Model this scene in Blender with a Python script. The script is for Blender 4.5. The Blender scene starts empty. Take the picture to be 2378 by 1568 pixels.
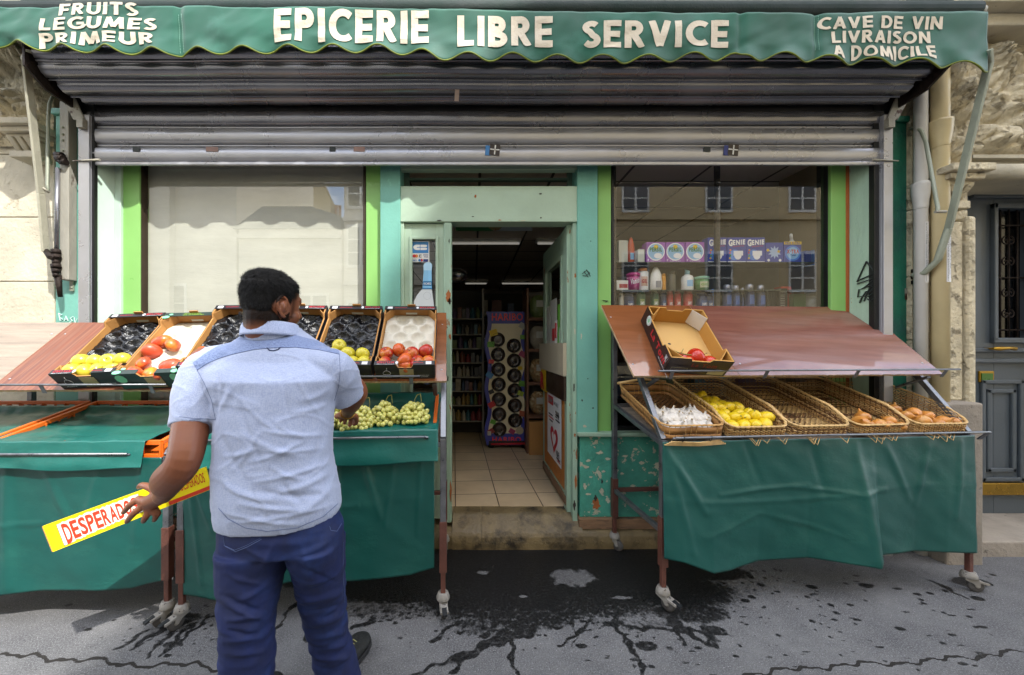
import bpy, bmesh, math, random
import numpy as np
from mathutils import Vector, Matrix, Quaternion, noise
random.seed(7)
R = math.radians
sc = bpy.context.scene
COL = sc.collection
# ------------------------------------------------------------------ camera, sky, sun, exposure
CAMZ = 1.39
cd = bpy.data.cameras.new('camera'); cam = bpy.data.objects.new('camera', cd); COL.objects.link(cam)
cd.sensor_width = 36.0; cd.lens = 36.0*870/2378; cd.shift_x = 89/2378; cd.shift_y = 16/2378
cd.clip_start = 0.05; cd.clip_end = 400
cam.location = (0, 0, CAMZ); cam.rotation_euler = (R(90), 0, 0)
sc.camera = cam
SUN_TO = Vector((.58, -.68, 1.0)).normalized()
w = bpy.data.worlds.new("World"); sc.world = w; w.use_nodes = True
nt = w.node_tree; bg = nt.nodes['Background']
sky = nt.nodes.new('ShaderNodeTexSky'); sky.sky_type = 'NISHITA'; sky.sun_disc = False
sky.sun_elevation = math.asin(SUN_TO.z); sky.sun_rotation = math.atan2(SUN_TO.x, SUN_TO.y)
sky.air_density = 1.0; sky.dust_density = 1.0; sky.ozone_density = 1.0
tc = nt.nodes.new('ShaderNodeTexCoord'); nz = nt.nodes.new('ShaderNodeTexNoise')
nz.inputs['Scale'].default_value = 2.6; nz.inputs['Detail'].default_value = 8; nz.inputs['Roughness'].default_value = .55
mp = nt.nodes.new('ShaderNodeMapping'); mp.inputs['Scale'].default_value = (1, 1, 2.2)
cr = nt.nodes.new('ShaderNodeValToRGB'); cr.color_ramp.elements[0].position = .44; cr.color_ramp.elements[1].position = .58
mx = nt.nodes.new('ShaderNodeMix'); mx.data_type = 'RGBA'
mx.inputs[7].default_value = (10.5, 10.6, 11.0, 1)
nt.links.new(tc.outputs['Generated'], mp.inputs[0]); nt.links.new(mp.outputs[0], nz.inputs['Vector'])
nt.links.new(nz.outputs['Fac'], cr.inputs[0]); nt.links.new(cr.outputs[0], mx.inputs[0])
nt.links.new(sky.outputs[0], mx.inputs[6]); nt.links.new(mx.outputs[2], bg.inputs['Color'])
bg.inputs['Strength'].default_value = 0.15
sl = bpy.data.lights.new('sun', 'SUN'); sl.energy = 2.15; sl.angle = R(0.5); sl.color = (1.0, .97, .92)
so = bpy.data.objects.new('sun', sl); COL.objects.link(so)
so.rotation_euler = (-SUN_TO).to_track_quat('-Z', 'Y').to_euler(); so.location = (6, -8, 12)
sc.view_settings.view_transform = 'Standard'; sc.view_settings.look = 'None'
sc.view_settings.gamma = 1; sc.view_settings.exposure = 1.8
sc.cycles.max_bounces = 7; sc.cycles.diffuse_bounces = 4; sc.cycles.glossy_bounces = 4
sc.cycles.transparent_max_bounces = 12; sc.cycles.transmission_bounces = 4
sc.cycles.use_denoising = True; sc.cycles.caustics_reflective = False; sc.cycles.caustics_refractive = False
sc.cycles.sample_clamp_indirect = 6

# ------------------------------------------------------------------ helpers
def X(px, d): return (px-1100)/870*d
def Z(py, d): return CAMZ+(800-py)/870*d
def P(px, py, d): return Vector((X(px, d), d, Z(py, d)))

def srgb(h):
    if isinstance(h, str):
        h = h.lstrip('#'); c = [int(h[i:i+2], 16)/255 for i in (0, 2, 4)]
        return tuple(x/12.92 if x <= .04045 else ((x+.055)/1.055)**2.4 for x in c)
    return tuple(h)

MATS = {}
def mat(name, color, rough=.55, metal=0, var=.18, scale=4, bump=.15, bscale=80, color2=None, thr=.55, soft=.06,
        cscale=9, stretch=(1, 1, 1), spec=.5, coat=0, rvar=.1, bdist=.01, color3=None, thr3=.62, c3scale=25, rnd=False, sheen=0, trans=0, hue=None, sss=0):
    """procedural Principled material: base noise, optional patches (color2), specks (color3), bump"""
    if name in MATS: return MATS[name]
    m = bpy.data.materials.new(name); m.use_nodes = True
    n = m.node_tree.nodes; L = m.node_tree.links; b = n['Principled BSDF']
    t = n.new('ShaderNodeTexCoord'); mp = n.new('ShaderNodeMapping'); mp.inputs['Scale'].default_value = stretch
    L.new(t.outputs['Object'], mp.inputs[0])
    vec = mp.outputs[0]
    if rnd:
        oi = n.new('ShaderNodeObjectInfo'); va = n.new('ShaderNodeVectorMath'); va.operation = 'ADD'
        sc_ = n.new('ShaderNodeVectorMath'); sc_.operation = 'SCALE'; sc_.inputs[0].default_value = (13, 27, 41)
        L.new(oi.outputs['Random'], sc_.inputs['Scale']); L.new(sc_.outputs[0], va.inputs[1]); L.new(vec, va.inputs[0]); vec = va.outputs[0]
    def nse(s, d=4, r=.6):
        x = n.new('ShaderNodeTexNoise'); x.inputs['Scale'].default_value = s; x.inputs['Detail'].default_value = d
        x.inputs['Roughness'].default_value = r; L.new(vec, x.inputs['Vector']); return x.outputs['Fac']
    c = srgb(color)
    r1 = n.new('ShaderNodeMapRange'); r1.inputs[1].default_value = .3; r1.inputs[2].default_value = .7
    r1.inputs[3].default_value = 1-var; r1.inputs[4].default_value = 1+var
    base = nse(scale, 6); L.new(base, r1.inputs[0])
    vm = n.new('ShaderNodeVectorMath'); vm.operation = 'SCALE'; vm.inputs[0].default_value = c
    L.new(r1.outputs[0], vm.inputs['Scale']); out = vm.outputs[0]
    def patch(out, col, th, sf, s):
        f = nse(s, 8, .65); q = n.new('ShaderNodeMapRange'); q.inputs[1].default_value = th; q.inputs[2].default_value = th+sf
        L.new(f, q.inputs[0]); x = n.new('ShaderNodeMix'); x.data_type = 'RGBA'
        L.new(q.outputs[0], x.inputs[0]); L.new(out, x.inputs[6]); x.inputs[7].default_value = (*srgb(col), 1)
        return x.outputs[2], q.outputs[0]
    chip = None
    if color2 is not None: out, chip = patch(out, color2, thr, soft, cscale)
    if color3 is not None: out, _ = patch(out, color3, thr3, .05, c3scale)
    L.new(out, b.inputs['Base Color'])
    rr = n.new('ShaderNodeMapRange'); rr.inputs[1].default_value = .3; rr.inputs[2].default_value = .7
    rr.inputs[3].default_value = max(.02, rough-rvar); rr.inputs[4].default_value = min(1, rough+rvar)
    L.new(base, rr.inputs[0]); L.new(rr.outputs[0], b.inputs['Roughness'])
    b.inputs['Metallic'].default_value = metal; b.inputs['Specular IOR Level'].default_value = spec
    b.inputs['Coat Weight'].default_value = coat; b.inputs['Sheen Weight'].default_value = sheen
    if sss: b.inputs['Subsurface Weight'].default_value = sss; b.inputs['Subsurface Radius'].default_value = (.01, .006, .004); b.inputs['Subsurface Scale'].default_value = 1
    if trans: b.inputs['Transmission Weight'].default_value = trans
    if bump:
        bp = n.new('ShaderNodeBump'); bp.inputs['Strength'].default_value = bump; bp.inputs['Distance'].default_value = bdist
        h = nse(bscale, 5)
        if chip is not None:
            ma = n.new('ShaderNodeMath'); ma.operation = 'SUBTRACT'; L.new(h, ma.inputs[0]); L.new(chip, ma.inputs[1]); h = ma.outputs[0]
        L.new(h, bp.inputs['Height']); L.new(bp.outputs[0], b.inputs['Normal'])
    MATS[name] = m; return m

def flat(name, color, rough=.5, **k):
    k.setdefault('var', .05); k.setdefault('bump', 0)
    return mat(name, color, rough, **k)

WORLD = {}
def thing(name, label, cat, loc=(0, 0, 0), group=None, kind=None):
    o = bpy.data.objects.new(name, None); COL.objects.link(o); o.location = loc; o.empty_display_size = .1
    o['label'] = label; o['category'] = cat
    if group: o['group'] = group
    if kind: o['kind'] = kind
    WORLD[o.name] = Vector(loc); return o
def tag(o, label, cat, group=None):
    o['label'] = label; o['category'] = cat
    if group: o['group'] = group
    return o

class MB:
    def __init__(s): s.v = []; s.f = []; s.m = []; s.mi = 0; s.sm = []; s.smooth = False
    def add(s, vs, fs, smooth=None):
        b = len(s.v); s.v += [tuple(p) for p in vs]; sm = s.smooth if smooth is None else smooth
        for f in fs: s.f.append([b+i for i in f]); s.m.append(s.mi); s.sm.append(sm)
        return s
    def box(s, a, b):
        x0, y0, z0 = [min(a[i], b[i]) for i in range(3)]; x1, y1, z1 = [max(a[i], b[i]) for i in range(3)]
        v = [(x0, y0, z0), (x1, y0, z0), (x1, y1, z0), (x0, y1, z0), (x0, y0, z1), (x1, y0, z1), (x1, y1, z1), (x0, y1, z1)]
        return s.add(v, [(0, 3, 2, 1), (4, 5, 6, 7), (0, 1, 5, 4), (1, 2, 6, 5), (2, 3, 7, 6), (3, 0, 4, 7)], False)
    def hexa(s, v):  # 8 corner points in box order
        return s.add(v, [(0, 3, 2, 1), (4, 5, 6, 7), (0, 1, 5, 4), (1, 2, 6, 5), (2, 3, 7, 6), (3, 0, 4, 7)], False)
    def obox(s, o, ax, ay, az):  # origin corner + three edge vectors
        o, ax, ay, az = map(Vector, (o, ax, ay, az))
        return s.hexa([o, o+ax, o+ax+ay, o+ay, o+az, o+ax+az, o+ax+ay+az, o+ay+az])
    def beam(s, p, q, w, h=None, up=(0, 0, 1)):
        p, q = Vector(p), Vector(q); h = h or w; d = (q-p).normalized(); up = Vector(up)
        if abs(d.dot(up)) > .98: up = Vector((0, 1, 0))
        a = d.cross(up).normalized(); c = a.cross(d).normalized()
        return s.obox(p-a*w/2-c*h/2, a*w, q-p, c*h)
    def tube(s, pts, r, n=8, cap=True, smooth=True):
        pts = [Vector(p) for p in pts]; k = len(pts); rs = r if isinstance(r, (list, tuple)) else [r]*k
        vs = []; prev = None
        for i, p in enumerate(pts):
            d = (pts[min(i+1, k-1)]-pts[max(i-1, 0)])
            d = d.normalized() if d.length > 1e-9 else Vector((0, 0, 1))
            if prev is None:
                a = d.orthogonal().normalized()
            else:
                a = prev-d*prev.dot(d); a = a.normalized() if a.length > 1e-6 else d.orthogonal().normalized()
            prev = a; b = d.cross(a)
            for j in range(n):
                t = 2*math.pi*j/n; vs.append(p+(a*math.cos(t)+b*math.sin(t))*rs[i])
        fs = [(i*n+j, i*n+(j+1) % n, (i+1)*n+(j+1) % n, (i+1)*n+j) for i in range(k-1) for j in range(n)]
        s.add(vs, fs, smooth)
        if cap: 
            b = len(s.v)-len(vs); s.f.append([b+j for j in range(n)][::-1]); s.m.append(s.mi); s.sm.append(False)
            s.f.append([b+(k-1)*n+j for j in range(n)]); s.m.append(s.mi); s.sm.append(False)
        return s
    def lathe(s, prof, c=(0, 0, 0), n=20, smooth=True, axis=None):
        c = Vector(c); q = Vector((0, 0, 1)).rotation_difference(Vector(axis)) if axis is not None else Quaternion()
        vs = [c+q@Vector((r*math.cos(2*math.pi*j/n), r*math.sin(2*math.pi*j/n), z)) for r, z in prof for j in range(n)]
        fs = [(i*n+j, i*n+(j+1) % n, (i+1)*n+(j+1) % n, (i+1)*n+j) for i in range(len(prof)-1) for j in range(n)]
        s.add(vs, fs, smooth)
        b = len(s.v)-len(vs)
        if prof[0][0] > 1e-5: s.f.append([b+j for j in range(n)][::-1]); s.m.append(s.mi); s.sm.append(False)
        if prof[-1][0] > 1e-5: s.f.append([b+(len(prof)-1)*n+j for j in range(n)]); s.m.append(s.mi); s.sm.append(False)
        return s
    def prism(s, poly, o, ax, ay, az):  # poly in (ax,ay) plane extruded by az
        o, ax, ay, az = map(Vector, (o, ax, ay, az)); k = len(poly)
        v = [o+ax*a+ay*b for a, b in poly]+[o+ax*a+ay*b+az for a, b in poly]
        return s.add(v, [list(range(k))[::-1], list(range(k, 2*k))]+[(i, (i+1) % k, k+(i+1) % k, k+i) for i in range(k)], False)
    def grid(s, fn, nu, nv, smooth=True, thick=None):
        vs = [Vector(fn(i/nu, j/nv)) for j in range(nv+1) for i in range(nu+1)]; W = nu+1
        fs = [(j*W+i, j*W+i+1, (j+1)*W+i+1, (j+1)*W+i) for j in range(nv) for i in range(nu)]
        return s.add(vs, fs, smooth)
    def ball(s, c, r, n=12, m=8, sq=(1, 1, 1)):
        c = Vector(c); vs = [c+Vector((0, 0, -r*sq[2]))]
        for i in range(1, m):
            a = -math.pi/2+math.pi*i/m
            for j in range(n): vs.append(c+Vector((r*sq[0]*math.cos(a)*math.cos(2*math.pi*j/n), r*sq[1]*math.cos(a)*math.sin(2*math.pi*j/n), r*sq[2]*math.sin(a))))
        vs.append(c+Vector((0, 0, r*sq[2]))); fs = [(0, 1+(j+1) % n, 1+j) for j in range(n)]
        for i in range(m-2):
            for j in range(n): fs.append((1+i*n+j, 1+i*n+(j+1) % n, 1+(i+1)*n+(j+1) % n, 1+(i+1)*n+j))
        t = len(vs)-1; fs += [(1+(m-2)*n+j, 1+(m-2)*n+(j+1) % n, t) for j in range(n)]
        return s.add(vs, fs, True)
    def build(s, name, m, parent=None, local=False, bevel=0, solid=0, origin=None, sub=0):
        me = bpy.data.meshes.new(name); off = Vector((0, 0, 0))
        o = bpy.data.objects.new(name, me); COL.objects.link(o)
        if parent is not None:
            if not local: off = WORLD.get(parent.name, Vector())
            WORLD[o.name] = off.copy(); o.parent = parent
        elif not local:
            if origin is None:
                a = np.array(s.v); mn = a.min(0); mxx = a.max(0); origin = ((mn[0]+mxx[0])/2, (mn[1]+mxx[1])/2, mn[2])
            off = Vector(origin); o.location = off; WORLD[o.name] = off.copy()
        me.from_pydata([(v[0]-off.x, v[1]-off.y, v[2]-off.z) for v in s.v], [], s.f)
        for mm in (m if isinstance(m, (list, tuple)) else [m]): me.materials.append(mm)
        me.polygons.foreach_set('material_index', s.m); me.polygons.foreach_set('use_smooth', s.sm); me.update()
        if solid: x = o.modifiers.new('solidify', 'SOLIDIFY'); x.thickness = solid; x.offset = 0
        if bevel:
            x = o.modifiers.new('bevel', 'BEVEL'); x.width = bevel; x.segments = 2; x.limit_method = 'ANGLE'; x.angle_limit = R(40)
        if sub: x = o.modifiers.new('subsurf', 'SUBSURF'); x.levels = sub; x.render_levels = sub
        return o

def copy_tree(o, parent=None):
    c = o.copy(); COL.objects.link(c); c.parent = parent
    for ch in list(o.children): copy_tree(ch, c)
    return c

_txt = {}
def text_mesh(s, bold=0.0, subdiv=None):
    """letters from the built-in font, filled; returns verts normalised to 0..1 box in x and y, and faces"""
    key = (s, bold, subdiv)
    if key in _txt: return _txt[key]
    cu = bpy.data.curves.new('letters', 'FONT'); cu.body = s; cu.offset = bold; cu.resolution_u = 3; cu.space_line = .85; cu.space_character = 1.0+bold*5
    cu.align_x = 'CENTER'
    ob = bpy.data.objects.new('letters', cu); me = bpy.data.meshes.new_from_object(ob)
    bm = bmesh.new(); bm.from_mesh(me)
    if subdiv:
        for _ in range(4):
            e = [e for e in bm.edges if e.calc_length() > subdiv]
            if not e: break
            bmesh.ops.subdivide_edges(bm, edges=e, cuts=1)
            bmesh.ops.triangulate(bm, faces=[f for f in bm.faces if len(f.verts) > 4])
    vs = [v.co.copy() for v in bm.verts]; fs = [[v.index for v in f.verts] for f in bm.faces]; bm.free()
    bpy.data.objects.remove(ob); bpy.data.meshes.remove(me); bpy.data.curves.remove(cu)
    x0 = min(v.x for v in vs); x1 = max(v.x for v in vs); y0 = min(v.y for v in vs); y1 = max(v.y for v in vs)
    vs = [((v.x-x0)/(x1-x0), (v.y-y0)/(y1-y0)) for v in vs]
    _txt[key] = (vs, fs); return _txt[key]
def put_text(mb, s, fn, bold=0.02, subdiv=None):
    """fn maps (u,v) in the letters' box to 3D"""
    vs, fs = text_mesh(s, bold, subdiv); mb.add([fn(u, v) for u, v in vs], fs, False); return mb
def flat_text(mb, s, o, ax, ay, bold=.02):
    o, ax, ay = Vector(o), Vector(ax), Vector(ay)
    return put_text(mb, s, lambda u, v: o+ax*u+ay*v, bold)

def glass_mat(name='window_glass', tint=(1, 1, 1), f0=1.5, boost=0.0):
    m = bpy.data.materials.new(name); m.use_nodes = True; n = m.node_tree.nodes; L = m.node_tree.links
    n.remove(n['Principled BSDF']); o = n['Material Output']
    tr = n.new('ShaderNodeBsdfTransparent'); tr.inputs[0].default_value = (*tint, 1)
    g = n.new('ShaderNodeBsdfGlossy'); g.inputs['Roughness'].default_value = .004
    fr = n.new('ShaderNodeFresnel'); 
    ge = n.new('ShaderNodeNewGeometry'); io = n.new('ShaderNodeMapRange'); io.inputs[3].default_value = f0; io.inputs[4].default_value = 1/f0
    L.new(ge.outputs['Backfacing'], io.inputs[0]); L.new(io.outputs[0], fr.inputs[0])
    ma = n.new('ShaderNodeMath'); ma.operation = 'MULTIPLY_ADD'; ma.inputs[1].default_value = 2.2; ma.inputs[2].default_value = boost; ma.use_clamp = True
    mx = n.new('ShaderNodeMixShader'); L.new(fr.outputs[0], ma.inputs[0]); L.new(ma.outputs[0], mx.inputs[0])
    L.new(tr.outputs[0], mx.inputs[1]); L.new(g.outputs[0], mx.inputs[2]); L.new(mx.outputs[0], o.inputs[0])
    return m
GLASS = glass_mat()
GLASST = glass_mat('tinted_window_glass', (.92, .925, .90), boost=.05)
def nz3(x, y=0, z=0): return noise.noise(Vector((x, y, z)))

# heavy sign-painter capitals made of ribbons; every glyph fits 0..1 in height
def _arc(cx, cy, rx_, ry_, a0, a1, n=10): return [(cx+rx_*math.cos(R(a0+(a1-a0)*i/n)), cy+ry_*math.sin(R(a0+(a1-a0)*i/n))) for i in range(n+1)]
def glyph(c, t=.23):
    h = t/2; q = .9*h
    if c == 'I': return t, [[(h, 0), (h, 1)]]
    if c == 'L': return .58, [[(h, 0), (h, 1)], [(h, q), (.58, q)]]
    if c == 'E': return .62, [[(h, 0), (h, 1)], [(h, q), (.62, q)], [(h, .5), (.58, .5)], [(h, 1-q), (.62, 1-q)]]
    if c == 'F': return .60, [[(h, 0), (h, 1)], [(h, .48), (.54, .48)], [(h, 1-q), (.60, 1-q)]]
    if c == 'T': return .66, [[(.33, 0), (.33, 1)], [(0, 1-q), (.66, 1-q)]]
    if c == 'P': return .66, [[(h, 0), (h, 1)], [(h, 1-q), (.34, 1-q)]+_arc(.34, .70, .66-.34-h, .30-q, 90, -90)+[(h, .40+q)]]
    if c == 'R': return .70, [[(h, 0), (h, 1)], [(h, 1-q), (.34, 1-q)]+_arc(.34, .71, .64-.34-h, .29-q, 90, -90)+[(h, .42+q)], [(.32, .48), (.60, 0)]]
    if c == 'B': return .68, [[(h, 0), (h, 1)], [(h, 1-q), (.34, 1-q)]+_arc(.34, .74, .62-.34-h, .26-q, 90, -90)+[(h, .48+q)], [(h, .46), (.36, .46)]+_arc(.36, .27, .68-.36-h, .27-q, 90, -90)+[(h, q)]]
    if c == 'D': return .76, [[(h, 0), (h, 1)], [(h, 1-q), (.30, 1-q)]+_arc(.30, .5, .76-.30-h, .5-q, 90, -90, 14)+[(h, q)]]
    if c == 'C': return .78, [_arc(.50, .5, .50-h, .5-q, 50, 310, 20)]
    if c == 'G': return .84, [_arc(.50, .5, .50-h, .5-q, 50, 345, 20), [(.46, .46), (.84, .46)]]
    if c == 'O': return .94, [_arc(.47, .5, .47-h, .5-q, 90, 450, 24)]
    if c == 'U': return .74, [[(h, 1), (h, .36)]+_arc(.37, .36, .37-h, .36-q, 180, 360, 12)+[(.74-h, 1)]]
    if c == 'S': return .62, [_arc(.32, .735, .30-h*.8, .265-q, 35, 250, 12)+_arc(.30, .275, .32-h*.8, .275-q, 70, -145, 12)]
    if c == 'V': return .80, [[(h, 1), (.40, .04)], [(.80-h, 1), (.40, .04)]]
    if c == 'A': return .84, [[(h, 0), (.42, .97)], [(.84-h, 0), (.42, .97)], [(.22, .30), (.62, .30)]]
    if c == 'M': return .98, [[(h*.9, 0), (.20, .97)], [(.20, .97), (.49, .12)], [(.78, .97), (.49, .12)], [(.98-h*.9, 0), (.78, .97)]]
    if c == 'N': return .78, [[(h, 0), (h, 1)], [(h, .97), (.78-h, .03)], [(.78-h, 0), (.78-h, 1)]]
    return .34, []
def sign_text(mb, s, fn, t=.23, gap=.13, step=.0004):
    """fn(u, v, lift) -> 3D point; u, v in 0..1 over the whole word"""
    x = 0; items = []
    for ch in s:
        w_, st = glyph(ch, t); items.append((x, st)); x += w_+gap
    tot = x-gap
    for x0, st in items:
        for k, pl_ in enumerate(st):
            pts = []   # resample
            for a, b in zip(pl_, pl_[1:]):
                n_ = max(1, int(math.hypot(b[0]-a[0], b[1]-a[1])/.12))
                pts += [(a[0]+(b[0]-a[0])*i/n_, a[1]+(b[1]-a[1])*i/n_) for i in range(n_)]
            pts.append(pl_[-1]); vs = []; m_ = len(pts)
            for i, p in enumerate(pts):
                a, b = pts[max(0, i-1)], pts[min(m_-1, i+1)]; dx, dy = b[0]-a[0], b[1]-a[1]; l_ = math.hypot(dx, dy) or 1
                for s_ in (-1, -.33, .33, 1):
                    X_ = x0+p[0]-dy/l_*t/2*s_; Y_ = min(1, max(0, p[1]+dx/l_*t/2*.9*s_)); vs.append(fn(X_/tot, Y_, step*k))
            mb.add(vs, [(4*i+j, 4*i+j+1, 4*i+j+5, 4*i+j+4) for i in range(m_-1) for j in range(3)], False)
    return mb
# ------------------------------------------------------------------ materials of the street front
STONE = mat('limestone', 'c3bba6', .85, var=.22, scale=3, bump=.5, bscale=35, color2='8d7d60', thr=.62, soft=.15, cscale=7, color3='5a4f3c', thr3=.66, c3scale=45, bdist=.012)
STONE_PALE = mat('pale_limestone', 'cfc3a6', .85, var=.3, scale=6, bump=1.0, bscale=32, color2='a89a7e', thr=.56, soft=.12, cscale=12, color3='55493a', thr3=.66, c3scale=60, bdist=.02)
STONE_GREY = mat('weathered_stone', '8f867a', .85, var=.25, scale=5, bump=.7, bscale=40, color2='5d564d', thr=.6, soft=.1, cscale=10, bdist=.008)
TURQ = mat('turquoise_paint', '6ba697', .5, var=.14, scale=3, bump=.12, bscale=60, color2='8fd0c4', thr=.66, soft=.1, cscale=6, color3='2d4a45', thr3=.71, c3scale=30)
PEEL = mat('peeling_turquoise_paint', '45947f', .55, var=.3, scale=5, bump=.7, bscale=60, color2='b9b79f', thr=.59, soft=.015, cscale=17, color3='4c2d1c', thr3=.72, c3scale=7)
MINT = mat('mint_paint', 'a3b9a3', .45, var=.08, scale=4, bump=.1, bscale=50, color3='7a5a3c', thr3=.70, c3scale=16)
MINTPALE = mat('pale_mint_paint', 'b6ccbd', .45, var=.07, scale=3, bump=.1, bscale=40, color3='5f7f70', thr3=.75, c3scale=22)
MINTOLD = mat('cracked_mint_paint', '93ad97', .5, var=.14, scale=5, bump=.3, bscale=50, color2='8a5530', thr=.635, soft=.02, cscale=5, stretch=(4, 4, .8), color3='3b4c40', thr3=.7, c3scale=18)
LIME = mat('lime_green_paint', '84b866', .35, var=.05, scale=3, bump=.04, bscale=30)
DKGREEN = mat('dark_green_paint', '14604c', .42, var=.3, scale=4, bump=.45, bscale=45, color2='2c4a52', thr=.5, soft=.2, cscale=2.4, color3='9cc4b4', thr3=.77, c3scale=28)
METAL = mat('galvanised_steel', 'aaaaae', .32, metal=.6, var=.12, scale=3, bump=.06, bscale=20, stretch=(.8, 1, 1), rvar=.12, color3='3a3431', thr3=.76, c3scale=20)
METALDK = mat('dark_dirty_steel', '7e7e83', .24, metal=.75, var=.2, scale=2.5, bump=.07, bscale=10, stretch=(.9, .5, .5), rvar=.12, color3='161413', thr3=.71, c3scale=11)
RUSTY = mat('rusty_grey_metal', '9a9688', .6, metal=.3, var=.2, scale=8, bump=.5, bscale=60, color2='4b3222', thr=.58, soft=.05, cscale=10)
IRON = mat('old_dark_iron', '2a211c', .6, metal=.6, var=.4, scale=20, bump=.8, bscale=60)
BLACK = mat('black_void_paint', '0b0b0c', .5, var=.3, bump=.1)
STEEL = mat('stand_steel', '77797d', .4, metal=.8, var=.25, scale=18, bump=.2, bscale=70, rvar=.15, color3='4f3526', thr3=.68, c3scale=40)
BROWNLEG = mat('brown_red_metal_paint', '58352b', .5, var=.25, scale=12, bump=.25, bscale=70, color3='9b8f86', thr3=.72, c3scale=50)
WOODOLD = mat('bare_old_wood', '85664b', .75, var=.25, scale=6, bump=.5, bscale=40, stretch=(1, 1, 8), color2='5b4a3a', thr=.55, soft=.1)
FABRIC = None
# ------------------------------------------------------------------ pavement
def pavement():
    m = bpy.data.materials.new('asphalt_pavement'); m.use_nodes = True; n = m.node_tree.nodes; L = m.node_tree.links; b = n['Principled BSDF']
    t = n.new('ShaderNodeTexCoord')
    def nse(s, d=4, r=.6):
        x = n.new('ShaderNodeTexNoise'); x.inputs['Scale'].default_value = s; x.inputs['Detail'].default_value = d; x.inputs['Roughness'].default_value = r
        L.new(t.outputs['Object'], x.inputs['Vector']); return x.outputs['Fac']
    def mr(f, a, c, lo=0, hi=1):
        q = n.new('ShaderNodeMapRange'); q.inputs[1].default_value = a; q.inputs[2].default_value = c; q.inputs[3].default_value = lo; q.inputs[4].default_value = hi
        L.new(f, q.inputs[0]); return q.outputs[0]
    def mix(f, a, c):
        x = n.new('ShaderNodeMix'); x.data_type = 'RGBA'; L.new(f, x.inputs[0])
        for i, v in ((6, a), (7, c)):
            if isinstance(v, tuple): x.inputs[i].default_value = (*v, 1)
            else: L.new(v, x.inputs[i])
        return x.outputs[2]
    def math_(op, a, c):
        x = n.new('ShaderNodeMath'); x.operation = op
        for i, v in enumerate((a, c)):
            if isinstance(v, (int, float)): x.inputs[i].default_value = v
            else: L.new(v, x.inputs[i])
        return x.outputs[0]
    base = mix(mr(nse(3.2, 8, .7), .35, .65), (.072, .071, .073), (.138, .136, .135))
    base = mix(mr(nse(150, 3), .45, .66), base, (.16, .16, .165))
    base = mix(mr(nse(230, 2), .64, .7), base, (.42, .42, .42))
    base = mix(mr(nse(120, 2), .64, .72), base, (.03, .03, .03))
    at = n.new('ShaderNodeAttribute'); at.attribute_name = 'wet'
    aw = math_('ADD', at.outputs['Fac'], math_('MULTIPLY', math_('SUBTRACT', nse(34, 8, .75), .5), 1.25))
    wet = mr(aw, .42, .66)
    inner = mr(nse(70, 5), .45, .78, .04, .26)
    base2 = n.new('ShaderNodeVectorMath'); base2.operation = 'SCALE'; L.new(base, base2.inputs[0]); L.new(inner, base2.inputs['Scale'])
    col = mix(wet, base, base2.outputs[0])
    ac = n.new('ShaderNodeAttribute'); ac.attribute_name = 'crack'
    crk = mr(math_('ADD', ac.outputs['Fac'], math_('MULTIPLY', math_('SUBTRACT', nse(60, 4), .5), .5)), .5, .6)
    col = mix(crk, col, (.018, .016, .014))
    L.new(col, b.inputs['Base Color'])
    ro = mix(wet, (.82, .82, .82), (.42, .42, .42)); L.new(ro, b.inputs['Roughness']); b.inputs['Specular IOR Level'].default_value = .3
    bp = n.new('ShaderNodeBump'); bp.inputs['Strength'].default_value = .8; bp.inputs['Distance'].default_value = .005
    h = math_('SUBTRACT', math_('MULTIPLY', nse(170, 4), 1.0), math_('MULTIPLY', crk, 2.0)); L.new(h, bp.inputs['Height']); L.new(bp.outputs[0], b.inputs['Normal'])
    # fine sheet near the shop with the splashes of water, built as measured stains
    nx, ny = 900, 300; x0, x1, y0, y1 = -3.4, 4.2, .62, 2.72
    xs = np.linspace(x0, x1, nx); ys = np.linspace(y0, y1, ny); gx, gy = np.meshgrid(xs, ys)
    wet_ = np.zeros_like(gx)
    gxw = gx+.010*np.sin(gy*19+gx*5)+.009*np.sin(gy*47+gx*29+1)+.005*np.sin(gy*97-gx*61); gyw = gy+.007*np.sin(gx*17-gy*7)+.008*np.sin(gx*43+gy*23)+.004*np.sin(gx*91+2)
    def blob(px, py, rx, ry, a=1.0, ang=0):
        d = CAMZ*870/(py-800); cx = X(px, d); sx = rx/870*d; sy = ry*d/(py-800)*1.0
        dx = gx-cx; dy = gy-d; c, s_ = math.cos(ang), math.sin(ang)
        q = ((dx*c+dy*s_)/sx)**2+((-dx*s_+dy*c)/sy)**2
        np.maximum(wet_, a*np.clip(1.25-.62*q, 0, 1), out=wet_)
    def seg(p, q, wpx, a=1.0):
        (ax, ay), (bx, by) = p, q; da = CAMZ*870/(ay-800); db = CAMZ*870/(by-800)
        A = np.array([X(ax, da), da]); B = np.array([X(bx, db), db]); D = B-A; L2 = (D**2).sum()
        t_ = np.clip(((gxw-A[0])*D[0]+(gyw-A[1])*D[1])/L2, 0, 1); r = np.hypot(gxw-A[0]-t_*D[0], gyw-A[1]-t_*D[1])
        w_ = wpx/870*(da+(db-da)*t_)
        np.maximum(wet_, a*.86*np.clip(1.2-.62*(r/w_)**2, 0, 1), out=wet_)
    # big wet area before the door and under the stands
    blob(1190, 1300, 220, 75); blob(1350, 1305, 260, 60); blob(1150, 1370, 190, 65, .95); blob(1100, 1340, 180, 60, .9); blob(1420, 1370, 190, 40, .8); blob(1230, 1420, 120, 40, .8); blob(940, 1362, 230, 36, .95); blob(850, 1350, 200, 22, .95); blob(1480, 1320, 120, 60, .8)
    blob(1330, 1390, 260, 48, .72); blob(1560, 1370, 150, 44, .8); blob(1600, 1420, 90, 26, .82); blob(1480, 1440, 150, 30, .5); blob(1130, 1430, 120, 50, .62)
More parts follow.
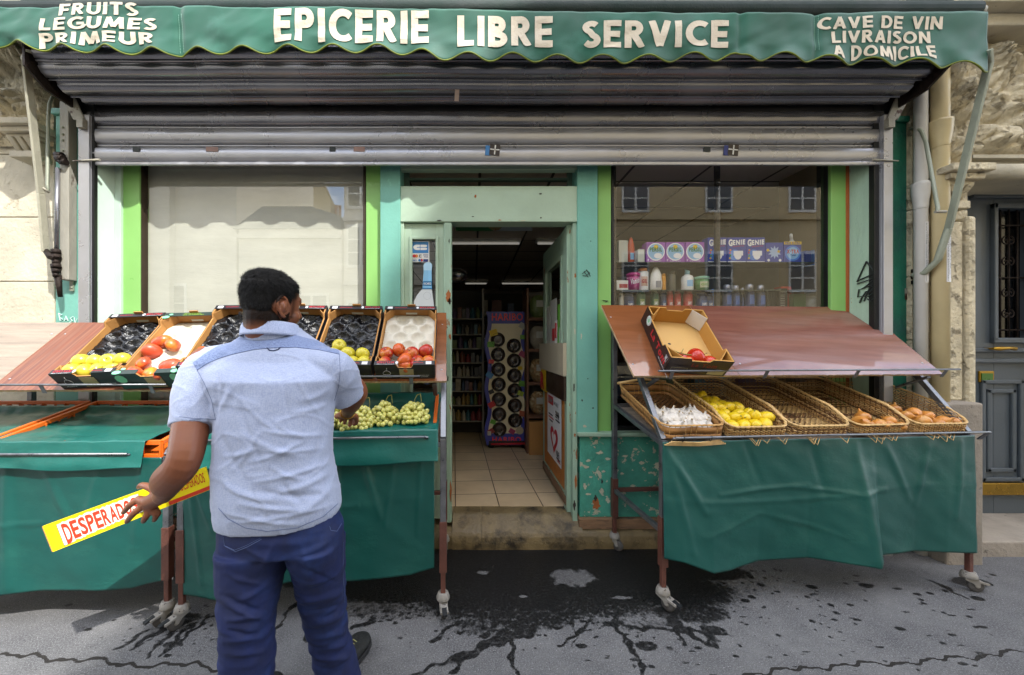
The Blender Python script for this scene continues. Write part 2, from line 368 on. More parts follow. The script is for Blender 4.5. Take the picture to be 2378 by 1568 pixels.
    blob(900, 1420, 130, 24, .55); blob(1700, 1360, 110, 26, .42); blob(1620, 1330, 120, 18, .9)
    seg0 = seg
    def seg(p, q, wpx, a=1.0):
        seg0(p, q, wpx*.7, a); m_ = ((p[0]+q[0])/2, (p[1]+q[1])/2); seg0(p, m_, wpx*.95, a*.92)
    for s_ in [((1200, 1440), (1040, 1560), 11), ((1290, 1430), (1130, 1500), 13), ((1190, 1410), (1195, 1570), 10), ((1130, 1500), (940, 1575), 9), ((1420, 1380), (1440, 1470), 10),
               ((1440, 1470), (1510, 1580), 9), ((1410, 1450), (1660, 1468), 7), ((1550, 1440), (1650, 1500), 10), ((1640, 1460), (1665, 1500), 14), ((1575, 1440), (1590, 1500), 8),
               ((1060, 1445), (1010, 1490), 8), ((1250, 1330), (1120, 1480), 9), ((1330, 1400), (1330, 1500), 4), ((1380, 1440), (1290, 1500), 5), ((1240, 1470), (1170, 1490), 10), ((870, 1440), (820, 1460), 9),
               ((420, 1440), (300, 1510), 12), ((430, 1445), (345, 1520), 9), ((450, 1445), (380, 1520), 9), ((480, 1430), (420, 1500), 6), ((520, 1420), (470, 1440), 5), ((700, 1390), (640, 1455), 6), ((730, 1420), (700, 1490), 10),
               ((340, 1470), (265, 1510), 8), ((2160, 1350), (2250, 1390), 7)]: seg(*s_)
    rg = np.random.RandomState(9)
    for _ in range(620):
        px = rg.normal(1250, 330); py = 1320+abs(rg.normal(70, 55))
        if px > 860 and py < 1570: blob(px, py, rg.uniform(2.5, 7), rg.uniform(1.2, 3.2), .72)
    for _ in range(90):
        px = rg.normal(430, 110); py = rg.normal(1470, 35)
        if 1385 < py < 1560: blob(px, py, rg.uniform(2.5, 7), rg.uniform(1.2, 3), .72)
    blob(405, 1435, 60, 12, .9); blob(2250, 1352, 40, 12, .9)
    rng = np.random.RandomState(4)
    for _ in range(120):
        px = rng.uniform(880, 2330); py = rng.uniform(1330, 1560)
        blob(px, py, rng.uniform(3, 12), rng.uniform(1.5, 5), .8)
    for px, py, r_ in [(2010, 1360, 14), (1885, 1363, 12), (1730, 1395, 10), (1690, 1395, 8), (2130, 1380, 9), (2270, 1390, 14), (2160, 1378, 8), (2090, 1460, 12), (2212, 1475, 10), (1990, 1440, 9), (1975, 1405, 8), (1660, 1465, 26), (1500, 1500, 26), (1350, 1500, 14),
                        (205, 1462, 9), (265, 1440, 6), (160, 1405, 8), (400, 1497, 20), (390, 1522, 10)]: blob(px, py, r_, r_*.42, .95)
    far_ = np.clip((gy-1.95)/.25, 0, 1); np.minimum(wet_, .70+.5*far_, out=wet_)
    # dry islands
    def dry(px, py, rx, ry):
        d = CAMZ*870/(py-800); q = ((gx-X(px, d))/(rx/870*d))**2+((gy-d)/(ry*d/(py-800)))**2; q = q+.5*np.sin(gx*31+gy*17)*np.sin(gx*13-gy*41)+.35*np.sin(gx*77+3)*np.sin(gy*69)
        np.minimum(wet_, np.clip(.12+.34*q, 0, 2), out=wet_)
    dry(1330, 1340, 44, 17); dry(1120, 1330, 12, 4); dry(1215, 1385, 9, 3); dry(1440, 1388, 22, 3)
    crack = np.zeros_like(gx)
    def cseg(p, q, wpx=2.2):
        nonlocal wet_
        keep = wet_; wet_ = crack.copy(); seg0(p, q, wpx, 1.15); crack[:] = wet_; wet_ = keep
    cl = [(0, 1520), (60, 1524), (130, 1530), (165, 1532), (210, 1532), (260, 1541), (330, 1545), (450, 1544), (520, 1553), (640, 1560)]
    for a_, c_ in zip(cl, cl[1:]): cseg(a_, c_, 4.0)
    cl = [(1640, 1575), (1795, 1562), (1830, 1554), (1960, 1545), (2120, 1538), (2200, 1530), (2378, 1512)]
    for a_, c_ in zip(cl, cl[1:]): cseg(a_, c_, 3.2)
    vs = np.stack([gx.ravel(), gy.ravel(), np.zeros(gx.size)], 1)
    idx = np.arange(nx*ny).reshape(ny, nx)
    fs = np.stack([idx[:-1, :-1], idx[:-1, 1:], idx[1:, 1:], idx[1:, :-1]], -1).reshape(-1, 4)
    vs = vs.tolist(); fs = fs.tolist(); base_i = len(vs)
    E = 14.0; vs += [(-E, y0, 0), (x0, y0, 0), (x1, y0, 0), (E, y0, 0), (-E, y1, 0), (x0, y1, 0), (x1, y1, 0), (E, y1, 0), (-E, -1.2, 0), (E, -1.2, 0), (-E, 3.4, 0), (E, 3.4, 0)]
    q = lambda *a: [base_i+i for i in a]
    fs += [q(0, 1, 5, 4), q(2, 3, 7, 6), [base_i+8, base_i+9, base_i+3, base_i+2, base_i+1, base_i+0], q(4, 5, 6, 7, 11, 10)]
    me = bpy.data.meshes.new('pavement'); me.from_pydata(vs, [], fs); me.materials.append(m)
    for nm, arr in (('wet', wet_), ('crack', crack)):
        a = me.attributes.new(nm, 'FLOAT', 'POINT'); v = np.zeros(len(vs), np.float32); v[:arr.size] = arr.ravel(); a.data.foreach_set('value', v)
    o = bpy.data.objects.new('pavement', me); COL.objects.link(o); o['kind'] = 'structure'
pavement()
ASPH = mat('road_asphalt', '3c3c3e', .85, var=.2, scale=3, bump=.5, bscale=120)
o = MB().box((-60, -7.9, -.5), (60, -1.35, -.13)).build('road', ASPH); o['kind'] = 'structure'
o = MB().box((-60, -1.35, -.5), (60, -1.2, -.002)).build('kerb', mat('granite_kerb', '8a8680', .7, var=.2, scale=30, bump=.3)); o['kind'] = 'structure'
o = MB().box((-60, -10, -.5), (60, -7.9, .0)).build('far_pavement', ASPH); o['kind'] = 'structure'
for sx in (-1, 1):
    o = MB().box((sx*14, -1.2, -.5), (sx*60, 3.4, -.004)).build('side_pavement', ASPH); o['kind'] = 'structure'

# ------------------------------------------------------------------ shop front: one thing, its fixed parts
shop = thing('shop_front', 'green and turquoise grocery shop front with two big windows and a central doorway', 'shop front', (0, 2.62, 0))
TOPZ = 3.9
def slab(name, px0, px1, d, z0, z1, m, back=2.78, bevel=.003, parent=None, label=None):
    o = MB().box((X(px0, d), d, z0), (X(px1, d), back, z1)).build(name, m, parent or shop, bevel=bevel)
    if label: o['label'] = label
    return o
slab('pilaster', 883, 929.5, 2.585, .16, 3.0, TURQ)
slab('pilaster', 1341, 1388, 2.585, .78, 3.0, TURQ)
slab('green_strip', 850, 884, 2.62, .16, 3.0, LIME, back=2.66)
slab('green_strip', 280, 324, 2.62, .16, 3.0, LIME, back=2.645)
slab('green_strip', 1388.5, 1419, 2.62, .78, 3.0, LIME)
slab('green_strip', 1930, 1965, 2.62, .78, 3.0, LIME, back=2.645)
slab('edge_strip', 1965.5, 1974, 2.615, .16, 3.0, mat('orange_brown_strip', '9c5220', .6, var=.2, bump=.2))
# splayed side panels between the shutter rail and the window
def jamb(px0, d0, px1, d1, z0, z1, m):
    a0, a1 = X(px0, d0), X(px1, d1)
    return MB().add([(a0, d0, z0), (a1, d1, z0), (a1, 2.9, z0), (a0, 2.9, z0), (a0, d0, z1), (a1, d1, z1), (a1, 2.9, z1), (a0, 2.9, z1)],
             [(0, 3, 2, 1), (4, 5, 6, 7), (0, 1, 5, 4), (1, 2, 6, 5), (2, 3, 7, 6), (3, 0, 4, 7)]).build('side_panel', m, shop)
jamb(218, 2.50, 266, 2.60, .16, 3.0, MINTPALE)
slab('side_panel', 266, 280, 2.60, .16, 3.0, MINTPALE)
jamb(1974, 2.61, 2030, 2.50, .16, 3.0, MINTOLD)
# low walls under the windows, plinth and sills
def low(px0, px1, d=2.60):
    slab('low_wall', px0, px1, d, .19, .76, PEEL, bevel=.004)
    slab('skirting_board', px0, px1, d-.02, .118, .192, WOODOLD)
slab('low_wall', 1347, 2028, 2.60, .192, .755, PEEL, bevel=.004)
MB().box((X(1345, 2.575), 2.575, .118), (X(2028, 2.575), 2.78, .19)).build('skirting_board', WOODOLD, shop, bevel=.004)
slab('low_wall', 280, 929, 2.61, .192, .755, PEEL, bevel=.004)
MB().box((X(268, 2.59), 2.59, .118), (X(930, 2.59), 2.78, .19)).build('skirting_board', WOODOLD, shop, bevel=.004)
MB().box((X(1343, 2.56), 2.56, .757), (X(2026, 2.6), 2.78, .785)).build('window_sill', MINTOLD, shop, bevel=.006)
MB().box((X(282, 2.56), 2.56, .757), (X(929, 2.6), 2.78, .785)).build('window_sill', MINT, shop, bevel=.006)
# dark inner posts behind the rails
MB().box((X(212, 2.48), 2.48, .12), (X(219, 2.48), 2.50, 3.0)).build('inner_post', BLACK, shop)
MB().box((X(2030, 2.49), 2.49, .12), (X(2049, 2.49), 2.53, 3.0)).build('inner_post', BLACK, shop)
# windows
def window(px0, px1, z0=.785, z1=3.0, m_frame=BLACK, fw=.018, gm=None):
    d = 2.66
    f = MB(); x0, x1 = X(px0, 2.64), X(px1, 2.64)
    f.box((x0, 2.63, z0), (x0+fw, 2.69, z1)); f.box((x1-fw, 2.63, z0), (x1, 2.69, z1)); f.box((x0+fw, 2.632, z0), (x1-fw, 2.688, z0+.025)); f.box((x0+fw, 2.632, z1-.02), (x1-fw, 2.688, z1))
    fr = f.build('window', m_frame, shop, bevel=.002)
    g = MB().add([(x0+.01, d, z0+.01), (x1-.01, d, z0+.01), (x1-.01, d, z1-.01), (x0+.01, d, z1-.01)], [(0, 1, 2, 3)]).build('pane', gm or GLASS, fr)
    return fr
BRONZE = mat('bronze_frame', '3b2f22', .5, metal=.3, var=.2, bump=.1)
wl = window(324, 850, m_frame=BRONZE, gm=GLASST); wl['label'] = 'wide window closed off by a cream blind'
wr = window(1419, 1930); wr['label'] = 'wide clear window with shelves of washing powder behind it'
BLIND = mat('cream_blind_cloth', 'cfcfc4', .85, var=.08, scale=3, bump=.25, bscale=6, stretch=(1, 1, 3), bdist=.01)
MB().grid(lambda u, v: (X(326, 2.68)+u*(X(848, 2.68)-X(326, 2.68)), 2.70+.004*math.sin(u*9)+.003*nz3(u*6, v*9), .965+v*2.05), 60, 40).build('window_blind', BLIND, shop, solid=.002)
# transom frame over the door
MB().box((X(928, 2.6), 2.60, Z(393, 2.6)), (X(1341, 2.6), 2.66, Z(384, 2.6))).build('transom_bar', MINT, shop, bevel=.003)
MB().box((X(928, 2.6), 2.60, 2.64), (X(1341, 2.6), 2.66, 3.0)).build('transom_panel', MINT, shop, bevel=.003)
tr = MB(); a, b_ = X(930, 2.66), X(1340, 2.66)
tr.box((a, 2.72, 2.47), (a+.05, 2.76, 2.66)); tr.box((b_-.05, 2.72, 2.47), (b_, 2.76, 2.66)); tr.box((a+.05, 2.722, 2.585), (b_-.05, 2.758, 2.60)); tr.box((a, 2.72, 2.47), (b_, 2.76, 2.50))
tr.build('transom_window', mat('dark_mint_frame', '5c7163', .6, var=.1, bump=.1), shop)
MB().box((X(929.6, 2.595), 2.595, Z(515, 2.595)), (X(1341, 2.595), 2.72, Z(432, 2.595))).build('lintel_panel', MINT, shop, bevel=.004)
# door posts
slab('door_post', 930, 938, 2.605, .13, Z(515, 2.6), MINT, back=2.74)
MB().box((X(1316, 2.66), 2.655, .2), (X(1330, 2.66), 2.74, Z(516, 2.6))).build('door_post', MINTOLD, shop, bevel=.003)
MB().box((X(1330, 2.61), 2.61, .13), (X(1341, 2.61), 2.76, Z(515.5, 2.6))).build('door_post', MINTOLD, shop, bevel=.003)
# masonry behind everything and above
mas = MB(); zt = 3.02
mas.box((-3.35, 2.9, 0), (X(214, 2.5), 3.1, 9)); mas.box((X(2049, 2.49), 2.9, 0), (3.7, 3.1, 9)); mas.box((X(214, 2.5), 2.9, zt), (X(2049, 2.49), 3.1, 9))
mas.box((X(214, 2.5), 2.9, -.3), (X(2049, 2.49), 3.1, .19))
mas.build('masonry', STONE, shop)
# stone ledge and worn threshold
def ledge(x0, x1, name='stone_ledge', nose=2.55, h=.118, seed=0):
    prof = [(2.545, -.02), (2.54, .045), (2.545, .085), (2.56, .108), (2.60, .122), (2.74, .122), (2.80, .122)]
    if name == 'threshold': prof = [(2.535, -.02), (2.53, .05), (2.535, .085), (2.55, .112), (2.60, .150), (2.66, .192), (2.74, .206)]
    n_ = 60
    def f(u, v):
        k = v*(len(prof)-1); i = min(int(k), len(prof)-2); t = k-i
        x = x0+(x1-x0)*u; n1 = nz3(x*5+seed, v*3)*.008+nz3(x*22, v*9)*.003
        return (x, prof[i][0]+(prof[i+1][0]-prof[i][0])*t+n1*.6, prof[i][1]+(prof[i+1][1]-prof[i][1])*t+n1*(.2 if v > .9 else .9))
    return MB().grid(f, 90, 24).build(name, GOLDSTONE, shop)
GOLDSTONE = mat('worn_wet_stone', '6e5f42', .5, var=.35, scale=7, bump=.7, bscale=70, color2='2b251c', thr=.50, soft=.16, cscale=5, color3='c0aa62', thr3=.66, c3scale=70, bdist=.006)
ledge(X(214, 2.5), X(1050, 2.57), seed=3); ledge(X(1118, 2.57), X(1352, 2.57), 'threshold', seed=9); ledge(X(1352.5, 2.57), X(2049, 2.49), seed=5)
o = ledge(X(1050.3, 2.57), X(1117.5, 2.57), 'threshold', seed=1); o['label'] = 'paler broken corner of the stone threshold'
# side pilasters
def side_pil(px0, px1, m, z1, name='pilaster', label=None):
    x0, x1 = X(px0, 2.56), X(px1, 2.56)
    b = MB(); b.box((x0, 2.56, 0), (x1, 2.9, z1)); 
    o = b.build(name, m, shop, bevel=.004); 
    MB().box((x0-.015, 2.54, z1), (x1+.015, 2.9, z1+.04)).build('cap_moulding', m, shop, bevel=.006)
    MB().box((x0, 2.60, z1+.04), (x1, 2.9, 3.6)).build('stone_block', STONE_PALE, shop)
    return o
side_pil(129, 187, TURQ, Z(268, 2.56)); o = side_pil(2070, 2117, DKGREEN, Z(286, 2.56)); o['label'] = 'dark green painted pilaster with blistered paint'
# scratched graffiti and marker graffiti
GR = flat('black_marker', '1d2422', .6); GW = flat('white_marker', 'd8ece8', .6)
def strokes(lines, d, m, r, name, parent=None):
    b = MB()
    for ln in lines: b.tube([P(px, py, d) for px, py in ln], r, 4, smooth=False)
    return b.build(name, m, parent or shop)
def jd(px): return 2.605-(px-1974)/56*.105
G = [[(2012, 607), (1990, 655), (1997, 650), (2020, 640), (2032, 634), (2012, 607)], [(1990, 660), (2012, 652), (2033, 645), (2015, 662), (1998, 672), (2020, 664), (2030, 668), (2008, 690)],
     [(1995, 672), (1992, 690), (2004, 688), (2012, 676)], [(2016, 690), (2028, 680), (2032, 690), (2022, 700), (2014, 694)], [(2002, 690), (1996, 704)], [(2020, 668), (2006, 700)]]
b = MB()
for ln in G: b.tube([P(px, py, jd(px)-.006) for px, py in ln], .0045, 4, smooth=False)
b.build('marker_graffiti', GR, shop)
strokes([[(136, 727), (140, 745), (146, 742), (137, 736), (144, 731), (136, 728)], [(149, 746), (153, 734), (158, 745)], [(150, 742), (157, 741)], [(170, 735), (163, 739), (168, 745), (160, 750)], [(172, 737), (175, 752), (179, 740)]], 2.555, GW, .0022, 'scratched_graffiti')
strokes([[(1352, 636), (1362, 628), (1370, 634), (1360, 641), (1353, 640)], [(1356, 630), (1366, 644)], [(1362, 626), (1371, 642)]], 2.583, GR, .0025, 'wire_tuft')
strokes([[(1400, 698), (1412, 699), (1406, 702)]], 2.617, GR, .003, 'marker_graffiti')
# latch plate on the dark green pilaster
MB().box(P(2103, 696, 2.555), P(2114, 670, 2.56)).build('latch_plate', RUSTY, shop)

# flaked paint and dirt spots with shapes of their own
FL = {'rust': mat('bare_orange_wood', '9a5a2c', .8, var=.2, bump=.3), 'pale': mat('old_white_undercoat', 'b9b39c', .8, var=.15, bump=.3), 'dark': mat('dark_dirt_spot', '2e2822', .8, var=.3, bump=.2)}
def flake(px, py, rx, ry, d, kind, parent=None, seed=0):
    r_ = random.Random(seed+int(px*7+py)); n_ = 16; c = P(px, py, d)
    ring_ = [c+Vector((rx/870*d*math.cos(2*math.pi*i/n_)*r_.uniform(.5, 1.15), 0, ry/870*d*math.sin(2*math.pi*i/n_)*r_.uniform(.5, 1.15))) for i in range(n_)]
    MB().add([c]+ring_+[p+Vector((0, .0012, 0)) for p in ring_], [(0, 1+i, 1+(i+1) % n_) for i in range(n_)]+[(1+i, 1+n_+i, 1+n_+(i+1) % n_, 1+(i+1) % n_) for i in range(n_)], False).build('paint_flake', FL[kind], parent or shop)
for a_ in [(1366, 1070, 6, 4, 'pale'), (1361, 1085, 8, 4, 'pale'), (1380, 1030, 5, 3, 'pale'), (1392, 1052, 9, 3, 'pale'), (1402, 1095, 5, 3, 'pale'), (1412, 1066, 8, 4, 'pale'), (1358, 1130, 5, 7, 'pale'), (1366, 1148, 7, 3, 'pale'), (1385, 1171, 11, 14, 'rust'), (1383, 1158, 4, 8, 'dark'), (1452, 1060, 8, 3, 'pale'), (1476, 1043, 6, 3, 'pale'), (1490, 1075, 9, 4, 'pale'), (1470, 1128, 8, 3, 'pale'), (1500, 1140, 10, 3, 'pale'), (1445, 1100, 5, 3, 'pale'), (1510, 1098, 6, 3, 'pale'), (1430, 1135, 5, 4, 'dark'), (1398, 1118, 3, 6, 'dark'), (1372, 1108, 6, 2, 'pale')]:
    flake(a_[0], a_[1], a_[2], a_[3], 2.598, a_[4])
for a_ in [(1104, 456, 3, 4, 'rust'), (1255, 450, 4, 2, 'dark'), (1160, 511, 5, 1.6, 'rust'), (1098, 503, 3, 1.2, 'dark'), (1256, 506, 2.5, 2, 'dark'), (1020, 512, 8, 1.5, 'dark'), (1215, 512.5, 7, 1.2, 'pale')]: flake(a_[0], a_[1], a_[2], a_[3], 2.593, a_[4])
for a_ in [(1336, 640, 2.6, 6, 'rust'), (1333, 900, 2, 10, 'dark'), (1335, 1010, 2.5, 5, 'rust'), (1337, 1120, 3, 18, 'rust'), (1334, 1175, 3, 14, 'dark'), (1335, 770, 2, 8, 'pale')]: flake(a_[0], a_[1], a_[2], a_[3], 2.608, a_[4])
for a_ in [(1365, 880, 2, 1.4, 'dark'), (1377, 948, 2.5, 2, 'dark'), (1352, 930, 2, 3, 'dark'), (1350, 780, 1.6, 8, 'pale'), (906, 716, 2, 1.5, 'dark'), (1372, 560, 2, 1, 'dark'), (1358, 990, 5, 3, 'pale')]: flake(a_[0], a_[1], a_[2], a_[3], 2.583, a_[4])

# ------------------------------------------------------------------ left leaf (closed) and right leaf (open) of the door
STICK_W = flat('sticker_white', 'dcdcd8', .4); STICK_B = flat('sticker_blue', '2f77b4', .4); RED = flat('print_red', 'b8232b', .45); BLK = flat('print_black', '141414', .5)
ORG = flat('print_orange', 'd8852c', .5); NAVY = flat('print_navy', '1e2f73', .45); GRN = flat('print_green', '5c9c32', .45); YEL = flat('print_yellow', 'd9b81f', .5)
ld = thing('door_leaf', 'closed mint green door leaf with a narrow glass panel left of the open doorway', 'door', (X(985, 2.63), 2.64, .16))
x0, x1 = X(937.5, 2.63), X(1031, 2.63); zt = Z(520, 2.63); gx0, gx1 = X(957, 2.63), X(1013, 2.63); gz0, gz1 = Z(925, 2.63), Z(556, 2.63)
b = MB(); b.box((x0, 2.625, .17), (gx0, 2.67, zt)); b.box((gx1, 2.625, .17), (x1, 2.67, zt)); b.box((gx0, 2.627, gz1), (gx1, 2.668, zt)); b.box((gx0, 2.627, .17), (gx1, 2.668, gz0)); b.build('frame', MINT, ld, bevel=.002)
b = MB()
for a, c in (((gx0-.018, gz0-.018), (gx0+.003, gz1+.018)), ((gx1-.003, gz0-.018), (gx1+.018, gz1+.018)), ((gx0, gz1-.003), (gx1, gz1+.018)), ((gx0, gz0-.018), (gx1, gz0+.003))): b.box((a[0], 2.613, a[1]), (c[0], 2.63, c[1]))
b.build('bead', MINT, ld, bevel=.004)
MB().add([(gx0, 2.65, gz0), (gx1, 2.65, gz0), (gx1, 2.65, gz1), (gx0, 2.65, gz1)], [(0, 1, 2, 3)]).build('pane', GLASS, ld)
MB().box((x1, 2.60, .15), (X(1049, 2.60), 2.66, zt+.002)).build('closing_strip', MINTOLD, ld, bevel=.008)
for a_ in [(1041, 688, 6, 17, 'rust'), (1044, 700, 4, 9, 'dark'), (1045, 782, 4, 7, 'rust'), (1043, 560, 1.5, 5, 'dark'), (1040, 880, 2, 8, 'dark'), (1047, 1140, 3, 26, 'rust'), (1038, 760, 2, 3, 'dark'), (1046, 960, 2, 6, 'pale')]: flake(a_[0], a_[1], a_[2], a_[3], 2.597, a_[4], ld)
st = thing('card_sticker', 'blue and white bank card sticker at the top of the narrow door glass', 'sticker', P(976, 610, 2.645))
def pl(b, px0, py0, px1, py1, d, t=.002): b.box(P(px0, py1, d), P(px1, py0, d)+Vector((0, t, 0))); return b
pl(MB(), 956.5, 560, 997, 609, 2.643).build('sheet', STICK_W, st)
pl(MB(), 958, 561.5, 995, 588, 2.642).build('blue_field', STICK_B, st)
b = MB()
def disc(b, px, py, rx, ry, d, n=24, a0=0, a1=360):
    c = P(px, py, d); pts = [c]+[c+Vector((rx/870*d*math.cos(R(a0+(a1-a0)*i/n)), 0, ry/870*d*math.sin(R(a0+(a1-a0)*i/n)))) for i in range(n+1)]
    b.add(pts, [(0, i+2, i+1) for i in range(n)], False); return b
disc(b, 968, 574.5, 8, 6.2, 2.640, a0=90, a1=270); pl(b, 968, 568.4, 975, 573.8, 2.6405); pl(b, 968, 575.4, 975, 580.8, 2.6405)
for yy in (571.1, 578.1): disc(b, 988, yy, 4, 2.7, 2.640, a0=-90, a1=90); pl(b, 976.3, yy-2.7, 988, yy+2.7, 2.6405)
b.build('card_emblem', STICK_W, st)
def small(px0, py0, px1, py1, m, d=2.641): pl(MB(), px0, py0, px1, py1, d, .001).build('card_mark', m, st)
b = MB(); disc(b, 962, 594.5, 3.8, 3.8, 2.640); b.build('card_mark', RED, st); b = MB(); disc(b, 967, 594.5, 3.8, 3.8, 2.6405); b.build('card_mark', ORG, st)
b = MB(); disc(b, 974.5, 604.5, 3.2, 3.2, 2.640); b.build('card_mark', STICK_B, st); b = MB(); disc(b, 979, 604.5, 3.2, 3.2, 2.6405); b.build('card_mark', RED, st)
small(983, 602, 994, 608, NAVY); small(982.5, 591.5, 994.5, 593, NAVY); small(973.5, 591.5, 979, 593.2, BLK); small(973.5, 593.2, 975.2, 596.5, BLK); small(973.5, 596.5, 979, 598, BLK)
b = MB(); flat_text(b, 'VISA', P(984, 598.5, 2.64), (.031, 0, 0), (0, 0, .011)); b.build('card_mark', NAVY, st)
b = MB(); flat_text(b, 'AMEX', P(958, 607, 2.64), (.031, 0, 0), (0, 0, .012)); b.build('card_mark', STICK_B, st)
# bottle-shaped cut-out
bt = thing('bottle_cutout', 'tall blue and white bottle shaped card standing behind the narrow door glass', 'advertising card', P(990, 760, 2.63))
BW = flat('bottle_card_white', 'c9cfd2', .45); BB = mat('bottle_card_blue', '7db4d6', .4, var=.15, scale=6, stretch=(10, 1, .1), bump=0)
def cut(name, pts, m, d, t=.004):
    q = [P(px, py, d) for px, py in pts]; k = len(q)
    return MB().add(q+[p+Vector((0, t, 0)) for p in q], [list(range(k)), list(range(k, 2*k))[::-1]]+[(i, k+i, k+(i+1) % k, (i+1) % k) for i in range(k)]).build(name, m, bt)
cut('body', [(960, 716), (961.5, 700), (967, 688), (975, 677), (981, 671), (1002.5, 671), (1005, 690), (1009, 720), (1013, 760), (960, 760)], BW, 2.622)
cut('neck', [(981, 671), (984, 628), (1002.5, 628), (1003, 671)], BB, 2.6205, .0015); cut('cap', [(983.5, 628), (983.5, 617), (985, 612), (990, 609.5), (998, 609), (1002, 612), (1004, 617), (1002.5, 628)], flat('bottle_card_pale', 'a8cce0', .4), 2.6215, .0015)
cut('neck_band', [(982, 664), (982.5, 653), (1002.8, 653), (1003, 664)], flat('bottle_card_deep_blue', '1f6f9f', .4), 2.6188, .001)
cut('neck_band', [(980, 671.5), (981.5, 668.5), (1003.5, 668.5), (1004, 671.5)], flat('bottle_card_deep_blue', '1f6f9f', .4), 2.6188, .001)
b = MB(); flat_text(b, 'RICARD', P(984, 661.5, 2.6175), (17/332.0, 0, 0), (0, 0, .016)); b.build('lettering', STICK_W, bt)
b = MB()
for i in range(18): disc(b, 992+8.5*math.cos(i*math.pi/9), 687+8.5*math.sin(i*math.pi/9), .8, .8, 2.621, 6)
b.build('sun_emblem', flat('print_grey', '9aa4ab', .5), bt)

rd = thing('door_leaf', 'open mint green door leaf swung inwards on the right, papered with stickers and boards', 'door', (.70, 3.1, .21))
HX, HD = .665, 2.68   # hinge side, face at x=HX, runs to depth 3.5
def DF(s, z, off=0): return Vector((HX-.012*s-off, HD+.84*s, z))   # s along the leaf 0..1
zt = 2.235; zb = .235
def dbox(b, s0, z0, s1, z1, t=.04, off=0):
    p = DF(s0, z0, off); q = DF(s1, z0, off); b.obox(p, q-p, Vector((t, .0006, 0)), Vector((0, 0, z1-z0))); return b
b = MB(); dbox(b, 0, zb, .16, zt); dbox(b, .86, zb, 1, zt); dbox(b, .16, 2.05, .86, zt, .038, -.001); dbox(b, .16, zb, .86, 1.0, .038, -.001); b.build('frame', MINTOLD, rd, bevel=.003)
b = MB(); dbox(b, .15, 1.0, .19, 2.06, .012, .008); dbox(b, .83, 1.0, .87, 2.06, .012, .008); dbox(b, .19, 2.03, .83, 2.06, .012, .008); b.build('bead', MINT, rd)
p = [DF(.16, 1.0, -.02), DF(.86, 1.0, -.02), DF(.86, 2.05, -.02), DF(.16, 2.05, -.02)]; MB().add(p, [(0, 1, 2, 3)]).build('pane', GLASS, rd)
def sh(s0, z0, s1, z1, m, name='paper', off=.0, t=.002): return dbox(MB(), s0, z0, s1, z1, t, off).build(name, m, rd)
PAPER = flat('paper_grey', 'a9a9a2', .6)
sh(.18, 1.12, .30, 1.70, GRN, 'green_sheet', .004); sh(.16, 1.32, .24, 1.52, flat('mint_sheet', '93b093', .6), 'green_sheet', .007)
sh(.34, 1.40, .62, 1.76, PAPER, off=.004); sh(.36, 1.42, .52, 1.52, RED, 'red_square', .006); sh(.30, 1.36, .40, 1.58, flat('paper_white', 'c9c9c6', .5), off=.008); sh(.32, 1.44, .38, 1.56, RED, 'red_square', .010)
sh(.40, 1.22, .62, 1.38, PAPER, off=.004); sh(.42, 1.28, .60, 1.36, GRN, 'green_sheet', .006); sh(.64, 1.34, .80, 1.72, PAPER, off=.004); sh(.31, 1.14, .38, 1.30, PAPER, off=.006)
BEIGEB = mat('beige_board', 'a69c86', .5, var=.06, bump=.05); BROWNB = mat('dark_brown_board', '2c1c14', .35, var=.15, bump=.05); MDF = mat('orange_chipboard', 'a8682a', .7, var=.2, scale=20, bump=.3)
o = sh(-.02, 1.165, 1.04, 1.40, BEIGEB, 'board', .03, .025); o['label'] = 'beige board screwed across the door'
o = sh(-.01, .985, .72, 1.16, BROWNB, 'board', .022, .02); o['label'] = 'dark brown board across the door'
sh(.73, .97, 1.0, 1.16, YEL, 'sign_board', .02, .01)
b = MB(); put_text(b, 'R', lambda u, v: DF(.96-.2*u, .99+.15*v, .032), .06); b.build('lettering', RED, rd)
sh(.0, .33, .9, .99, MDF, 'chipboard_panel', .004, .008)
sh(.13, .46, .70, .975, flat('poster_white', 'cfcfcf', .5), 'poster', .012, .002)
sh(.44, .89, .66, .96, RED, 'poster_block', .014, .001)
for s0, s1, z0, m_ in ((.46, .64, .80, BLK), (.42, .64, .775, RED), (.2, .34, .83, BLK), (.46, .6, .75, BLK), (.18, .34, .79, BLK), (.16, .3, .50, BLK), (.15, .26, .485, RED)): sh(s0, z0, s1, z0+.011, m_, 'print_line', .014, .001)
b = MB(); put_text(b, 'SIM', lambda u, v: DF(.64-.18*u, .905+.04*v, .0165), .04); put_text(b, '5 MOBILE', lambda u, v: DF(.42-.2*u, .905+.03*v, .0165), .01); b.build('lettering', flat('poster_grey', '777777', .5), rd)
b = MB(); put_text(b, '2H', lambda u, v: DF(.33-.13*u, .815+.055*v, .0165), .04); put_text(b, '15€', lambda u, v: DF(.3-.12*u, .52+.05*v, .0165), .03); b.build('lettering', BLK, rd)
b = MB(); pts = []
for i in range(28):
    t = 2*math.pi*i/28; hx = 16*math.sin(t)**3; hy = 13*math.cos(t)-5*math.cos(2*t)-2*math.cos(3*t)-math.cos(4*t); pts.append((hx/16, hy/16))
c0 = DF(.40, .63, .015); ax = (DF(0, 0)-DF(1, 0)).normalized()
def heart(k, off): c = DF(.40, .63, off); return [c]+[c+ax*(a*.13*k)+Vector((0, 0, c_*.12*k)) for a, c_ in pts]
for k, off, m_ in ((1, .0145, RED), (.55, .016, flat('poster_white', 'cfcfcf', .5))):
    q = heart(k, off); MB().add(q, [(0, 1+i, 1+(i+1) % 28) for i in range(28)]).build('heart_emblem', m_, rd)
sh(.0, .235, .99, .30, WOODOLD, 'kick_board', .006, .012)

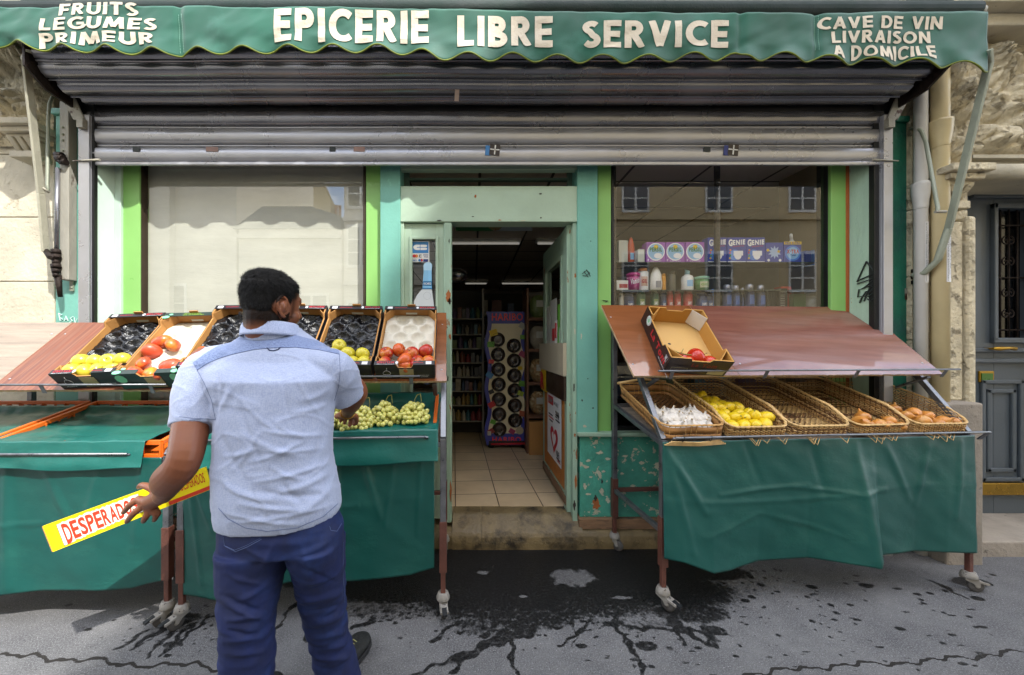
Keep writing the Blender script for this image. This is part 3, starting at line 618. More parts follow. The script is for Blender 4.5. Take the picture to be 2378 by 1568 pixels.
# ------------------------------------------------------------------ stone buildings on both sides
lb = thing('stone_building', 'cream limestone building beside the turquoise pilaster at the left edge', 'building', (-4.5, 2.7, 0))
def stonewall(th, x0, x1, y, z0, z1, m, courses=(), back=3.3):
    b = MB(); zs = [z0]+[c for c in courses if z0 < c < z1]+[z1]
    for a, c in zip(zs, zs[1:]): b.box((x0, y, a+.003), (x1, back, c-.003))
    b.box((x0+.01, y+.012, z0), (x1-.01, back-.01, z1)); return b.build('wall', m, th, bevel=.004)
stonewall(lb, -8, X(126, 2.62), 2.62, 0, 9, STONE, (.5, .95, 1.4, 1.83, 2.28, 2.72, 3.2, 3.7, 4.4, 5.2, 6, 7))
def ornament(x0, x1, z0, z1, y, th, seed, depth=.10, name='carved_ornament'):
    rr = random.Random(seed); cs = [(rr.uniform(0, 1), rr.uniform(0, 1), rr.uniform(.10, .22), rr.uniform(.4, 1)) for _ in range(16)]
    def f(u, v):
        e = min(u, 1-u, v, 1-v)*8; e = max(0, min(1, e)); h = 0
        for a, c, r_, k in cs:
            q = math.hypot(u-a, v-c)/r_
            if q < 1: h = max(h, k*(math.sqrt(1-q*q))*(.8+.25*math.cos(math.atan2(v-c, u-a)*6)))
        h = h*depth+abs(nz3(u*14+seed, v*14))*.018+abs(nz3(u*34+seed, v*34))*.012
        return (x0+(x1-x0)*u, y-e*h, z0+(z1-z0)*v)
    return MB().grid(f, 70, 70).build(name, STONE_PALE, th)
def corbel(th, x0, x1, z, y, m=STONE, s=1):
    b = MB()
    b.box((x0-.05*s, y-.13*s, z+.11*s), (x1+.05*s, 2.9, z+.15*s)); b.box((x0-.03*s, y-.10*s, z+.075*s), (x1+.03*s, 2.9, z+.108*s)); b.box((x0-.01, y-.07*s, z+.055*s), (x1+.01, 2.9, z+.074*s))
    n_ = 3; wv = (x1-x0)/n_
    for i in range(n_): b.hexa([(x0+i*wv+.008, y-.02, z-.03*s), (x0+(i+1)*wv-.008, y-.02, z-.03*s), (x0+(i+1)*wv-.008, 2.9, z-.03*s), (x0+i*wv+.008, 2.9, z-.03*s), (x0+i*wv+.008, y-.085*s, z+.053*s), (x0+(i+1)*wv-.008, y-.085*s, z+.053*s), (x0+(i+1)*wv-.008, 2.9, z+.053*s), (x0+i*wv+.008, 2.9, z+.053*s)])
    b.box((x0, y-.06*s, z-.075*s), (x1, 2.9, z-.032*s))
    return b.build('corbel', m, th, bevel=.006)
corbel(lb, X(20, 2.5), X(76, 2.5), Z(338, 2.5), 2.56)
ornament(-3.45, X(86, 2.5), Z(322, 2.5), 3.5, 2.60, lb, 3, .12)
MB().box((-8, 2.5, 3.52), (X(90, 2.45), 2.9, 3.62)).build('cornice', STONE, lb, bevel=.01)
rb = thing('stone_building', 'pale limestone building with a carved pilaster between the drainpipes and the grey door', 'building', (3.25, 2.7, 0))
px0, px1 = X(2207, 2.45), X(2285, 2.45)
stonewall(rb, px0-.16, px1, 2.53, .0, 9, STONE_PALE, (.98, 1.42, 1.85, 2.3, 2.95, 3.6, 4.4, 5.2, 6), 3.3)
b = MB(); b.box((X(2204, 2.45), 2.47, 1.02), (X(2246, 2.45), 2.54, Z(512, 2.45))); b.build('pilaster', STONE_PALE, rb, bevel=.01)
b = MB(); b.box((X(2252, 2.45), 2.45, .95), (X(2270, 2.45), 2.54, Z(500, 2.45))); b.build('moulding', STONE_PALE, rb, bevel=.02)
corbel(rb, X(2214, 2.40), X(2270, 2.40), Z(448, 2.40), 2.50, STONE_PALE, 1.15)
ornament(X(2190, 2.45), X(2280, 2.45), Z(400, 2.45), 3.55, 2.50, rb, 8, .12)
ornament(X(2288, 2.45), 4.1, 2.66, 3.45, 2.54, rb, 21, .14)
MB().box((X(2286, 2.45), 2.545, Z(398, 2.45)), (5.2, 3.3, 9)).build('door_arch', STONE, rb, bevel=.01)
b = MB(); b.tube([(X(2286, 2.45), 2.52, Z(388, 2.45)), (5.0, 2.52, Z(388, 2.45))], .05, 14); b.box((X(2284, 2.45), 2.5, Z(358, 2.45)), (5, 2.56, Z(350, 2.45))); b.build('arch_moulding', STONE, rb)
MB().box((3.1, 2.38, 3.42), (5.2, 2.9, 3.50)).build('cornice', STONE, rb, bevel=.012); MB().box((3.1, 2.30, 3.50), (5.2, 2.9, 3.60)).build('cornice', STONE, rb, bevel=.012)
MB().box((X(2214, 2.33), 2.36, -.02), (X(2300, 2.33), 3.2, Z(938, 2.33))).build('plinth', STONE_GREY, rb, bevel=.012)
MB().box((4.9, 2.5, 0), (9, 3.3, 9)).build('wall', STONE_PALE, rb)
MB().box((X(2300, 2.4)-.02, 2.45, -.02), (4.9, 3.2, .10)).build('doorstep', STONE_GREY, rb, bevel=.01)
GREYP = mat('grey_door_paint', '4d555c', .4, var=.08, bump=.08)
gd = thing('house_door', 'tall grey panelled house door with an iron grille at the right edge', 'door', (4.1, 2.95, .1))
gx = X(2284, 2.85); dy = 2.86
b = MB(); b.box((gx-.2, dy, .1), (gx+.09, dy+.06, 3.2)); b.box((gx+.09+.26, dy, .1), (4.9, dy+.06, 3.2)); b.box((gx+.09, dy, .1), (gx+.35, dy+.06, 1.42)); b.box((gx+.09, dy, 2.42), (gx+.35, dy+.06, 3.2)); b.build('leaf', GREYP, gd, bevel=.003)
b = MB()
for a0, a1, z0, z1 in ((gx-.02, gx+.30, .35, 1.12), (gx+.5, gx+.9, .35, 1.12), (gx+.02, gx+.24, .42, 1.05)):
    for q in ((a0, z0, a0+.03, z1), (a1-.03, z0, a1, z1), (a0, z1-.03, a1, z1), (a0, z0, a1, z0+.03)): b.box((q[0], dy-.02, q[1]), (q[2], dy+.001, q[3]))
for z_ in (1.25, 1.33, 2.5, 2.62, 2.70): b.box((gx-.1, dy-.03-(.03 if z_ > 2.6 else 0), z_), (gx+1.0, dy+.001, z_+.03))
for i in range(9): b.box((gx+.02+i*.035, dy-.05, 2.655), (gx+.04+i*.035, dy, 2.69))
for q in ((gx+.06, 1.42, gx+.09, 2.46), (gx+.35, 1.42, gx+.39, 2.46), (gx+.06, 2.42, gx+.39, 2.46), (gx+.06, 1.40, gx+.39, 1.44)): b.box((q[0], dy-.03, q[1]), (q[2], dy+.001, q[3]))
b.build('panel_moulding', GREYP, gd, bevel=.006)
b = MB(); cx = gx+.2
for i in range(5): b.tube([(gx+.09+i*.065, dy+.01, 1.42), (gx+.09+i*.065, dy+.01, 2.42)], .006, 6)
for z_ in (1.5, 1.9, 2.3): b.tube([(gx+.09, dy+.01, z_), (gx+.35, dy+.01, z_)], .006, 6)
for z_ in (1.62, 1.78, 2.02, 2.18):
    for sx in (-1, 1):
        b.tube([(cx+sx*(.02+.03*math.sin(t)*(1-t/9)), dy, z_+.035*math.cos(t)*(1-t/9)) for t in np.linspace(0, 7.5, 26)], .0045, 5)
b.build('iron_grille', IRON, gd)
MB().box((gx, dy+.04, 1.4), (gx+.4, dy+.05, 2.5)).build('dark_glass', flat('dark_door_glass', '06070a', .08), gd)
BRASS = mat('brass', 'b08a36', .3, metal=.9, var=.15, bump=.05)
b = MB(); c = Vector((gx+.0, dy-.06, Z(810, 2.8))); b.tube([c, c+Vector((.05, 0, 0)), c+Vector((.12, 0, .005)), c+Vector((.17, 0, 0))], [.010, .016, .012, .014], 10); b.tube([c+Vector((.02, 0, 0)), c+Vector((.02, .07, 0))], .008, 8); b.build('handle', BRASS, gd)
MB().box((gx-.03, dy-.012, Z(888, 2.85)), (gx+.08, dy+.002, Z(862, 2.85))).build('letter_flap', BRASS, gd, bevel=.004)
MB().box((gx-.02, dy-.016, Z(883, 2.85)), (gx+.065, dy-.011, Z(867, 2.85))).build('letter_slot', flat('letter_green', '3c6a1c', .3), gd)
MB().box((gx-.1, dy-.03, .25), (4.9, dy+.001, .34)).build('kick_plate', BRASS, gd, bevel=.004)
b = MB(); b.box((gx-.3, dy-.06, 2.78), (4.9, dy+.05, 2.83)); b.hexa([(gx-.2, dy-.09, 2.83), (4.9, dy-.09, 3.0), (4.9, dy+.05, 3.0), (gx-.2, dy+.05, 2.83), (gx-.2, dy-.09, 2.88), (4.9, dy-.09, 3.05), (4.9, dy+.05, 3.05), (gx-.2, dy+.05, 2.88)]); b.build('pediment', GREYP, gd, bevel=.006)
# drainpipes
PIPEW = mat('white_pipe_paint', 'c5c3bd', .45, var=.08, bump=.1, color3='6a5f52', thr3=.72, c3scale=40); PIPEC = mat('cream_pipe_paint', 'c4b48a', .45, var=.1, bump=.1, color2='9a8456', thr=.64, soft=.08, cscale=8, color3='5b4326', thr3=.73, c3scale=35)
SDOC = ['DÉPANNAGE RIDEAU MÉTALLIQUE', 'INSTALLATION ET RÉPARATION', '06.12.62.62.12', '01.43.70.24.24']
def pipe(px, d, r, m, collars, label, stz):
    x = X(px, d); t = thing('drainpipe', label, 'drainpipe', (x, d, 0)); WORLD['drainpipe']
    MB().tube([(x, d, 0), (x, d, 6)], r, 24).build('pipe', m, t)
    for z_ in collars: MB().lathe([(r, z_-.10), (r*1.06, z_-.095), (r*1.06, z_-.07), (r*1.12, z_-.05), (r*1.3, z_), (r*1.34, z_+.05), (r*1.38, z_+.06), (r*1.38, z_+.075), (r, z_+.08)], (x, d, 0), 24).build('collar', m, t)
    def cyl(a, z_, rr): return (x+rr*math.sin(a), d-rr*math.cos(a), z_)
    z0 = stz; H = .40; A0, A1 = -.25, .95
    MB().grid(lambda u, v: cyl(A0+(A1-A0)*u, z0+H*v, r+.0015), 12, 1).build('sticker', flat('notice_white', 'd2d2d2', .5), t)
    b = MB()
    for ln, (c0, c1), (v0, v1) in zip(SDOC, ((.06, .22), (.28, .38), (.45, .58), (.66, .9)), ((.02, .98), (.12, .86), (.22, .8), (.12, .98))):
        put_text(b, ln, lambda u, v, c0=c0, c1=c1, v0=v0, v1=v1: cyl(A0+(A1-A0)*(c1-(c1-c0)*v) if False else A0+(A1-A0)*(c1+(c0-c1)*v), z0+H*(v0+(v1-v0)*u), r+.003), .01)
    b.build('lettering', BLK, t)
pipe(2138, 2.49, .033, PIPEW, [Z(452, 2.49)], 'slim white drainpipe beside the dark green pilaster', Z(656, 2.45))
pipe(2183, 2.455, .043, PIPEC, [Z(308, 2.45)], 'thick cream yellow drainpipe against the carved stone pilaster', Z(654, 2.4))
# ------------------------------------------------------------------ rolling shutter
sh_ = thing('rolling_shutter', 'half raised grey metal rolling shutter above the shop windows', 'rolling shutter', (0, 2.5, 2.6))
def prof_extrude(prof, x0, x1, wob=.0, nx=40, taper=0):
    def f(u, v):
        k = v*(len(prof)-1); i = min(int(k+1e-6), len(prof)-2); t = k-i
        d = prof[i][0]+(prof[i+1][0]-prof[i][0])*t; z = prof[i][1]+(prof[i+1][1]-prof[i][1])*t
        a = x0+taper*(2.5-d); c = x1-taper*(2.5-d)
        x = a+(c-a)*u; return (x, d+wob*nz3(x*1.3, z*4), z+wob*nz3(x*1.1+7, z*6))
    return f
SX0, SX1 = X(207, 2.5), X(2047, 2.5)
# curtain slats: each slat a broad band with rolled edges
def slat(z0, z1, d=2.50):
    h = z1-z0; p = [(d+.012, z1), (d+.001, z1-.003), (d-.002, z1-.010), (d+.001, z1-.015), (d+.012, z1-.018), (d+.012, z1-.023), (d-.010, z1-.028), (d-.016, z1-.036), (d-.019, z0+h*.45), (d-.015, z0+.012), (d-.006, z0+.005), (d+.012, z0)]
    return p
zs = [Z(378, 2.5), Z(335, 2.5), Z(292, 2.5), Z(250, 2.5)]
for i in range(3):
    p = slat(zs[i]+.001, zs[i+1]-.001)
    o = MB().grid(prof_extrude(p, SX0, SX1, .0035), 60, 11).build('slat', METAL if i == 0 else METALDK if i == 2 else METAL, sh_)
b = MB().box((SX0, 2.485, zs[0]-.022), (SX1, 2.505, zs[0]+.002)); b.build('bottom_bar', METAL, sh_, bevel=.005)
# rounded underside of the roll: four slats from the front lip back to the curtain
cs = [(2.505, 2.985), (2.40, 2.968), (2.30, 3.005), (2.225, 3.07), (2.205, 3.17), (2.22, 3.30)]
def band(a, c, k):
    (d0, z0), (d1, z1) = a, c; n_ = Vector((z0-z1, d1-d0)).normalized() ; p = []
    nd, nz_ = (z1-z0), -(d1-d0); l_ = math.hypot(nd, nz_); nd, nz_ = nd/l_, nz_/l_
    if nz_ > 0: nd, nz_ = -nd, -nz_
    if abs(nz_) < .5 and nd > 0: nd, nz_ = -nd, -nz_
    for t, o_ in ((0, -.012), (.03, .003), (.09, .004), (.11, -.010), (.15, -.010), (.19, .008), (.5, .016), (.82, .010), (.85, .0), (.90, -.004), (.96, -.008), (1, -.012)):
        p.append((d0+(d1-d0)*t+nd*o_, z0+(z1-z0)*t+nz_*o_))
    return p
for i in range(5):
    w_ = 1.0
    p = band(cs[i], cs[i+1], i); x0 = X(90, 2.24)+(.0 if i > 1 else (.03 if i == 1 else .07)); x1 = X(2168, 2.24)-(.0 if i > 1 else (.03 if i == 1 else .07))
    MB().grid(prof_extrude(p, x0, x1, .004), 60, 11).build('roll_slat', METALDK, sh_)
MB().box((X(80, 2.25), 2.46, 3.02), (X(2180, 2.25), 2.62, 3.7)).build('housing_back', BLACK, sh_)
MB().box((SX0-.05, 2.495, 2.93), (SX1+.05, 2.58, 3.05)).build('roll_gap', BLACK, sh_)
for px, s in ((80, -1), (2180, 1)):
    x = X(px, 2.24); 
    pts = [(2.17, 3.6), (2.185, 3.02), (2.30, 2.95), (2.56, 2.93), (2.62, 2.95), (2.62, 3.6)]
    MB().prism(pts, (x-.006, 0, 0), (0, 1, 0), (0, 0, 1), (.014, 0, 0)).build('end_plate', IRON, sh_)
for px0, px1 in ((185, 210), (2049, 2070)):
    x0, x1 = X(px0, 2.47), X(px1, 2.47)
    b = MB(); b.box((x0, 2.46, .0), (x1, 2.475, 2.90)); b.box((x0, 2.475, .0), (x0+.012, 2.56, 2.90)); b.box((x1-.012, 2.475, .0), (x1, 2.56, 2.90)); b.build('guide_rail', METAL, sh_, bevel=.002)
    s = 1 if px0 < 1000 else -1
    b = MB(); xm = x0 if s > 0 else x1
    b.hexa([(xm-.02*s, 2.45, 2.86), (xm+.05*s, 2.45, 2.86), (xm+.05*s, 2.46, 2.86), (xm-.02*s, 2.46, 2.86), (xm-.09*s, 2.45, 2.99), (xm-.01*s, 2.45, 3.0), (xm-.01*s, 2.46, 3.0), (xm-.09*s, 2.46, 2.99)])
    b.box((xm+.02*s, 2.43, 2.80), (xm+.06*s, 2.46, 2.86)); b.build('guide_flare', RUSTY, sh_)
    MB().tube([(x0-.03 if s > 0 else x1+.03, 2.455, zs[0]-.01), ((x1+.08) if s > 0 else x0-.08, 2.45, zs[0]-.005)], [.003, .008], 6).build('stop_pin', RUSTY, sh_)
# stickers and scuffs on the shutter
def patch(px0, py0, px1, py1, d, m, name='sticker', rot=0, parent=None):
    c = P((px0+px1)/2, (py0+py1)/2, d); hx = abs(px1-px0)/870*d/2; hz = abs(py1-py0)/870*d/2; q = Quaternion((0, 1, 0), R(rot))
    pts = [c+q@Vector(v) for v in ((-hx, 0, -hz), (hx, 0, -hz), (hx, 0, hz), (-hx, 0, hz))]
    pts += [p+Vector((0, .001, 0)) for p in pts]
    return MB().hexa([pts[0], pts[1], pts[5], pts[4], pts[3], pts[2], pts[6], pts[7]]).build(name, m, parent or sh_)
BR = flat('sticker_brown', '2b211c', .5)
for px in (1146, 1700):
    patch(px-19, 338, px-6, 361, 2.478, STICK_B if px < 1500 else NAVY, rot=4); patch(px-9, 335, px+15, 361, 2.477, BR, rot=6)
    patch(px-8, 346, px+14, 348.5, 2.4755, STICK_W, 'sticker_print', 6); patch(px+2, 337, px+5, 359, 2.4755, STICK_W, 'sticker_print', 6)
for px, w_, m_ in ((492, 14, flat('sticker_torn', '8b6f66', .6)), (834, 13, flat('sticker_torn', '8b6f66', .6)), (316, 8, GR), (772, 7, GR), (1642, 8, GR)):
    patch(px-w_, 341, px+w_, 352, 2.478, m_, 'torn_sticker', 2)
patch(1056, 208, 1066, 235, 2.33, flat('sticker_torn2', 'a08d84', .6), 'torn_sticker', 3)

# ------------------------------------------------------------------ awning
AW = 2.15
CLOTHG = mat('green_awning_canvas', '0a5340', .7, var=.2, scale=2.2, bump=.35, bscale=240, color2='2c7260', thr=.56, soft=.25, cscale=2.5, color3='bfd8cc', thr3=.79, c3scale=30, bdist=.002, sheen=.2)
CREAM = mat('cream_letter_vinyl', 'd0c5b0', .7, var=.1, scale=8, bump=.3, bscale=70, color3='a89a84', thr3=.7, c3scale=40)
OLIVE = mat('olive_edge_tape', '6f7a22', .7, var=.3, scale=9, bump=.3)
aw = thing('awning', 'green canvas shop awning with cream lettering and a wavy hem across the top', 'awning', (0, AW, 3.0))
tops = [(-300, 18), (400, 14), (900, 19), (1150, 24), (1300, 27), (1700, 31), (2000, 29), (2300, 27)]
bots = [(-300, 98), (20, 99), (150, 112), (330, 120), (480, 118), (700, 113), (900, 116), (1020, 131), (1200, 135), (1500, 137), (1700, 132), (1850, 135), (1950, 142), (2100, 144), (2200, 152), (2290, 160)]
def ip(t, x): return float(np.interp(x, [a for a, _ in t], [b for _, b in t]))
def ripple(px, v):   # v=0 top, 1 bottom
    a = .001+.014*max(0, (v-.70)/.30)
    r = a*math.sin(px*.0601+1.2)+.016*nz3(px*.006, v*1.3)+.005*nz3(px*.022, v*3)+.003*nz3(px*.035+v*4, v*3)
    for c_ in (415, 1900, 1720):
        r += .012*math.exp(-((px-c_)/9)**2)
    return r
def VAL(px, py, off=0):
    t, bt_ = ip(tops, px), ip(bots, px); v = (py-t)/(bt_-t)
    wav = .0085*math.sin(px*.0601+1.2+1.5)*max(0, min(1, (v-.78)/.22))**1.5
    d = AW+ripple(px, v)+off
    return Vector((X(px, AW), d, Z(py, AW)-wav*2.6+.001))
PXR = 2296
def vg(u, v):
    px = -240+(PXR+240)*u; t, bt_ = ip(tops, px), ip(bots, px); py = t+(bt_-t)*v
    p = VAL(px, py)
    # small wrinkles
    return p
MB().grid(vg, 900, 24).build('valance', CLOTHG, aw, solid=.0015)
pts = [vg(i/600, 1.0) for i in range(601)]
MB().tube(pts, .0045, 6).build('hem_tape', OLIVE, aw)
def vtext(s, px0, py0, px1, py1, b, bold=.02, slant=0, drop=0):
    sign_text(b, s, lambda u, v, l: VAL(px0+(px1-px0)*u+slant*v, py1+(py0-py1)*v+drop*(u-.5), -.0045-l), .24 if py1-py0 > 45 else .225)
b = MB()
vtext('EPICERIE', 637, 24, 996, 100, b, .04, drop=4); vtext('LIBRE', 1062, 39, 1283, 110, b, .04, drop=3); vtext('SERVICE', 1352, 51, 1690, 112, b, .04, drop=0)
vtext('LEGUMES', 90, 43, 362, 71, b, .016, 3); vtext('PRIMEUR', 88, 77, 358, 104, b, .016, 0); vtext('FRUITS', 137, 10, 320, 38, b, .02, 2)
vtext('CAVE DE VIN', 1903, 40, 2189, 68, b, .02); vtext('LIVRAISON', 1932, 73, 2161, 101, b, .02); vtext('A DOMICILE', 1930, 107, 2170, 137, b, .016)
b.build('lettering', CREAM, aw)
b = MB()
for c_ in (412, 420, 1897, 1905):
    for k in range(16): p = VAL(c_, 32+k*5.2, -.003); q = VAL(c_+.5, 35.4+k*5.2, -.003); b.tube([p, q], .0009, 4, cap=False)
b.build('stitching', flat('pale_thread', '8fc0ae', .8), aw)
DKCANVAS = mat('dark_green_canvas', '0c241d', .8, var=.3, bump=.3)
MB().tube([(-3.2, AW+.06, Z(26, AW)+.05), (X(PXR, AW), AW+.06, Z(26, AW)+.05)], .05, 16).build('front_roller', DKCANVAS, aw)
MB().tube([(X(PXR, AW), AW+.06, Z(26, AW)+.05), (X(PXR+16, AW), AW+.06, Z(26, AW)+.05)], .03, 12).build('roller_end', RUSTY, aw)
MB().grid(lambda u, v: (-3.2+(X(PXR, AW)+3.2)*u, AW+.07+.6*v, Z(26, AW)+.10+.42*v-.05*math.sin(v*3.1)), 30, 8).build('canopy', DKCANVAS, aw, solid=.003)
ARM = mat('grey_green_arm_paint', '8f9482', .55, metal=.1, var=.12, scale=10, bump=.3, bscale=60, color3='5a3a22', thr3=.68, c3scale=30)
ARML = mat('cream_grey_arm_paint', 'aaa794', .55, metal=.1, var=.12, scale=10, bump=.3, bscale=60, color3='5a3a22', thr3=.68, c3scale=30)
# right arm
xr = 2.99
b = MB(); pr = [Vector((xr-.035, 2.52, Z(640, 2.52))), Vector((xr-.03, 2.46, Z(634, 2.46))), Vector((xr-.005, 2.41, Z(604, 2.41))), Vector((xr, 2.36, 2.12)), Vector((xr, 2.175, 3.02)), Vector((xr-.04, 2.15, 3.08))]
for p_, q_ in zip(pr[2:], pr[3:]): b.beam(p_, q_, .016, .038, up=(0, 1, .3))
b.tube(pr[:4], .017, 10); b.build('arm', ARM, aw, bevel=.003)
b = MB(); b.tube([(X(2113, 2.53), 2.53, Z(298, 2.53)), (X(2128, 2.5), 2.50, Z(296, 2.5)), (X(2140, 2.46), 2.46, Z(305, 2.46)), (X(2150, 2.43), 2.43, Z(330, 2.43)), (X(2178, 2.33), 2.33, Z(484, 2.33)), (X(2176, 2.31), 2.31, Z(492, 2.31))], .010, 8); b.build('stay_rod', ARM, aw)
b = MB(); b.tube([(X(2172, 2.31), 2.31, Z(492, 2.31)), (X(2196, 2.31), 2.31, Z(492, 2.31))], .009, 8); b.build('stay_bolt', RUSTY, aw)
b = MB(); b.tube([(X(2126, 2.53), 2.53, Z(445, 2.53)), (X(2129, 2.53), 2.53, Z(660, 2.53))], .014, 10); b.tube([(X(2126, 2.53), 2.53, Z(448, 2.53)), (X(2126, 2.53), 2.53, Z(462, 2.53))], .024, 10)
for y_ in (626, 640, 652): b.tube([(X(2128, 2.52), 2.52, Z(y_, 2.53)), (X(2128, 2.52), 2.52, Z(y_+8, 2.53))], .026, 12)
b.build('slide_rail', IRON, aw)
# left arm, rail and crank
b = MB(); pp = [P(139, 662, 2.50), P(120, 600, 2.49), P(106, 585, 2.47), P(95, 450, 2.42), P(60, 140, 2.27), P(68, 118, 2.2)]
for p_, q_ in zip(pp[2:], pp[3:]): b.beam(p_, q_, .016, .042, up=(0, 1, .3))
b.build('arm', ARML, aw, bevel=.003)
b = MB(); b.tube([P(122, 225, 2.52), P(115, 240, 2.5), P(112, 280, 2.48), P(110, 430, 2.46), P(112, 446, 2.45)], .009, 8); b.build('stay_rod', ARM, aw)
b = MB(); b.tube([P(98, 436, 2.42), P(114, 447, 2.45)], .008, 8); b.build('stay_bolt', RUSTY, aw)
b = MB(); b.box((X(138, 2.5), 2.50, Z(650, 2.5)), (X(159, 2.5), 2.555, Z(235, 2.5))); b.build('slide_rail', mat('streaked_grey_rail', 'a09d92', .6, metal=.2, var=.2, scale=5, bump=.4, bscale=40, color2='4c382a', thr=.56, soft=.06, cscale=5, stretch=(1, 1, .35)), aw, bevel=.004)
b = MB(); b.tube([P(134, 390, 2.49), P(131, 600, 2.49)], .012, 10); b.build('rail_rod', METALDK, aw)
b = MB()
for px, y_, r_ in ((137, 360, .022), (140, 368, .026), (146, 375, .02)): b.tube([P(px-6, y_, 2.48), P(px+8, y_+2, 2.48)], r_, 10)
b.tube([P(106, 582, 2.47), P(118, 596, 2.47), P(130, 600, 2.47)], [.016, .022, .02], 10)
for y_, r_ in ((580, .024), (592, .026), (604, .02), (614, .026), (624, .022), (634, .017)): b.tube([P(129, y_, 2.48), P(131, y_+9, 2.48)], r_, 12)
b.tube([P(134, 640, 2.49), P(140, 690, 2.5)], [.02, .012], 8); b.build('slide_joint', IRON, aw)
b = MB()
for px, y0, y1 in ((166, 290, 338), (164, 620, 676)): b.box(P(px-3, y1, 2.545), P(px+9, y0, 2.555))
for px, y_ in ((168, 302), (168, 326), (167, 632), (167, 650), (167, 668), (146, 296), (146, 312), (146, 326), (146, 350)): b.ball(P(px, y_, 2.545 if px > 160 else 2.498), .008, 8, 6)
b.build('wall_bracket', ARM, aw)

# ------------------------------------------------------------------ buildings across the street (seen in the glass, they shade the shop)
def far_building(x0, x1, h, m, label, roof='flat', wins=(), ledge=(), depth=9, y=-10.0, rh=3, name='house'):
    t = thing(name, label, 'building', ((x0+x1)/2, y, 0))
    MB().box((x0, y-depth, 0), (x1, y, h)).build('wall', m, t)
    WG = flat('far_window_glass', '45484a', .35); WF = flat('far_window_frame', 'e4e2da', .6)
    for (cx, cz, w_, hh) in wins:
        o = MB().box((cx-w_/2-.08, y, cz-.08), (cx+w_/2+.08, y+.06, cz+hh+.08)).build('window', WF, t)
        for k_ in range(3):
            for a_, c_ in ((cx-w_/2, cx-.05), (cx+.05, cx+w_/2)): MB().box((a_, y+.058, cz+hh*k_/3+.03), (c_, y+.07, cz+hh*(k_+1)/3-.03)).build('pane', WG, o)
    for z_ in ledge: MB().box((x0, y, z_), (x1, y+.16, z_+.16)).build('ledge', m, t)
    return t
FW = mat('far_plaster_white', 'cfc8b8', .9, var=.08, scale=1); FB = mat('far_plaster_beige', 'c8b48c', .9, var=.08, scale=1); ZINC = mat('zinc_roof', '4c5258', .5, metal=.3, var=.15)
wins = [(x_, z_, .95, 1.5) for x_ in np.arange(-.2+3.4-3.4*0, 29, 3.4) for z_ in (3.6, 6.85, 10.0)]
fb = far_building(.4, 30, 13.9, FB, 'tall beige apartment house across the street with a steep grey roof', wins=wins, ledge=(6.45, 9.4, 13.6))
# the slope of its roof edges the shade that falls on the shop
MB().prism([(7.04, 13.9), (30, 13.9), (30, 22), (11.07, 22)], (0, -19, 0), (1, 0, 0), (0, 0, 1), (0, 9.0, 0)).build('roof', ZINC, fb)
f2 = far_building(-9.6, -5.4, 6.1, FW, 'low pale house across the street with a dark slate roof', wins=[(-8.4, 1.4, 1.2, 2), (-6.6, 1.4, 1.2, 2)], ledge=(5.7,))
MB().prism([(-9.8, 6.1), (-5.4, 6.1), (-5.4, 6.6), (-6.6, 7.0), (-8.6, 7.0)], (0, -19, 0), (1, 0, 0), (0, 0, 1), (0, 9.1, 0)).build('roof', ZINC, f2)
b = MB(); b.prism([(-6.6, 6.2), (-5.9, 6.2), (-5.9, 7.3), (-6.4, 8.4), (-6.6, 8.4)], (0, -10.6, 0), (1, 0, 0), (0, 0, 1), (0, .5, 0)); b.build('chimney', FB, f2)
for x_ in (-5.75, -5.6): MB().box((x_-.05, -10.4, 6.5), (x_+.05, -10.3, 7.2)).build('chimney_pot', flat('terracotta', '9a5a3c', .8), f2)
f3 = far_building(-14.5, -9.7, 12.5, FW, 'white house across the street with a blank upper wall', wins=[(-12.4, 1.6, 1.2, 2.2)])
MB().box((-12.9, -10, 0), (-12.2, -9.7, 12.5)).build('buttress', FW, f3)
f4 = far_building(-34, -14.6, 12.5, FB, 'long beige apartment house across the street with many windows', wins=[(x_, z_, 1.1, 1.6) for x_ in np.arange(-32.5, -15, 2.9) for z_ in (1.5, 4.6, 7.6)], ledge=(3.8, 6.9))
f5 = far_building(-5.3, .3, 12, FW, 'pale apartment house across the street next to the tall beige one', wins=[(x_, z_, 1, 1.6) for x_ in (-4.6, -2.6, -.7) for z_ in (1.5, 4.6, 7.0, 9.6)], ledge=(3.8, 6.4))
# ------------------------------------------------------------------ market stands
TARP = mat('green_tarpaulin', '0c4a44', .42, var=.12, scale=3, bump=.3, bscale=14, color2='1c564d', thr=.5, soft=.3, cscale=5, stretch=(.7, .7, 1.1), color3='a9c9bf', thr3=.78, c3scale=26, bdist=.006, rvar=.1)
TARPD = mat('green_tarpaulin_glossy', '0c5850', .38, var=.15, scale=4, bump=.5, bscale=12, stretch=(1, .5, 1), bdist=.008, color3='6fb0a8', thr3=.72, c3scale=9)
FORMICA = mat('mauve_brown_board', '7c4e40', .20, var=.18, scale=7, bump=.05, stretch=(.35, 5, 3), color2='8d6a62', thr=.5, soft=.3, cscale=1.6, rvar=.06, coat=.8)
FORMICAO = mat('orange_brown_board', '84502e', .20, var=.16, scale=7, bump=.05, stretch=(.35, 5, 3), rvar=.06, coat=.8)
WOODRED = mat('striped_red_brown_board', '6a3824', .45, var=.3, scale=5, bump=.05, stretch=(7, .25, .25), color2='8a5c42', thr=.45, soft=.25, cscale=9)
CHIPEDGE = mat('raw_board_edge', 'b79c78', .8, var=.2, scale=30, bump=.5)
GREYW = mat('greyed_wood', '8d8072', .75, var=.25, scale=6, bump=.4, stretch=(.5, 6, 3))
CASTW = mat('worn_caster_grey', '827e77', .5, var=.15, scale=30, bump=.2, color3='3a332c', thr3=.62, c3scale=50); RUBBER = mat('grey_rubber', '4b4845', .6, var=.2, scale=30, bump=.2)
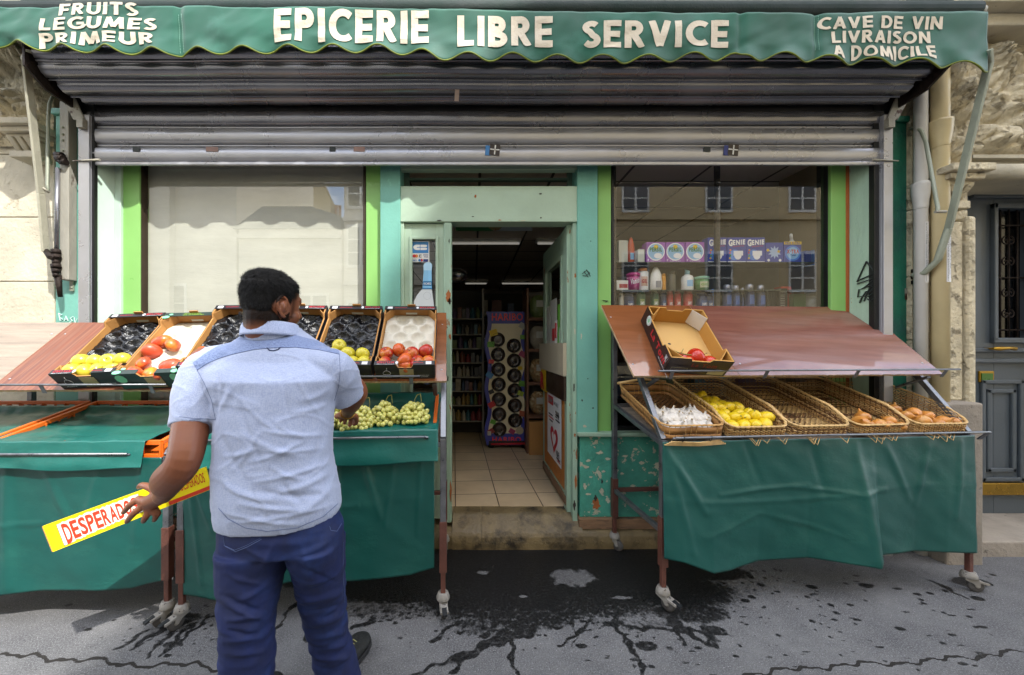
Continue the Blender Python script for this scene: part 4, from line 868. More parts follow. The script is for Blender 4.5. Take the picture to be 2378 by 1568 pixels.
CREASE = [(.0, .03, .12, .55, .012, .018), (.01, .05, .08, .9, .010, .012), (.17, .42, .45, .38, .006, .012), (.40, .40, .58, .44, .006, .010), (.60, .05, .62, .95, .014, .020), (.70, .08, .78, .55, .012, .012), (.84, .10, .80, .6, .010, .010), (.95, .05, .93, .7, .010, .012), (.25, .0, .30, .35, .010, -.008), (.46, .05, .5, .5, .012, -.010), (.3, .6, .55, .8, .008, .007), (.12, .75, .3, .6, .008, .006)]
def frame(O, th):
    c, s_ = math.cos(th), math.sin(th)
    return lambda u, v, z: Vector((O[0]+u*c-v*s_, O[1]+u*s_+v*c, z))
def caster(st, S, u, v, ang, brake=True):
    c = S(u, v, 0); d = Vector((math.cos(ang), math.sin(ang), 0)); n_ = Vector((-d.y, d.x, 0)); up = Vector((0, 0, 1))
    b = MB(); b.lathe([(.0, .112), (.026, .112), (.030, .100), (.034, .092), (.034, .078), (.020, .074)], c, 16)
    for s_ in (-1, 1): b.prism([(-.030, .085), (.028, .085), (.036, .05), (.036, .034), (.022, .030), (.008, .05), (-.028, .066)], c+n_*(s_*.019)-n_*.0015, d, up, n_*.003)
    if brake:
        b.obox(c+d*.015-n_*.02+up*.06, d*.062-up*.012, n_*.04, up*.012)
    f = b.build('caster', CASTW, st, bevel=.002)
    w_ = MB(); w_.lathe([(.0, -.013), (.028, -.013), (.034, -.009), (.0345, .009), (.028, .013), (.0, .013)], c+d*.028+up*.035, 20, axis=n_); w_.build('wheel', RUBBER, f)
    w_ = MB(); w_.lathe([(.0, -.0145), (.010, -.0145), (.010, .0145), (.0, .0145)], c+d*.028+up*.035, 10, axis=n_); w_.build('hub', CASTW, f)
    if brake: MB().obox(c+d*.055-n_*.012+up*.058, d*.04-up*.010, n_*.024, up*.010).build('brake_pedal', flat('pedal_black', '16181a', .5), f)
def leg(st, S, u, v, ztop, zs=.30, w0=.030):
    p = S(u, v, 0); a = S(u+1, v, 0)-p; e = S(u, v+1, 0)-p
    def bx_(w_, z0, z1): b = MB(); b.obox(p-a*w_/2-e*w_/2+Vector((0, 0, z0)), a*w_, e*w_, Vector((0, 0, z1-z0))); return b
    o = bx_(w0, zs+.16, ztop); b = o; l = b.build('leg', STEEL, st, bevel=.002)
    bx_(w0+.008, .22, zs+.18).build('sleeve', BROWNLEG, l, bevel=.002)
    bx_(w0-.006, .10, .23).build('foot_tube', BROWNLEG, l, bevel=.002)
def stand(O, th, W, zr, board, label, group, bfront, bback, bu, hem, skirt_u, arms=True, cast=(0, 0), rod_u=None, low_rod=None, slope=.10, skirt_top=None):
    S = frame(O, th)
    st = thing('market_stand', label, 'market stand', tuple(S(W/2, .3, 0)), group)
    for u, v, zt in ((0, 0, zr), (W, 0, zr), (0, .57, bback[1]-.03), (W, .57, bback[1]-.03)):
        leg(st, S, u, v, zt); caster(st, S, u, v, cast[0] if u == 0 else cast[1], brake=(v == 0))
    for u in (0, W):
        b = MB(); b.beam(S(u, 0, zr), S(u, .56, bback[1]-.02), .028); b.build('side_arm', STEEL, st, bevel=.002)
        b = MB(); b.beam(S(u, 0, zr-.02), S(u, .57, zr+slope), .026); b.build('side_rail', STEEL, st, bevel=.002)
        b = MB(); b.beam(S(u, 0, .40), S(u, .57, .40), .024); b.build('low_rail', BROWNLEG if u else STEEL, st, bevel=.002)
    b = MB(); b.beam(S(0, .57, .40), S(W, .57, .40), .024); b.build('low_rail', BROWNLEG, st, bevel=.002)
    b = MB(); b.beam(S(0, .57, zr+slope), S(W, .57, zr+slope), .026); b.beam(S(0, 0, zr-.03), S(W, 0, zr-.03), .026); b.build('cross_rail', STEEL, st, bevel=.002)
    # base panel of the lower shelf
    MB().hexa([S(.01, .0, zr-.04), S(W-.01, .0, zr-.04), S(W-.01, .56, zr+slope-.02), S(.01, .56, zr+slope-.02), S(.01, .0, zr-.03), S(W-.01, .0, zr-.03), S(W-.01, .56, zr+slope-.01), S(.01, .56, zr+slope-.01)]).build('lower_shelf', GREYW, st)
    # sloping board
    (v0, z0), (v1, z1) = bfront, bback; T = Vector((0, 0, 1)).cross(S(1, 0, 0)-S(0, 0, 0))
    bd = []
    for (u0, u1, m_, lab, rough) in board:
        a, c, e = S(u0, v0, z0), S(u1, v0, z0), S(u0, v1, z1); nrm = (c-a).cross(e-a).normalized()
        nu, nv = 60, 24
        def f(u, v, u0=u0, u1=u1, rough=rough):
            p = a.lerp(c, u)+(e-a)*v
            if rough and u > .999: p += (c-a).normalized()*(.005*nz3(v*14, u1)+.005*nz3(v*50, 3))
            if rough and v < .001: p -= (e-a).normalized()*(.006*abs(nz3(u*30, 2)))
            return p
        o = MB().grid(f, nu, nv, smooth=False).build('board', [m_, CHIPEDGE], st, solid=.014)
        o.modifiers['solidify'].offset = -1; o.modifiers['solidify'].material_offset_rim = 1; bd.append(o)
        if lab: o['label'] = lab
        b = MB()
        for uu in (.04, .96):
            for vv in (.14, .8): b.lathe([(0, .002), (.005, .0015), (.006, 0)][::-1], f(uu, vv)+nrm*.0005, 8, axis=nrm)
        b.build('screw', METAL, o)
    a, c, e = S(bu[0], v0, z0), S(bu[1], v0, z0), S(bu[0], v1, z1); nrm = (c-a).cross(e-a).normalized(); al = (c-a).normalized()
    r0, r1 = rod_u or (bu[0]+.08, bu[1]-.02)
    q0, q1 = S(r0, v0, z0)+nrm*.045+(a-e).normalized()*.004, S(r1, v0, z0)+nrm*.045+(a-e).normalized()*.004
    b = MB(); b.tube([q0, q1], .0055, 8); b.build('front_rod', STEEL, st)
    b = MB()
    for k in range(4): p = q0.lerp(q1, (k+.15)/3.3); b.beam(p, p-nrm*.05-(e-a).normalized()*.014, .02, .004, up=(e-a).normalized()); 
    b.build('rod_bracket', STEEL, st)
    b = MB()
    for u in (0.05, W-.05): b.beam(S(u, v0+.03, z0-.02), S(u, .30, z0-.10), .026, .012); b.beam(S(u, v0+.06, z0-.03), S(u, v1-.02, z1-.06), .022, .012, up=(0, 0, 1))
    b.build('board_bearer', STEEL, st, bevel=.002)
    lr = low_rod or (.02, W-.02)
    q0, q1 = S(lr[0], -.045, zr+.02), S(lr[1], -.045, zr+.02); b = MB(); b.tube([q0, q1], .0065, 8)
    b.beam(q0, S(lr[0], -.002, zr-.03), .022, .006, up=(0, 1, 0)); b.beam(q1, S(lr[1], -.002, zr-.03), .022, .006, up=(0, 1, 0)); b.build('front_rod', STEEL, st)
    # hanging skirt
    s0, s1 = skirt_u; zt = skirt_top or (zr-.005)
    def f(u, v):
        uu = s0+(s1-s0)*u; zb = float(np.interp(u, [h_[0] for h_ in hem], [h_[1] for h_ in hem])); z = zt+(zb-zt)*v
        w_ = float(np.interp(u, [h_[0] for h_ in hem], [h_[2] for h_ in hem]))
        off = -.018-(w_)*v**1.3-min(1, v*3)*(.004+.012*v)*math.sin(uu*7.5+1.3*math.sin(uu*3+O[0])+z*1.2)*(.6+.4*math.sin(uu*2.1))-.008*nz3(uu*3, z*2.5, O[0])-.003*nz3(uu*10+z*8, z*9, O[0])-.004*math.exp(-((z-zt+.30+.03*math.sin(uu*3))/.014)**2)*(1 if .12 < u < .7 else .3)
        for (ua, va, ub, vb, w_c, a_c) in CREASE:
            dx, dy = (ub-ua), (vb-va)*.4; L2 = dx*dx+dy*dy; t_ = max(0, min(1, ((u-ua)*dx+(v-va)*.4*dy)/L2)); r_c = math.hypot(u-ua-t_*dx, (v-va)*.4-t_*dy)
            if r_c < 3*w_c: off -= .62*a_c*math.exp(-(r_c/w_c)**2)*math.sin(math.pi*max(.08, min(.92, t_)))**.5
        return S(uu, off, z)
    MB().grid(f, 180, 70).build('cloth_skirt', TARP, st, solid=.002)
    def frm(u, b_):  # crate frame on the board
        return f
    return st, S, nrm, (e-a).normalized(), al, lambda u, t: S(u, v0+(v1-v0)*t, z0+(z1-z0)*t)
GRP = 'market stands in front of the shop'
# hem tables: (u, z, outward bulge)
RS = stand((1.0, 1.98), R(4.3), 1.80, .885, [(-.10, .52, FORMICAO, 'orange brown part of the sloping board', False), (.523, 1.80, FORMICA, 'mauve brown part of the sloping board with a chipped edge', True)],
    'market stand right of the door, with wicker trays below a bare sloping board', GRP, (.11, 1.215), (.55, 1.655), (-.10, 1.80),
    [(0, .28, .01), (.05, .27, .04), (.14, .205, .05), (.20, .20, .03), (.3, .225, .0), (.45, .235, .0), (.56, .225, .05), (.625, .215, .075), (.645, .245, .05), (.66, .25, .01), (.8, .245, .0), (.9, .235, .01), (1, .225, .0)], (-.015, 1.815), cast=(R(-55), R(-15)), rod_u=(.02, 1.86), low_rod=(.04, 1.86), slope=.09)
BS = stand((-1.44, 1.85), R(3.8), 1.285, .905, [(-.02, .64, FORMICAO, None, False), (.643, 1.30, FORMICAO, None, True)],
    'market stand left of the door, carrying fruit crates above green grapes', GRP, (.12, 1.19), (.55, 1.60), (-.02, 1.30),
    [(0, .16, .0), (.15, .155, .03), (.3, .19, .02), (.45, .20, .0), (.7, .21, .0), (.9, .21, .0), (1, .24, -.0)], (.012, 1.24), cast=(R(-120), R(-80)), rod_u=(.1, 1.16), low_rod=(.06, 1.2), slope=.12)
AS = stand((-2.86, 1.86), R(0.6), 1.33, .835, [(-.6, .30, GREYW, 'bare greyed board', False), (.303, 1.38, WOODRED, 'striped red brown board', True)],
    'market stand at the left edge, with orange plastic trays below a striped brown board', GRP, (.11, 1.15), (.53, 1.53), (-.6, 1.38),
    [(0, .165, .0), (.3, .165, .01), (.6, .17, .03), (.8, .18, .0), (.92, .18, .0), (1, .215, .0)], (-.6, 1.315), cast=(R(-120), R(-120)), rod_u=(-.6, 1.26), low_rod=(-.5, 1.17), slope=.12)

# ------------------------------------------------------------------ green liners in orange plastic trays
ORANGE = mat('orange_plastic', 'd2631a', .45, var=.12, scale=9, bump=.1, color3='7a3d18', thr3=.72, c3scale=30)
def tray(S, u0, u1, v0, v1, z0, z1, label, h=.075, group='orange plastic trays on the left stands'):
    t = thing('plastic_tray', label, 'tray', tuple(S((u0+u1)/2, (v0+v1)/2, z0)), group)
    def zz(v): return z0+(z1-z0)*(v-v0)/(v1-v0)
    def side(pu, pv, qu, qv, n_):
        b = MB(); p0, q0 = S(pu, pv, zz(pv)), S(qu, qv, zz(qv)); up = Vector((0, 0, 1)); d = q0-p0
        b.beam(p0+up*h, q0+up*h, .020, .022); b.beam(p0+up*.008, q0+up*.008, .012, .016)
        for k in range(n_+1):
            p = p0+d*(k/n_); b.beam(p, p+up*h, .026 if k % 2 else .014, .008, up=d.normalized()); 
            if k < n_ and k % 3 == 1: b.beam(p, p+d/n_+up*h, .008, .010, up=d.normalized())
        b.build('side', ORANGE, t, bevel=.002)
    side(u0, v1, u1, v1, 9); side(u0, v0, u0, v1, 7); side(u1, v0, u1, v1, 7); side(u0, v0, u1, v0, 9)
    MB().hexa([S(u0, v0, zz(v0)), S(u1, v0, zz(v0)), S(u1, v1, zz(v1)), S(u0, v1, zz(v1)), S(u0, v0, zz(v0)+.006), S(u1, v0, zz(v0)+.006), S(u1, v1, zz(v1)+.006), S(u0, v1, zz(v1)+.006)]).build('base', ORANGE, t)
    return t
def liner(S, u0, u1, v0, v1, zf, zb, label, flap, sag=.02, lip=.035, name='tarpaulin_sheet'):
    # lies over the tray, sags, rolls over the front edge and hangs down as a flap
    def f(u, v):
        uu = u0+(u1-u0)*u
        if v < .35:      # flap
            t = v/.35; z = zf-flap*(1-t)-.008*math.sin(uu*9)*(1-t); vv = v0-.026-.026*(1-t)-.010*nz3(uu*7, t*2)*(1-t); k = max(0, (t-.85)/.15); 
            return S(uu, vv+.0*k, z)
        t = (v-.35)/.65
        ridge = math.sin(min(1, t*9)*math.pi/2)
        vv = v0-.026+(v1-v0+.026)*t; z = zf+(zb-zf)*t-sag*ridge*math.sin(math.pi*min(1, t*1.0+.02))*(math.sin(math.pi*u)**.4)
        z += .004*nz3(uu*8, vv*16)+.003*nz3(uu*20+vv*12, vv*6, 4); z += lip*max(0, (t-.86)/.14)**1.5
        return S(uu, vv, z)
    o = MB().grid(f, 90, 80).build(name, TARPD, None, solid=.002); tag(o, label, 'tarpaulin', 'green tarpaulins lining the lower shelves'); return o, f
Sa, Sb, Sr = AS[1], BS[1], RS[1]
tray(Sa, -.22, .42, .0, .52, .825, .945, 'orange plastic tray at the far left edge, lined with green tarpaulin')
tray(Sa, .47, 1.30, .0, .52, .825, .945, 'orange plastic tray with a green liner, behind the yellow flattened carton')
liner(Sa, -.3, .41, -.0, .46, .912, .975, 'green tarpaulin sheet sagging in the far left orange tray', .05)
liner(Sa, .45, 1.24, -.0, .46, .912, .975, 'green tarpaulin sheet left of the man, rolled over the front of its orange tray', .13)
tray(Sb, .02, 1.24, .02, .52, .868, .99, 'orange plastic tray under the green grapes', group='orange plastic trays on the left stands')
_, GF = liner(Sb, -.0, 1.26, .0, .50, .955, 1.045, 'green tarpaulin sheet under the bunches of grapes', .16, sag=.03)

# ------------------------------------------------------------------ fruit crates
CARD = mat('brown_cardboard', 'a8783f', .8, var=.1, scale=8, bump=.15, bscale=50); CARDIN = mat('pale_cardboard', 'bf9152', .8, var=.08, scale=6, bump=.1)
CBLK = mat('black_printed_card', '17161b', .45, var=.25, scale=20, bump=.1, color3='b8b0a8', thr3=.74, c3scale=60); CTEAL = mat('dark_teal_card', '12332f', .45, var=.2, bump=.1)
CGRN = mat('dark_green_card', '20302b', .45, var=.2, bump=.1)
TRAYB = mat('black_plastic_liner', '0d0e11', .22, var=.3, scale=20, bump=.6, bscale=50, bdist=.01); TRAYW = mat('white_pulp_liner', 'c4bfb0', .85, var=.05, bump=.2, bscale=80)
REDP = flat('crate_red_print', 'b3222c', .5); WHP = flat('crate_white_print', 'cfcfcf', .5); GRP_ = flat('crate_green_print', '7a9a2c', .5); MGP = flat('crate_mint_print', '79c79a', .5); BUFF = mat('buff_paper_label', 'a59a70', .7, var=.1, bump=0)
def crate(st, u, t, w_, L, h, outer, liner_m, label, skew=0, words='apple', tray_=True, group='fruit crates on the left stands'):
    S_, nrm, bdir, al, on = st[1], st[2], st[3], st[4], st[5]
    q = Quaternion(nrm, skew); A = q@al; B = q@bdir; N = nrm
    o0 = on(u, t)+N*.001
    th = thing('fruit_crate', label, 'crate', tuple(o0), group)
    def W(a, b, n_): return o0+A*a+B*b+N*n_
    def pan(name, a0, a1, b0, b1, n0, n1, m): return MB().obox(W(a0, b0, n0), A*(a1-a0), B*(b1-b0), N*(n1-n0)).build(name, m, th, bevel=.0012)
    T = .007; hw = w_/2
    pan('base', -hw, hw, 0, L, 0, T, CARDIN)
    def wall(name, pts, o_, x_, y_, z_): return MB().prism(pts, o_, x_, y_, z_).build(name, [CARD, outer], th)
    # long sides with stepped, dipping tops
    for sx in (-1, 1):
        pts = [(0, T), (L, T), (L, h), (L-.07, h), (L-.09, h*.78), (.09, h*.78), (.07, h*.95), (0, h)]
        b = MB(); b.prism(pts, W(sx*hw, 0, 0)-A*(T if sx > 0 else 0), B, N, A*T); b.build('side', CARD, th)
        b = MB(); b.prism(pts, W(sx*(hw+.0012), 0, 0)-(A*.0012 if sx < 0 else A*0), B, N, A*.0012); b.build('printed_face', outer, th)
    # ends: low front with hand notch, high back with folded printed flange
    fr = MB(); pts = [(-hw, 0), (hw, 0), (hw, h), (.045, h), (.035, h-.022), (-.035, h-.022), (-.045, h), (-hw, h)]
    fr.prism(pts, W(0, 0, 0), A, N, B*T); fr.build('end', CARD, th); b = MB(); b.prism(pts, W(0, -.0014, 0), A, N, B*.0012); b.build('printed_face', outer, th)
    bk = MB(); bk.prism([(-hw, 0), (hw, 0), (hw, h), (-hw, h)], W(0, L-T, 0), A, N, B*T); bk.build('end', CARD, th)
    MB().obox(W(-.035, L-T-.002, h*.48), A*.07, B*.001, N*.014).build('hand_hole_plate', flat('painted_daylight', 'c9c9b8', .8), th)  # solid pale plate: daylight through the hand hole is put into its colour
    # folded top flanges on both ends, with print
    F = .032
    for b0, b1, nm in ((L-F, L+.001, 'back'), (-.001, F*.9, 'front')):
        if nm == 'front': 
            for s_ in (-1, 1): MB().obox(W(s_*hw if s_ < 0 else .046, b0, h), A*(hw-.046), B*(b1-b0), N*.003).build('flange', outer, th)
        else: MB().obox(W(-hw, b0, h), A*w_, B*(b1-b0), N*.003).build('flange', outer, th)
    MB().obox(W(-.022, L-.004, h+.003), A*.05, B*.006, N*.014).build('tab', CARD, th)
    for s_ in (-1, 1):   # corner triangles of bare card
        for (ba, bb) in ((T, .07), (L-T, L-.07)):
            b = MB(); b.add([W(s_*(hw-T), bb, h*.2), W(s_*(hw-T), bb, h*.97), W(s_*(hw-.055), ba, h*.97), W(s_*(hw-.055), ba, h*.2)], [(0, 1, 2, 3)]); b.build('corner_fold', CARD, th, solid=.003)
    if words in ('apple', 'applea'):
        for (b0, ss) in ((L-F+.008, 1), (.006, -1)):
            def pr(a0, bb0, a1, bb1, m, n_='print'): MB().obox(W(a0, bb0, h+.0032), A*(a1-a0), B*(bb1-bb0), N*.0004).build(n_, m, th)
            pr(-hw*.9*ss, b0-.003, -hw*.9*ss+.03*ss, b0+.018, WHP)
            b = MB(); put_text(b, 'www.pomme.fr', lambda u_, v_: W((-hw*.62+.075*u_) if ss > 0 else (hw*.62-.075*u_), b0+.002+(.010*v_ if ss > 0 else .010-.010*v_), h+.0042), .03)
            if ss > 0 or True:
                put_text(b, 'MYLORD', lambda u_, v_: W((hw*.35+.09*u_) if ss > 0 else (-hw*.35-.09*u_), b0+(.015*v_ if ss > 0 else .015-.015*v_)+.003, h+.0042), .03)
            b.build('print', REDP, th)
            b = MB(); put_text(b, 'LE GRAND NOM DE LA POMME', lambda u_, v_: W((hw*.35+.09*u_) if ss > 0 else (-hw*.35-.09*u_), b0+(-.004+.004*v_ if ss > 0 else -.001-.004*v_), h+.0042), .01)
            c_ = W(hw*.26*ss, b0+.008, h+.0042); b.add([c_+A*(.008*math.cos(i*.7))+B*(.011*math.sin(i*.7)) for i in range(9)], [tuple(range(9))]); b.build('print', WHP, th)
        # front end: buff label, small print, apple outline
        MB().obox(W(-.03, -.0035, h*.12), A*.075, -B*.0006, N*h*.62).build('paper_label', BUFF, th)
        b = MB(); b.tube([W(-hw*.62+.02*math.cos(t_)*(1-.12*math.sin(t_)), -.0035, h*.48+.016*math.sin(t_)-.004*abs(math.cos(t_))) for t_ in np.linspace(0, 6.3, 20)], .0011, 4); b.tube([W(-hw*.62, -.0035, h*.58), W(-hw*.60, -.0035, h*.8)], .0011, 4)
        put_text(b, 'LE GRAND NOM\nDE LA POMME', lambda u_, v_: W(hw*.42+.06*u_, -.0035, h*.14+.018*v_), .0); put_text(b, 'FRANCE', lambda u_, v_: W(-hw*.8+.05*u_, -.0035, h*.12+.007*v_), .0); b.build('print', WHP, th)
    elif words == 'mango':
        b = MB(); put_text(b, 'BROUSSURES', lambda u_, v_: W(-.05+.10*u_, L-F+.016+.009*v_, h+.0042), .03); put_text(b, 'DE MANGUES', lambda u_, v_: W(-.05+.12*u_, L-F+.003+.009*v_, h+.0042), .03); b.build('print', GRP_, th)
        for s_ in (-1, 1):
            b = MB()
            for (a_, bb, r_) in ((.0, .01, .022), (-.02, .035, .012)):
                for b00 in (0, L-.05):
                    c_ = W(s_*(hw-.02)+a_*s_, b00+bb, h+.004); b.add([c_+A*(r_*math.cos(i*.7))+B*(r_*.6*math.sin(i*.7)) for i in range(9)], [tuple(range(9))])
            b.build('leaf_print', MGP, th)
            c_ = W(s_*(hw-.03), -.003, h*.7); b = MB(); b.add([c_+A*(.028*math.cos(i*.7))+N*(.03*math.sin(i*.7)) for i in range(9)], [tuple(range(9))]); b.build('leaf_print', MGP, th)
            b = MB()
            for rr_ in (0, 1): put_text(b, 'MANGUES DU SOLEIL MANGUES', lambda u_, v_, rr_=rr_: W(s_*(hw+.0028), (L*.25+L*.5*u_), h*(.25+.22*rr_)+.014*v_), .03)
            b.build('print', MGP, th)
        MB().obox(W(-.02, -.0035, h*.12), A*.085, -B*.0006, N*h*.62).build('paper_label', BUFF, th)
    # moulded liner
    if tray_:
        cups = [(ia, ib) for ib in range(6) for ia in range(3 if ib % 2 == 0 else 2)]
        def cupc(ia, ib): return ((-hw+.055)+ia*(w_-.11)/2+(.0 if ib % 2 == 0 else (w_-.11)/4), .06+ib*.075)
        def f(u_, v_):
            a = -hw+T+.002+(w_-2*T-.004)*u_; bb = T+.002+(L-2*T-.01)*v_; n_ = .034
            for c_ in cups:
                ca, cb = cupc(*c_); r_ = math.hypot(a-ca, bb-cb)
                if r_ < .044: n_ = min(n_, .006+.028*(r_/.044)**2.4)
                elif liner_m is TRAYB and r_ < .050: n_ = max(n_, .038)
            if liner_m is TRAYB: n_ += .007*abs(nz3(a*34, bb*34, u))+.004*nz3(a*70, bb*70, u)+.022*max(0, nz3(a*8, bb*8, u*3))*v_
            else: n_ += .0015*nz3(a*90, bb*90)
            return W(a, bb, n_+.012)
        MB().grid(f, 56, 80).build('moulded_liner', liner_m, th, solid=.0015)
    return th, W, (hw, L, h)
CA = {}
ex = dict(w_=.315, L=.50, h=.108)
CA[1] = crate(AS, .85, .03, outer=CBLK, liner_m=TRAYB, label='black crate of yellow apples at the left end of the row', skew=.06, **ex)
CA[2] = crate(AS, 1.18, .02, w_=.33, L=.51, h=.112, outer=CGRN, liner_m=TRAYW, label='dark green crate of mangoes with a white moulded liner', skew=.05, words='mango')
CA[3] = crate(BS, .09, .03, outer=CBLK, liner_m=TRAYB, label='black crate half hidden left of the head of the man', skew=.03, **ex)
CA[4] = crate(BS, .41, .03, outer=CBLK, liner_m=TRAYB, label='black crate with crumpled black liner, just right of the head of the man', skew=0, **ex)
CA[5] = crate(BS, .745, .03, outer=CBLK, liner_m=TRAYB, label='black crate of yellow apples over the right shoulder of the man', skew=0, **ex)
CA[6] = crate(BS, 1.08, .03, outer=CBLK, liner_m=TRAYW, label='black crate of red apples with a white liner, at the door end of the row', skew=0, **ex)

# fruit -----------------------------------------------------------
def fruit_mat(name, c1, c2, thr, rough=.28, cs=4, c3=None, stretch=(1, 1, 1), thr3=.62): return mat(name, c1, rough, var=.08, scale=6, bump=.05, bscale=60, color2=c2, thr=thr, soft=.18, cscale=cs, color3=c3, thr3=thr3, c3scale=60, rnd=True, stretch=stretch, sss=.0, spec=.5)
AY = fruit_mat('yellow_apple_skin', 'c2b534', 'b2b840', .55, cs=14, c3='9c8426', thr3=.72); AR = fruit_mat('red_apple_skin', 'a8281c', 'c8842a', .50, cs=14, stretch=(1, 1, .35)); AO = fruit_mat('orange_red_apple_skin', 'c0541f', 'cf9a30', .5, cs=14, stretch=(1, 1, .3))
MANG = fruit_mat('mango_skin', 'b8482c', 'cf8a2c', .5, cs=7, c3='7a2c22', thr3=.72); LEMON = mat('lemon_skin', 'd8b917', .38, var=.06, bump=.35, bscale=130, bdist=.003, rnd=True, color2='c9a312', thr=.6, soft=.2, cscale=8, color3='8a5a1a', thr3=.75, c3scale=14)
TOM = fruit_mat('tomato_skin', 'b5270f', 'cc4a1a', .55, .18, cs=8); STEM = mat('stem_brown', '5a4a26', .7, bump=.2)
ONION = mat('onion_skin', 'bb7b33', .35, var=.25, scale=9, bump=.25, bscale=40, stretch=(1, 1, .15), rnd=True, color2='d2a25c', thr=.5, soft=.2, cscale=14, color3='8a4f24', thr3=.64, c3scale=30)
GARL = mat('garlic_skin', 'cfc8be', .6, var=.07, bump=.2, bscale=60, rnd=True, color3='b39a8c', thr3=.68, c3scale=40); GRAPE = mat('grape_skin', 'bcb962', .25, var=.12, scale=20, bump=0, rnd=True, color2='c4c284', thr=.5, soft=.2, cscale=30, sss=.2, color3='8f7a3c', thr3=.74, c3scale=60)
GSTEM = mat('grape_stalk', '7c7a3a', .7, bump=.2)
def apple_proto(m, nm='apple', lab='', sq=1):
    b = MB(); pr = []
    for i in range(15):
        a = -math.pi/2+math.pi*i/14; r_ = math.cos(a)*(1+.06*math.sin(a)); z = math.sin(a)*.9
        if a > .6: z -= .30*max(0, 1-r_/.55)**1.5
        if a < -.8: z += .16*max(0, 1-r_/.5)**1.5
        pr.append((max(r_, 0.0001)*.036, z*.036))
    b.lathe(pr, (0, 0, 0), 20)
    o = b.build(nm, m, None, local=True); 
    MB().tube([(0, 0, .022), (.001, 0, .03), (.004, .001, .040)], .0013, 5).build('stem', STEM, o, local=True)
    return o
def place(proto, used, loc, rot, sc_=1, label=None, cat=None, group=None):
    o = proto if not used else copy_tree(proto)
    o.location = loc; o.rotation_euler = rot; o.scale = (sc_,)*3
    tag(o, label, cat, group); return o
rr = random.Random(11)
def apples(ci, m, spots, label, group, sc_=1.0, nm='apple', mats=None):
    th, W, (hw, L, h) = CA[ci]; first = {}
    for k, (a, b_, n_) in enumerate(spots):
        mm = mats[k % len(mats)] if mats else m
        if mm.name not in first: pro = apple_proto(mm, nm); first[mm.name] = pro; used = False
        else: pro = first[mm.name]; used = True
        s_ = sc_*rr.uniform(.94, 1.06)
        lb_ = label[k] if isinstance(label, list) else label
        place(pro, used, W(a, b_, n_), (rr.uniform(-1.2, 1.2), rr.uniform(-1.2, 1.2), rr.uniform(0, 6)), s_, lb_, nm, group)
z_ = .072
sp1 = [(-.105, .055, z_), (-.035, .05, z_), (.035, .052, z_), (.105, .05, z_), (-.105, .125, z_), (-.035, .122, z_), (.035, .124, z_), (.105, .128, z_)]
apples(1, AY, sp1, ['yellow apple in the front row of the leftmost crate']*4+['yellow apple in the second row of the leftmost crate']*4, 'yellow apples in the leftmost crate', 1.14)
sp5 = [(-.10, .05, z_), (-.025, .045, z_), (.05, .05, z_), (.112, .048, z_), (-.065, .105, z_+.005), (.015, .11, z_+.005), (.095, .112, z_+.005), (-.045, .18, z_+.004)]
apples(5, AY, sp5, ['yellow apple in the front row of the crate beside the red apples']*4+['yellow apple in the second row of the crate beside the red apples']*3+['single yellow apple at the top of the pile beside the red apples'], 'yellow apples in the right hand crate', 1.14)
sp6 = [(-.112, .045, z_), (.062, .046, z_+.004), (.125, .052, z_), (-.112, .118, z_+.004), (-.005, .06, z_+.008), (.03, .112, z_+.01), (-.045, .145, z_+.004), (.105, .135, z_+.004), (.0, .03, z_-.01)]
apples(6, AR, sp6, ['deep red apple at the front left of the crate by the door', 'deep red apple at the front of the crate by the door, right of centre', 'pale red apple at the front right corner of the crate by the door', 'red apple against the left side of the crate by the door', 'big orange striped apple in the middle of the crate by the door', 'red apple behind the front right pair in the crate by the door', 'orange red apple at the top of the pile in the crate by the door', 'red apple against the right side of the crate by the door', 'red apple peeping over the front flap of the crate by the door'], 'red apples in the crate by the door', 1.16, mats=[AR, AR, AO, AR, AO, AR, AO, AR, AO])
apples(3, AO, [(-.10, .06, z_), (-.03, .06, z_), (.04, .06, z_), (-.1, .13, z_)], 'orange red apple in the crate half hidden by the man', 'apples in the half hidden crate', 1.0)
apples(4, AY, [(-.10, .06, z_), (-.03, .06, z_), (.04, .06, z_)], 'yellow apple in the crate right of the man', 'apples in the crate behind the man', 1.0)
def mango_proto():
    b = MB(); 
    def f(u, v):
        a = u*2*math.pi; t = v*math.pi-math.pi/2; r_ = math.cos(t)
        return (.040*r_*math.cos(a)*(1+.1*math.sin(t)), .034*r_*math.sin(a)+.004*math.sin(t*2), .050*math.sin(t))
    b.grid(f, 20, 14); return b.build('mango', MANG, None, local=True)
mp_ = mango_proto(); th, W, (hw, L, h) = CA[2]
for k, (a, b_, n_, lab) in enumerate([(-.10, .045, .07, 'yellow mango at the front left corner of the crate'), (-.02, .040, .068, 'small red mango at the front of the crate, second from the left'), (.045, .035, .066, 'orange mango showing over the front flap of the crate'), (-.095, .115, .072, 'red mango in the second row against the left side'),
        (.055, .095, .07, 'yellow orange mango in the second row beside the white liner'), (.115, .09, .07, 'red mango against the right side of the crate'), (-.105, .215, .07, 'plump red mango in the third row against the left side'), (-.02, .265, .068, 'orange mango lying farthest right on the white liner'), (-.095, .295, .07, 'pinkish red mango at the top of the pile')]):
    place(mp_, k > 0, W(a, b_, n_), (rr.uniform(-.5, .5)+1.4, rr.uniform(-1, 1), rr.uniform(0, 6)), rr.uniform(.92, 1.05), lab, 'mango', 'mangoes in the dark green crate')

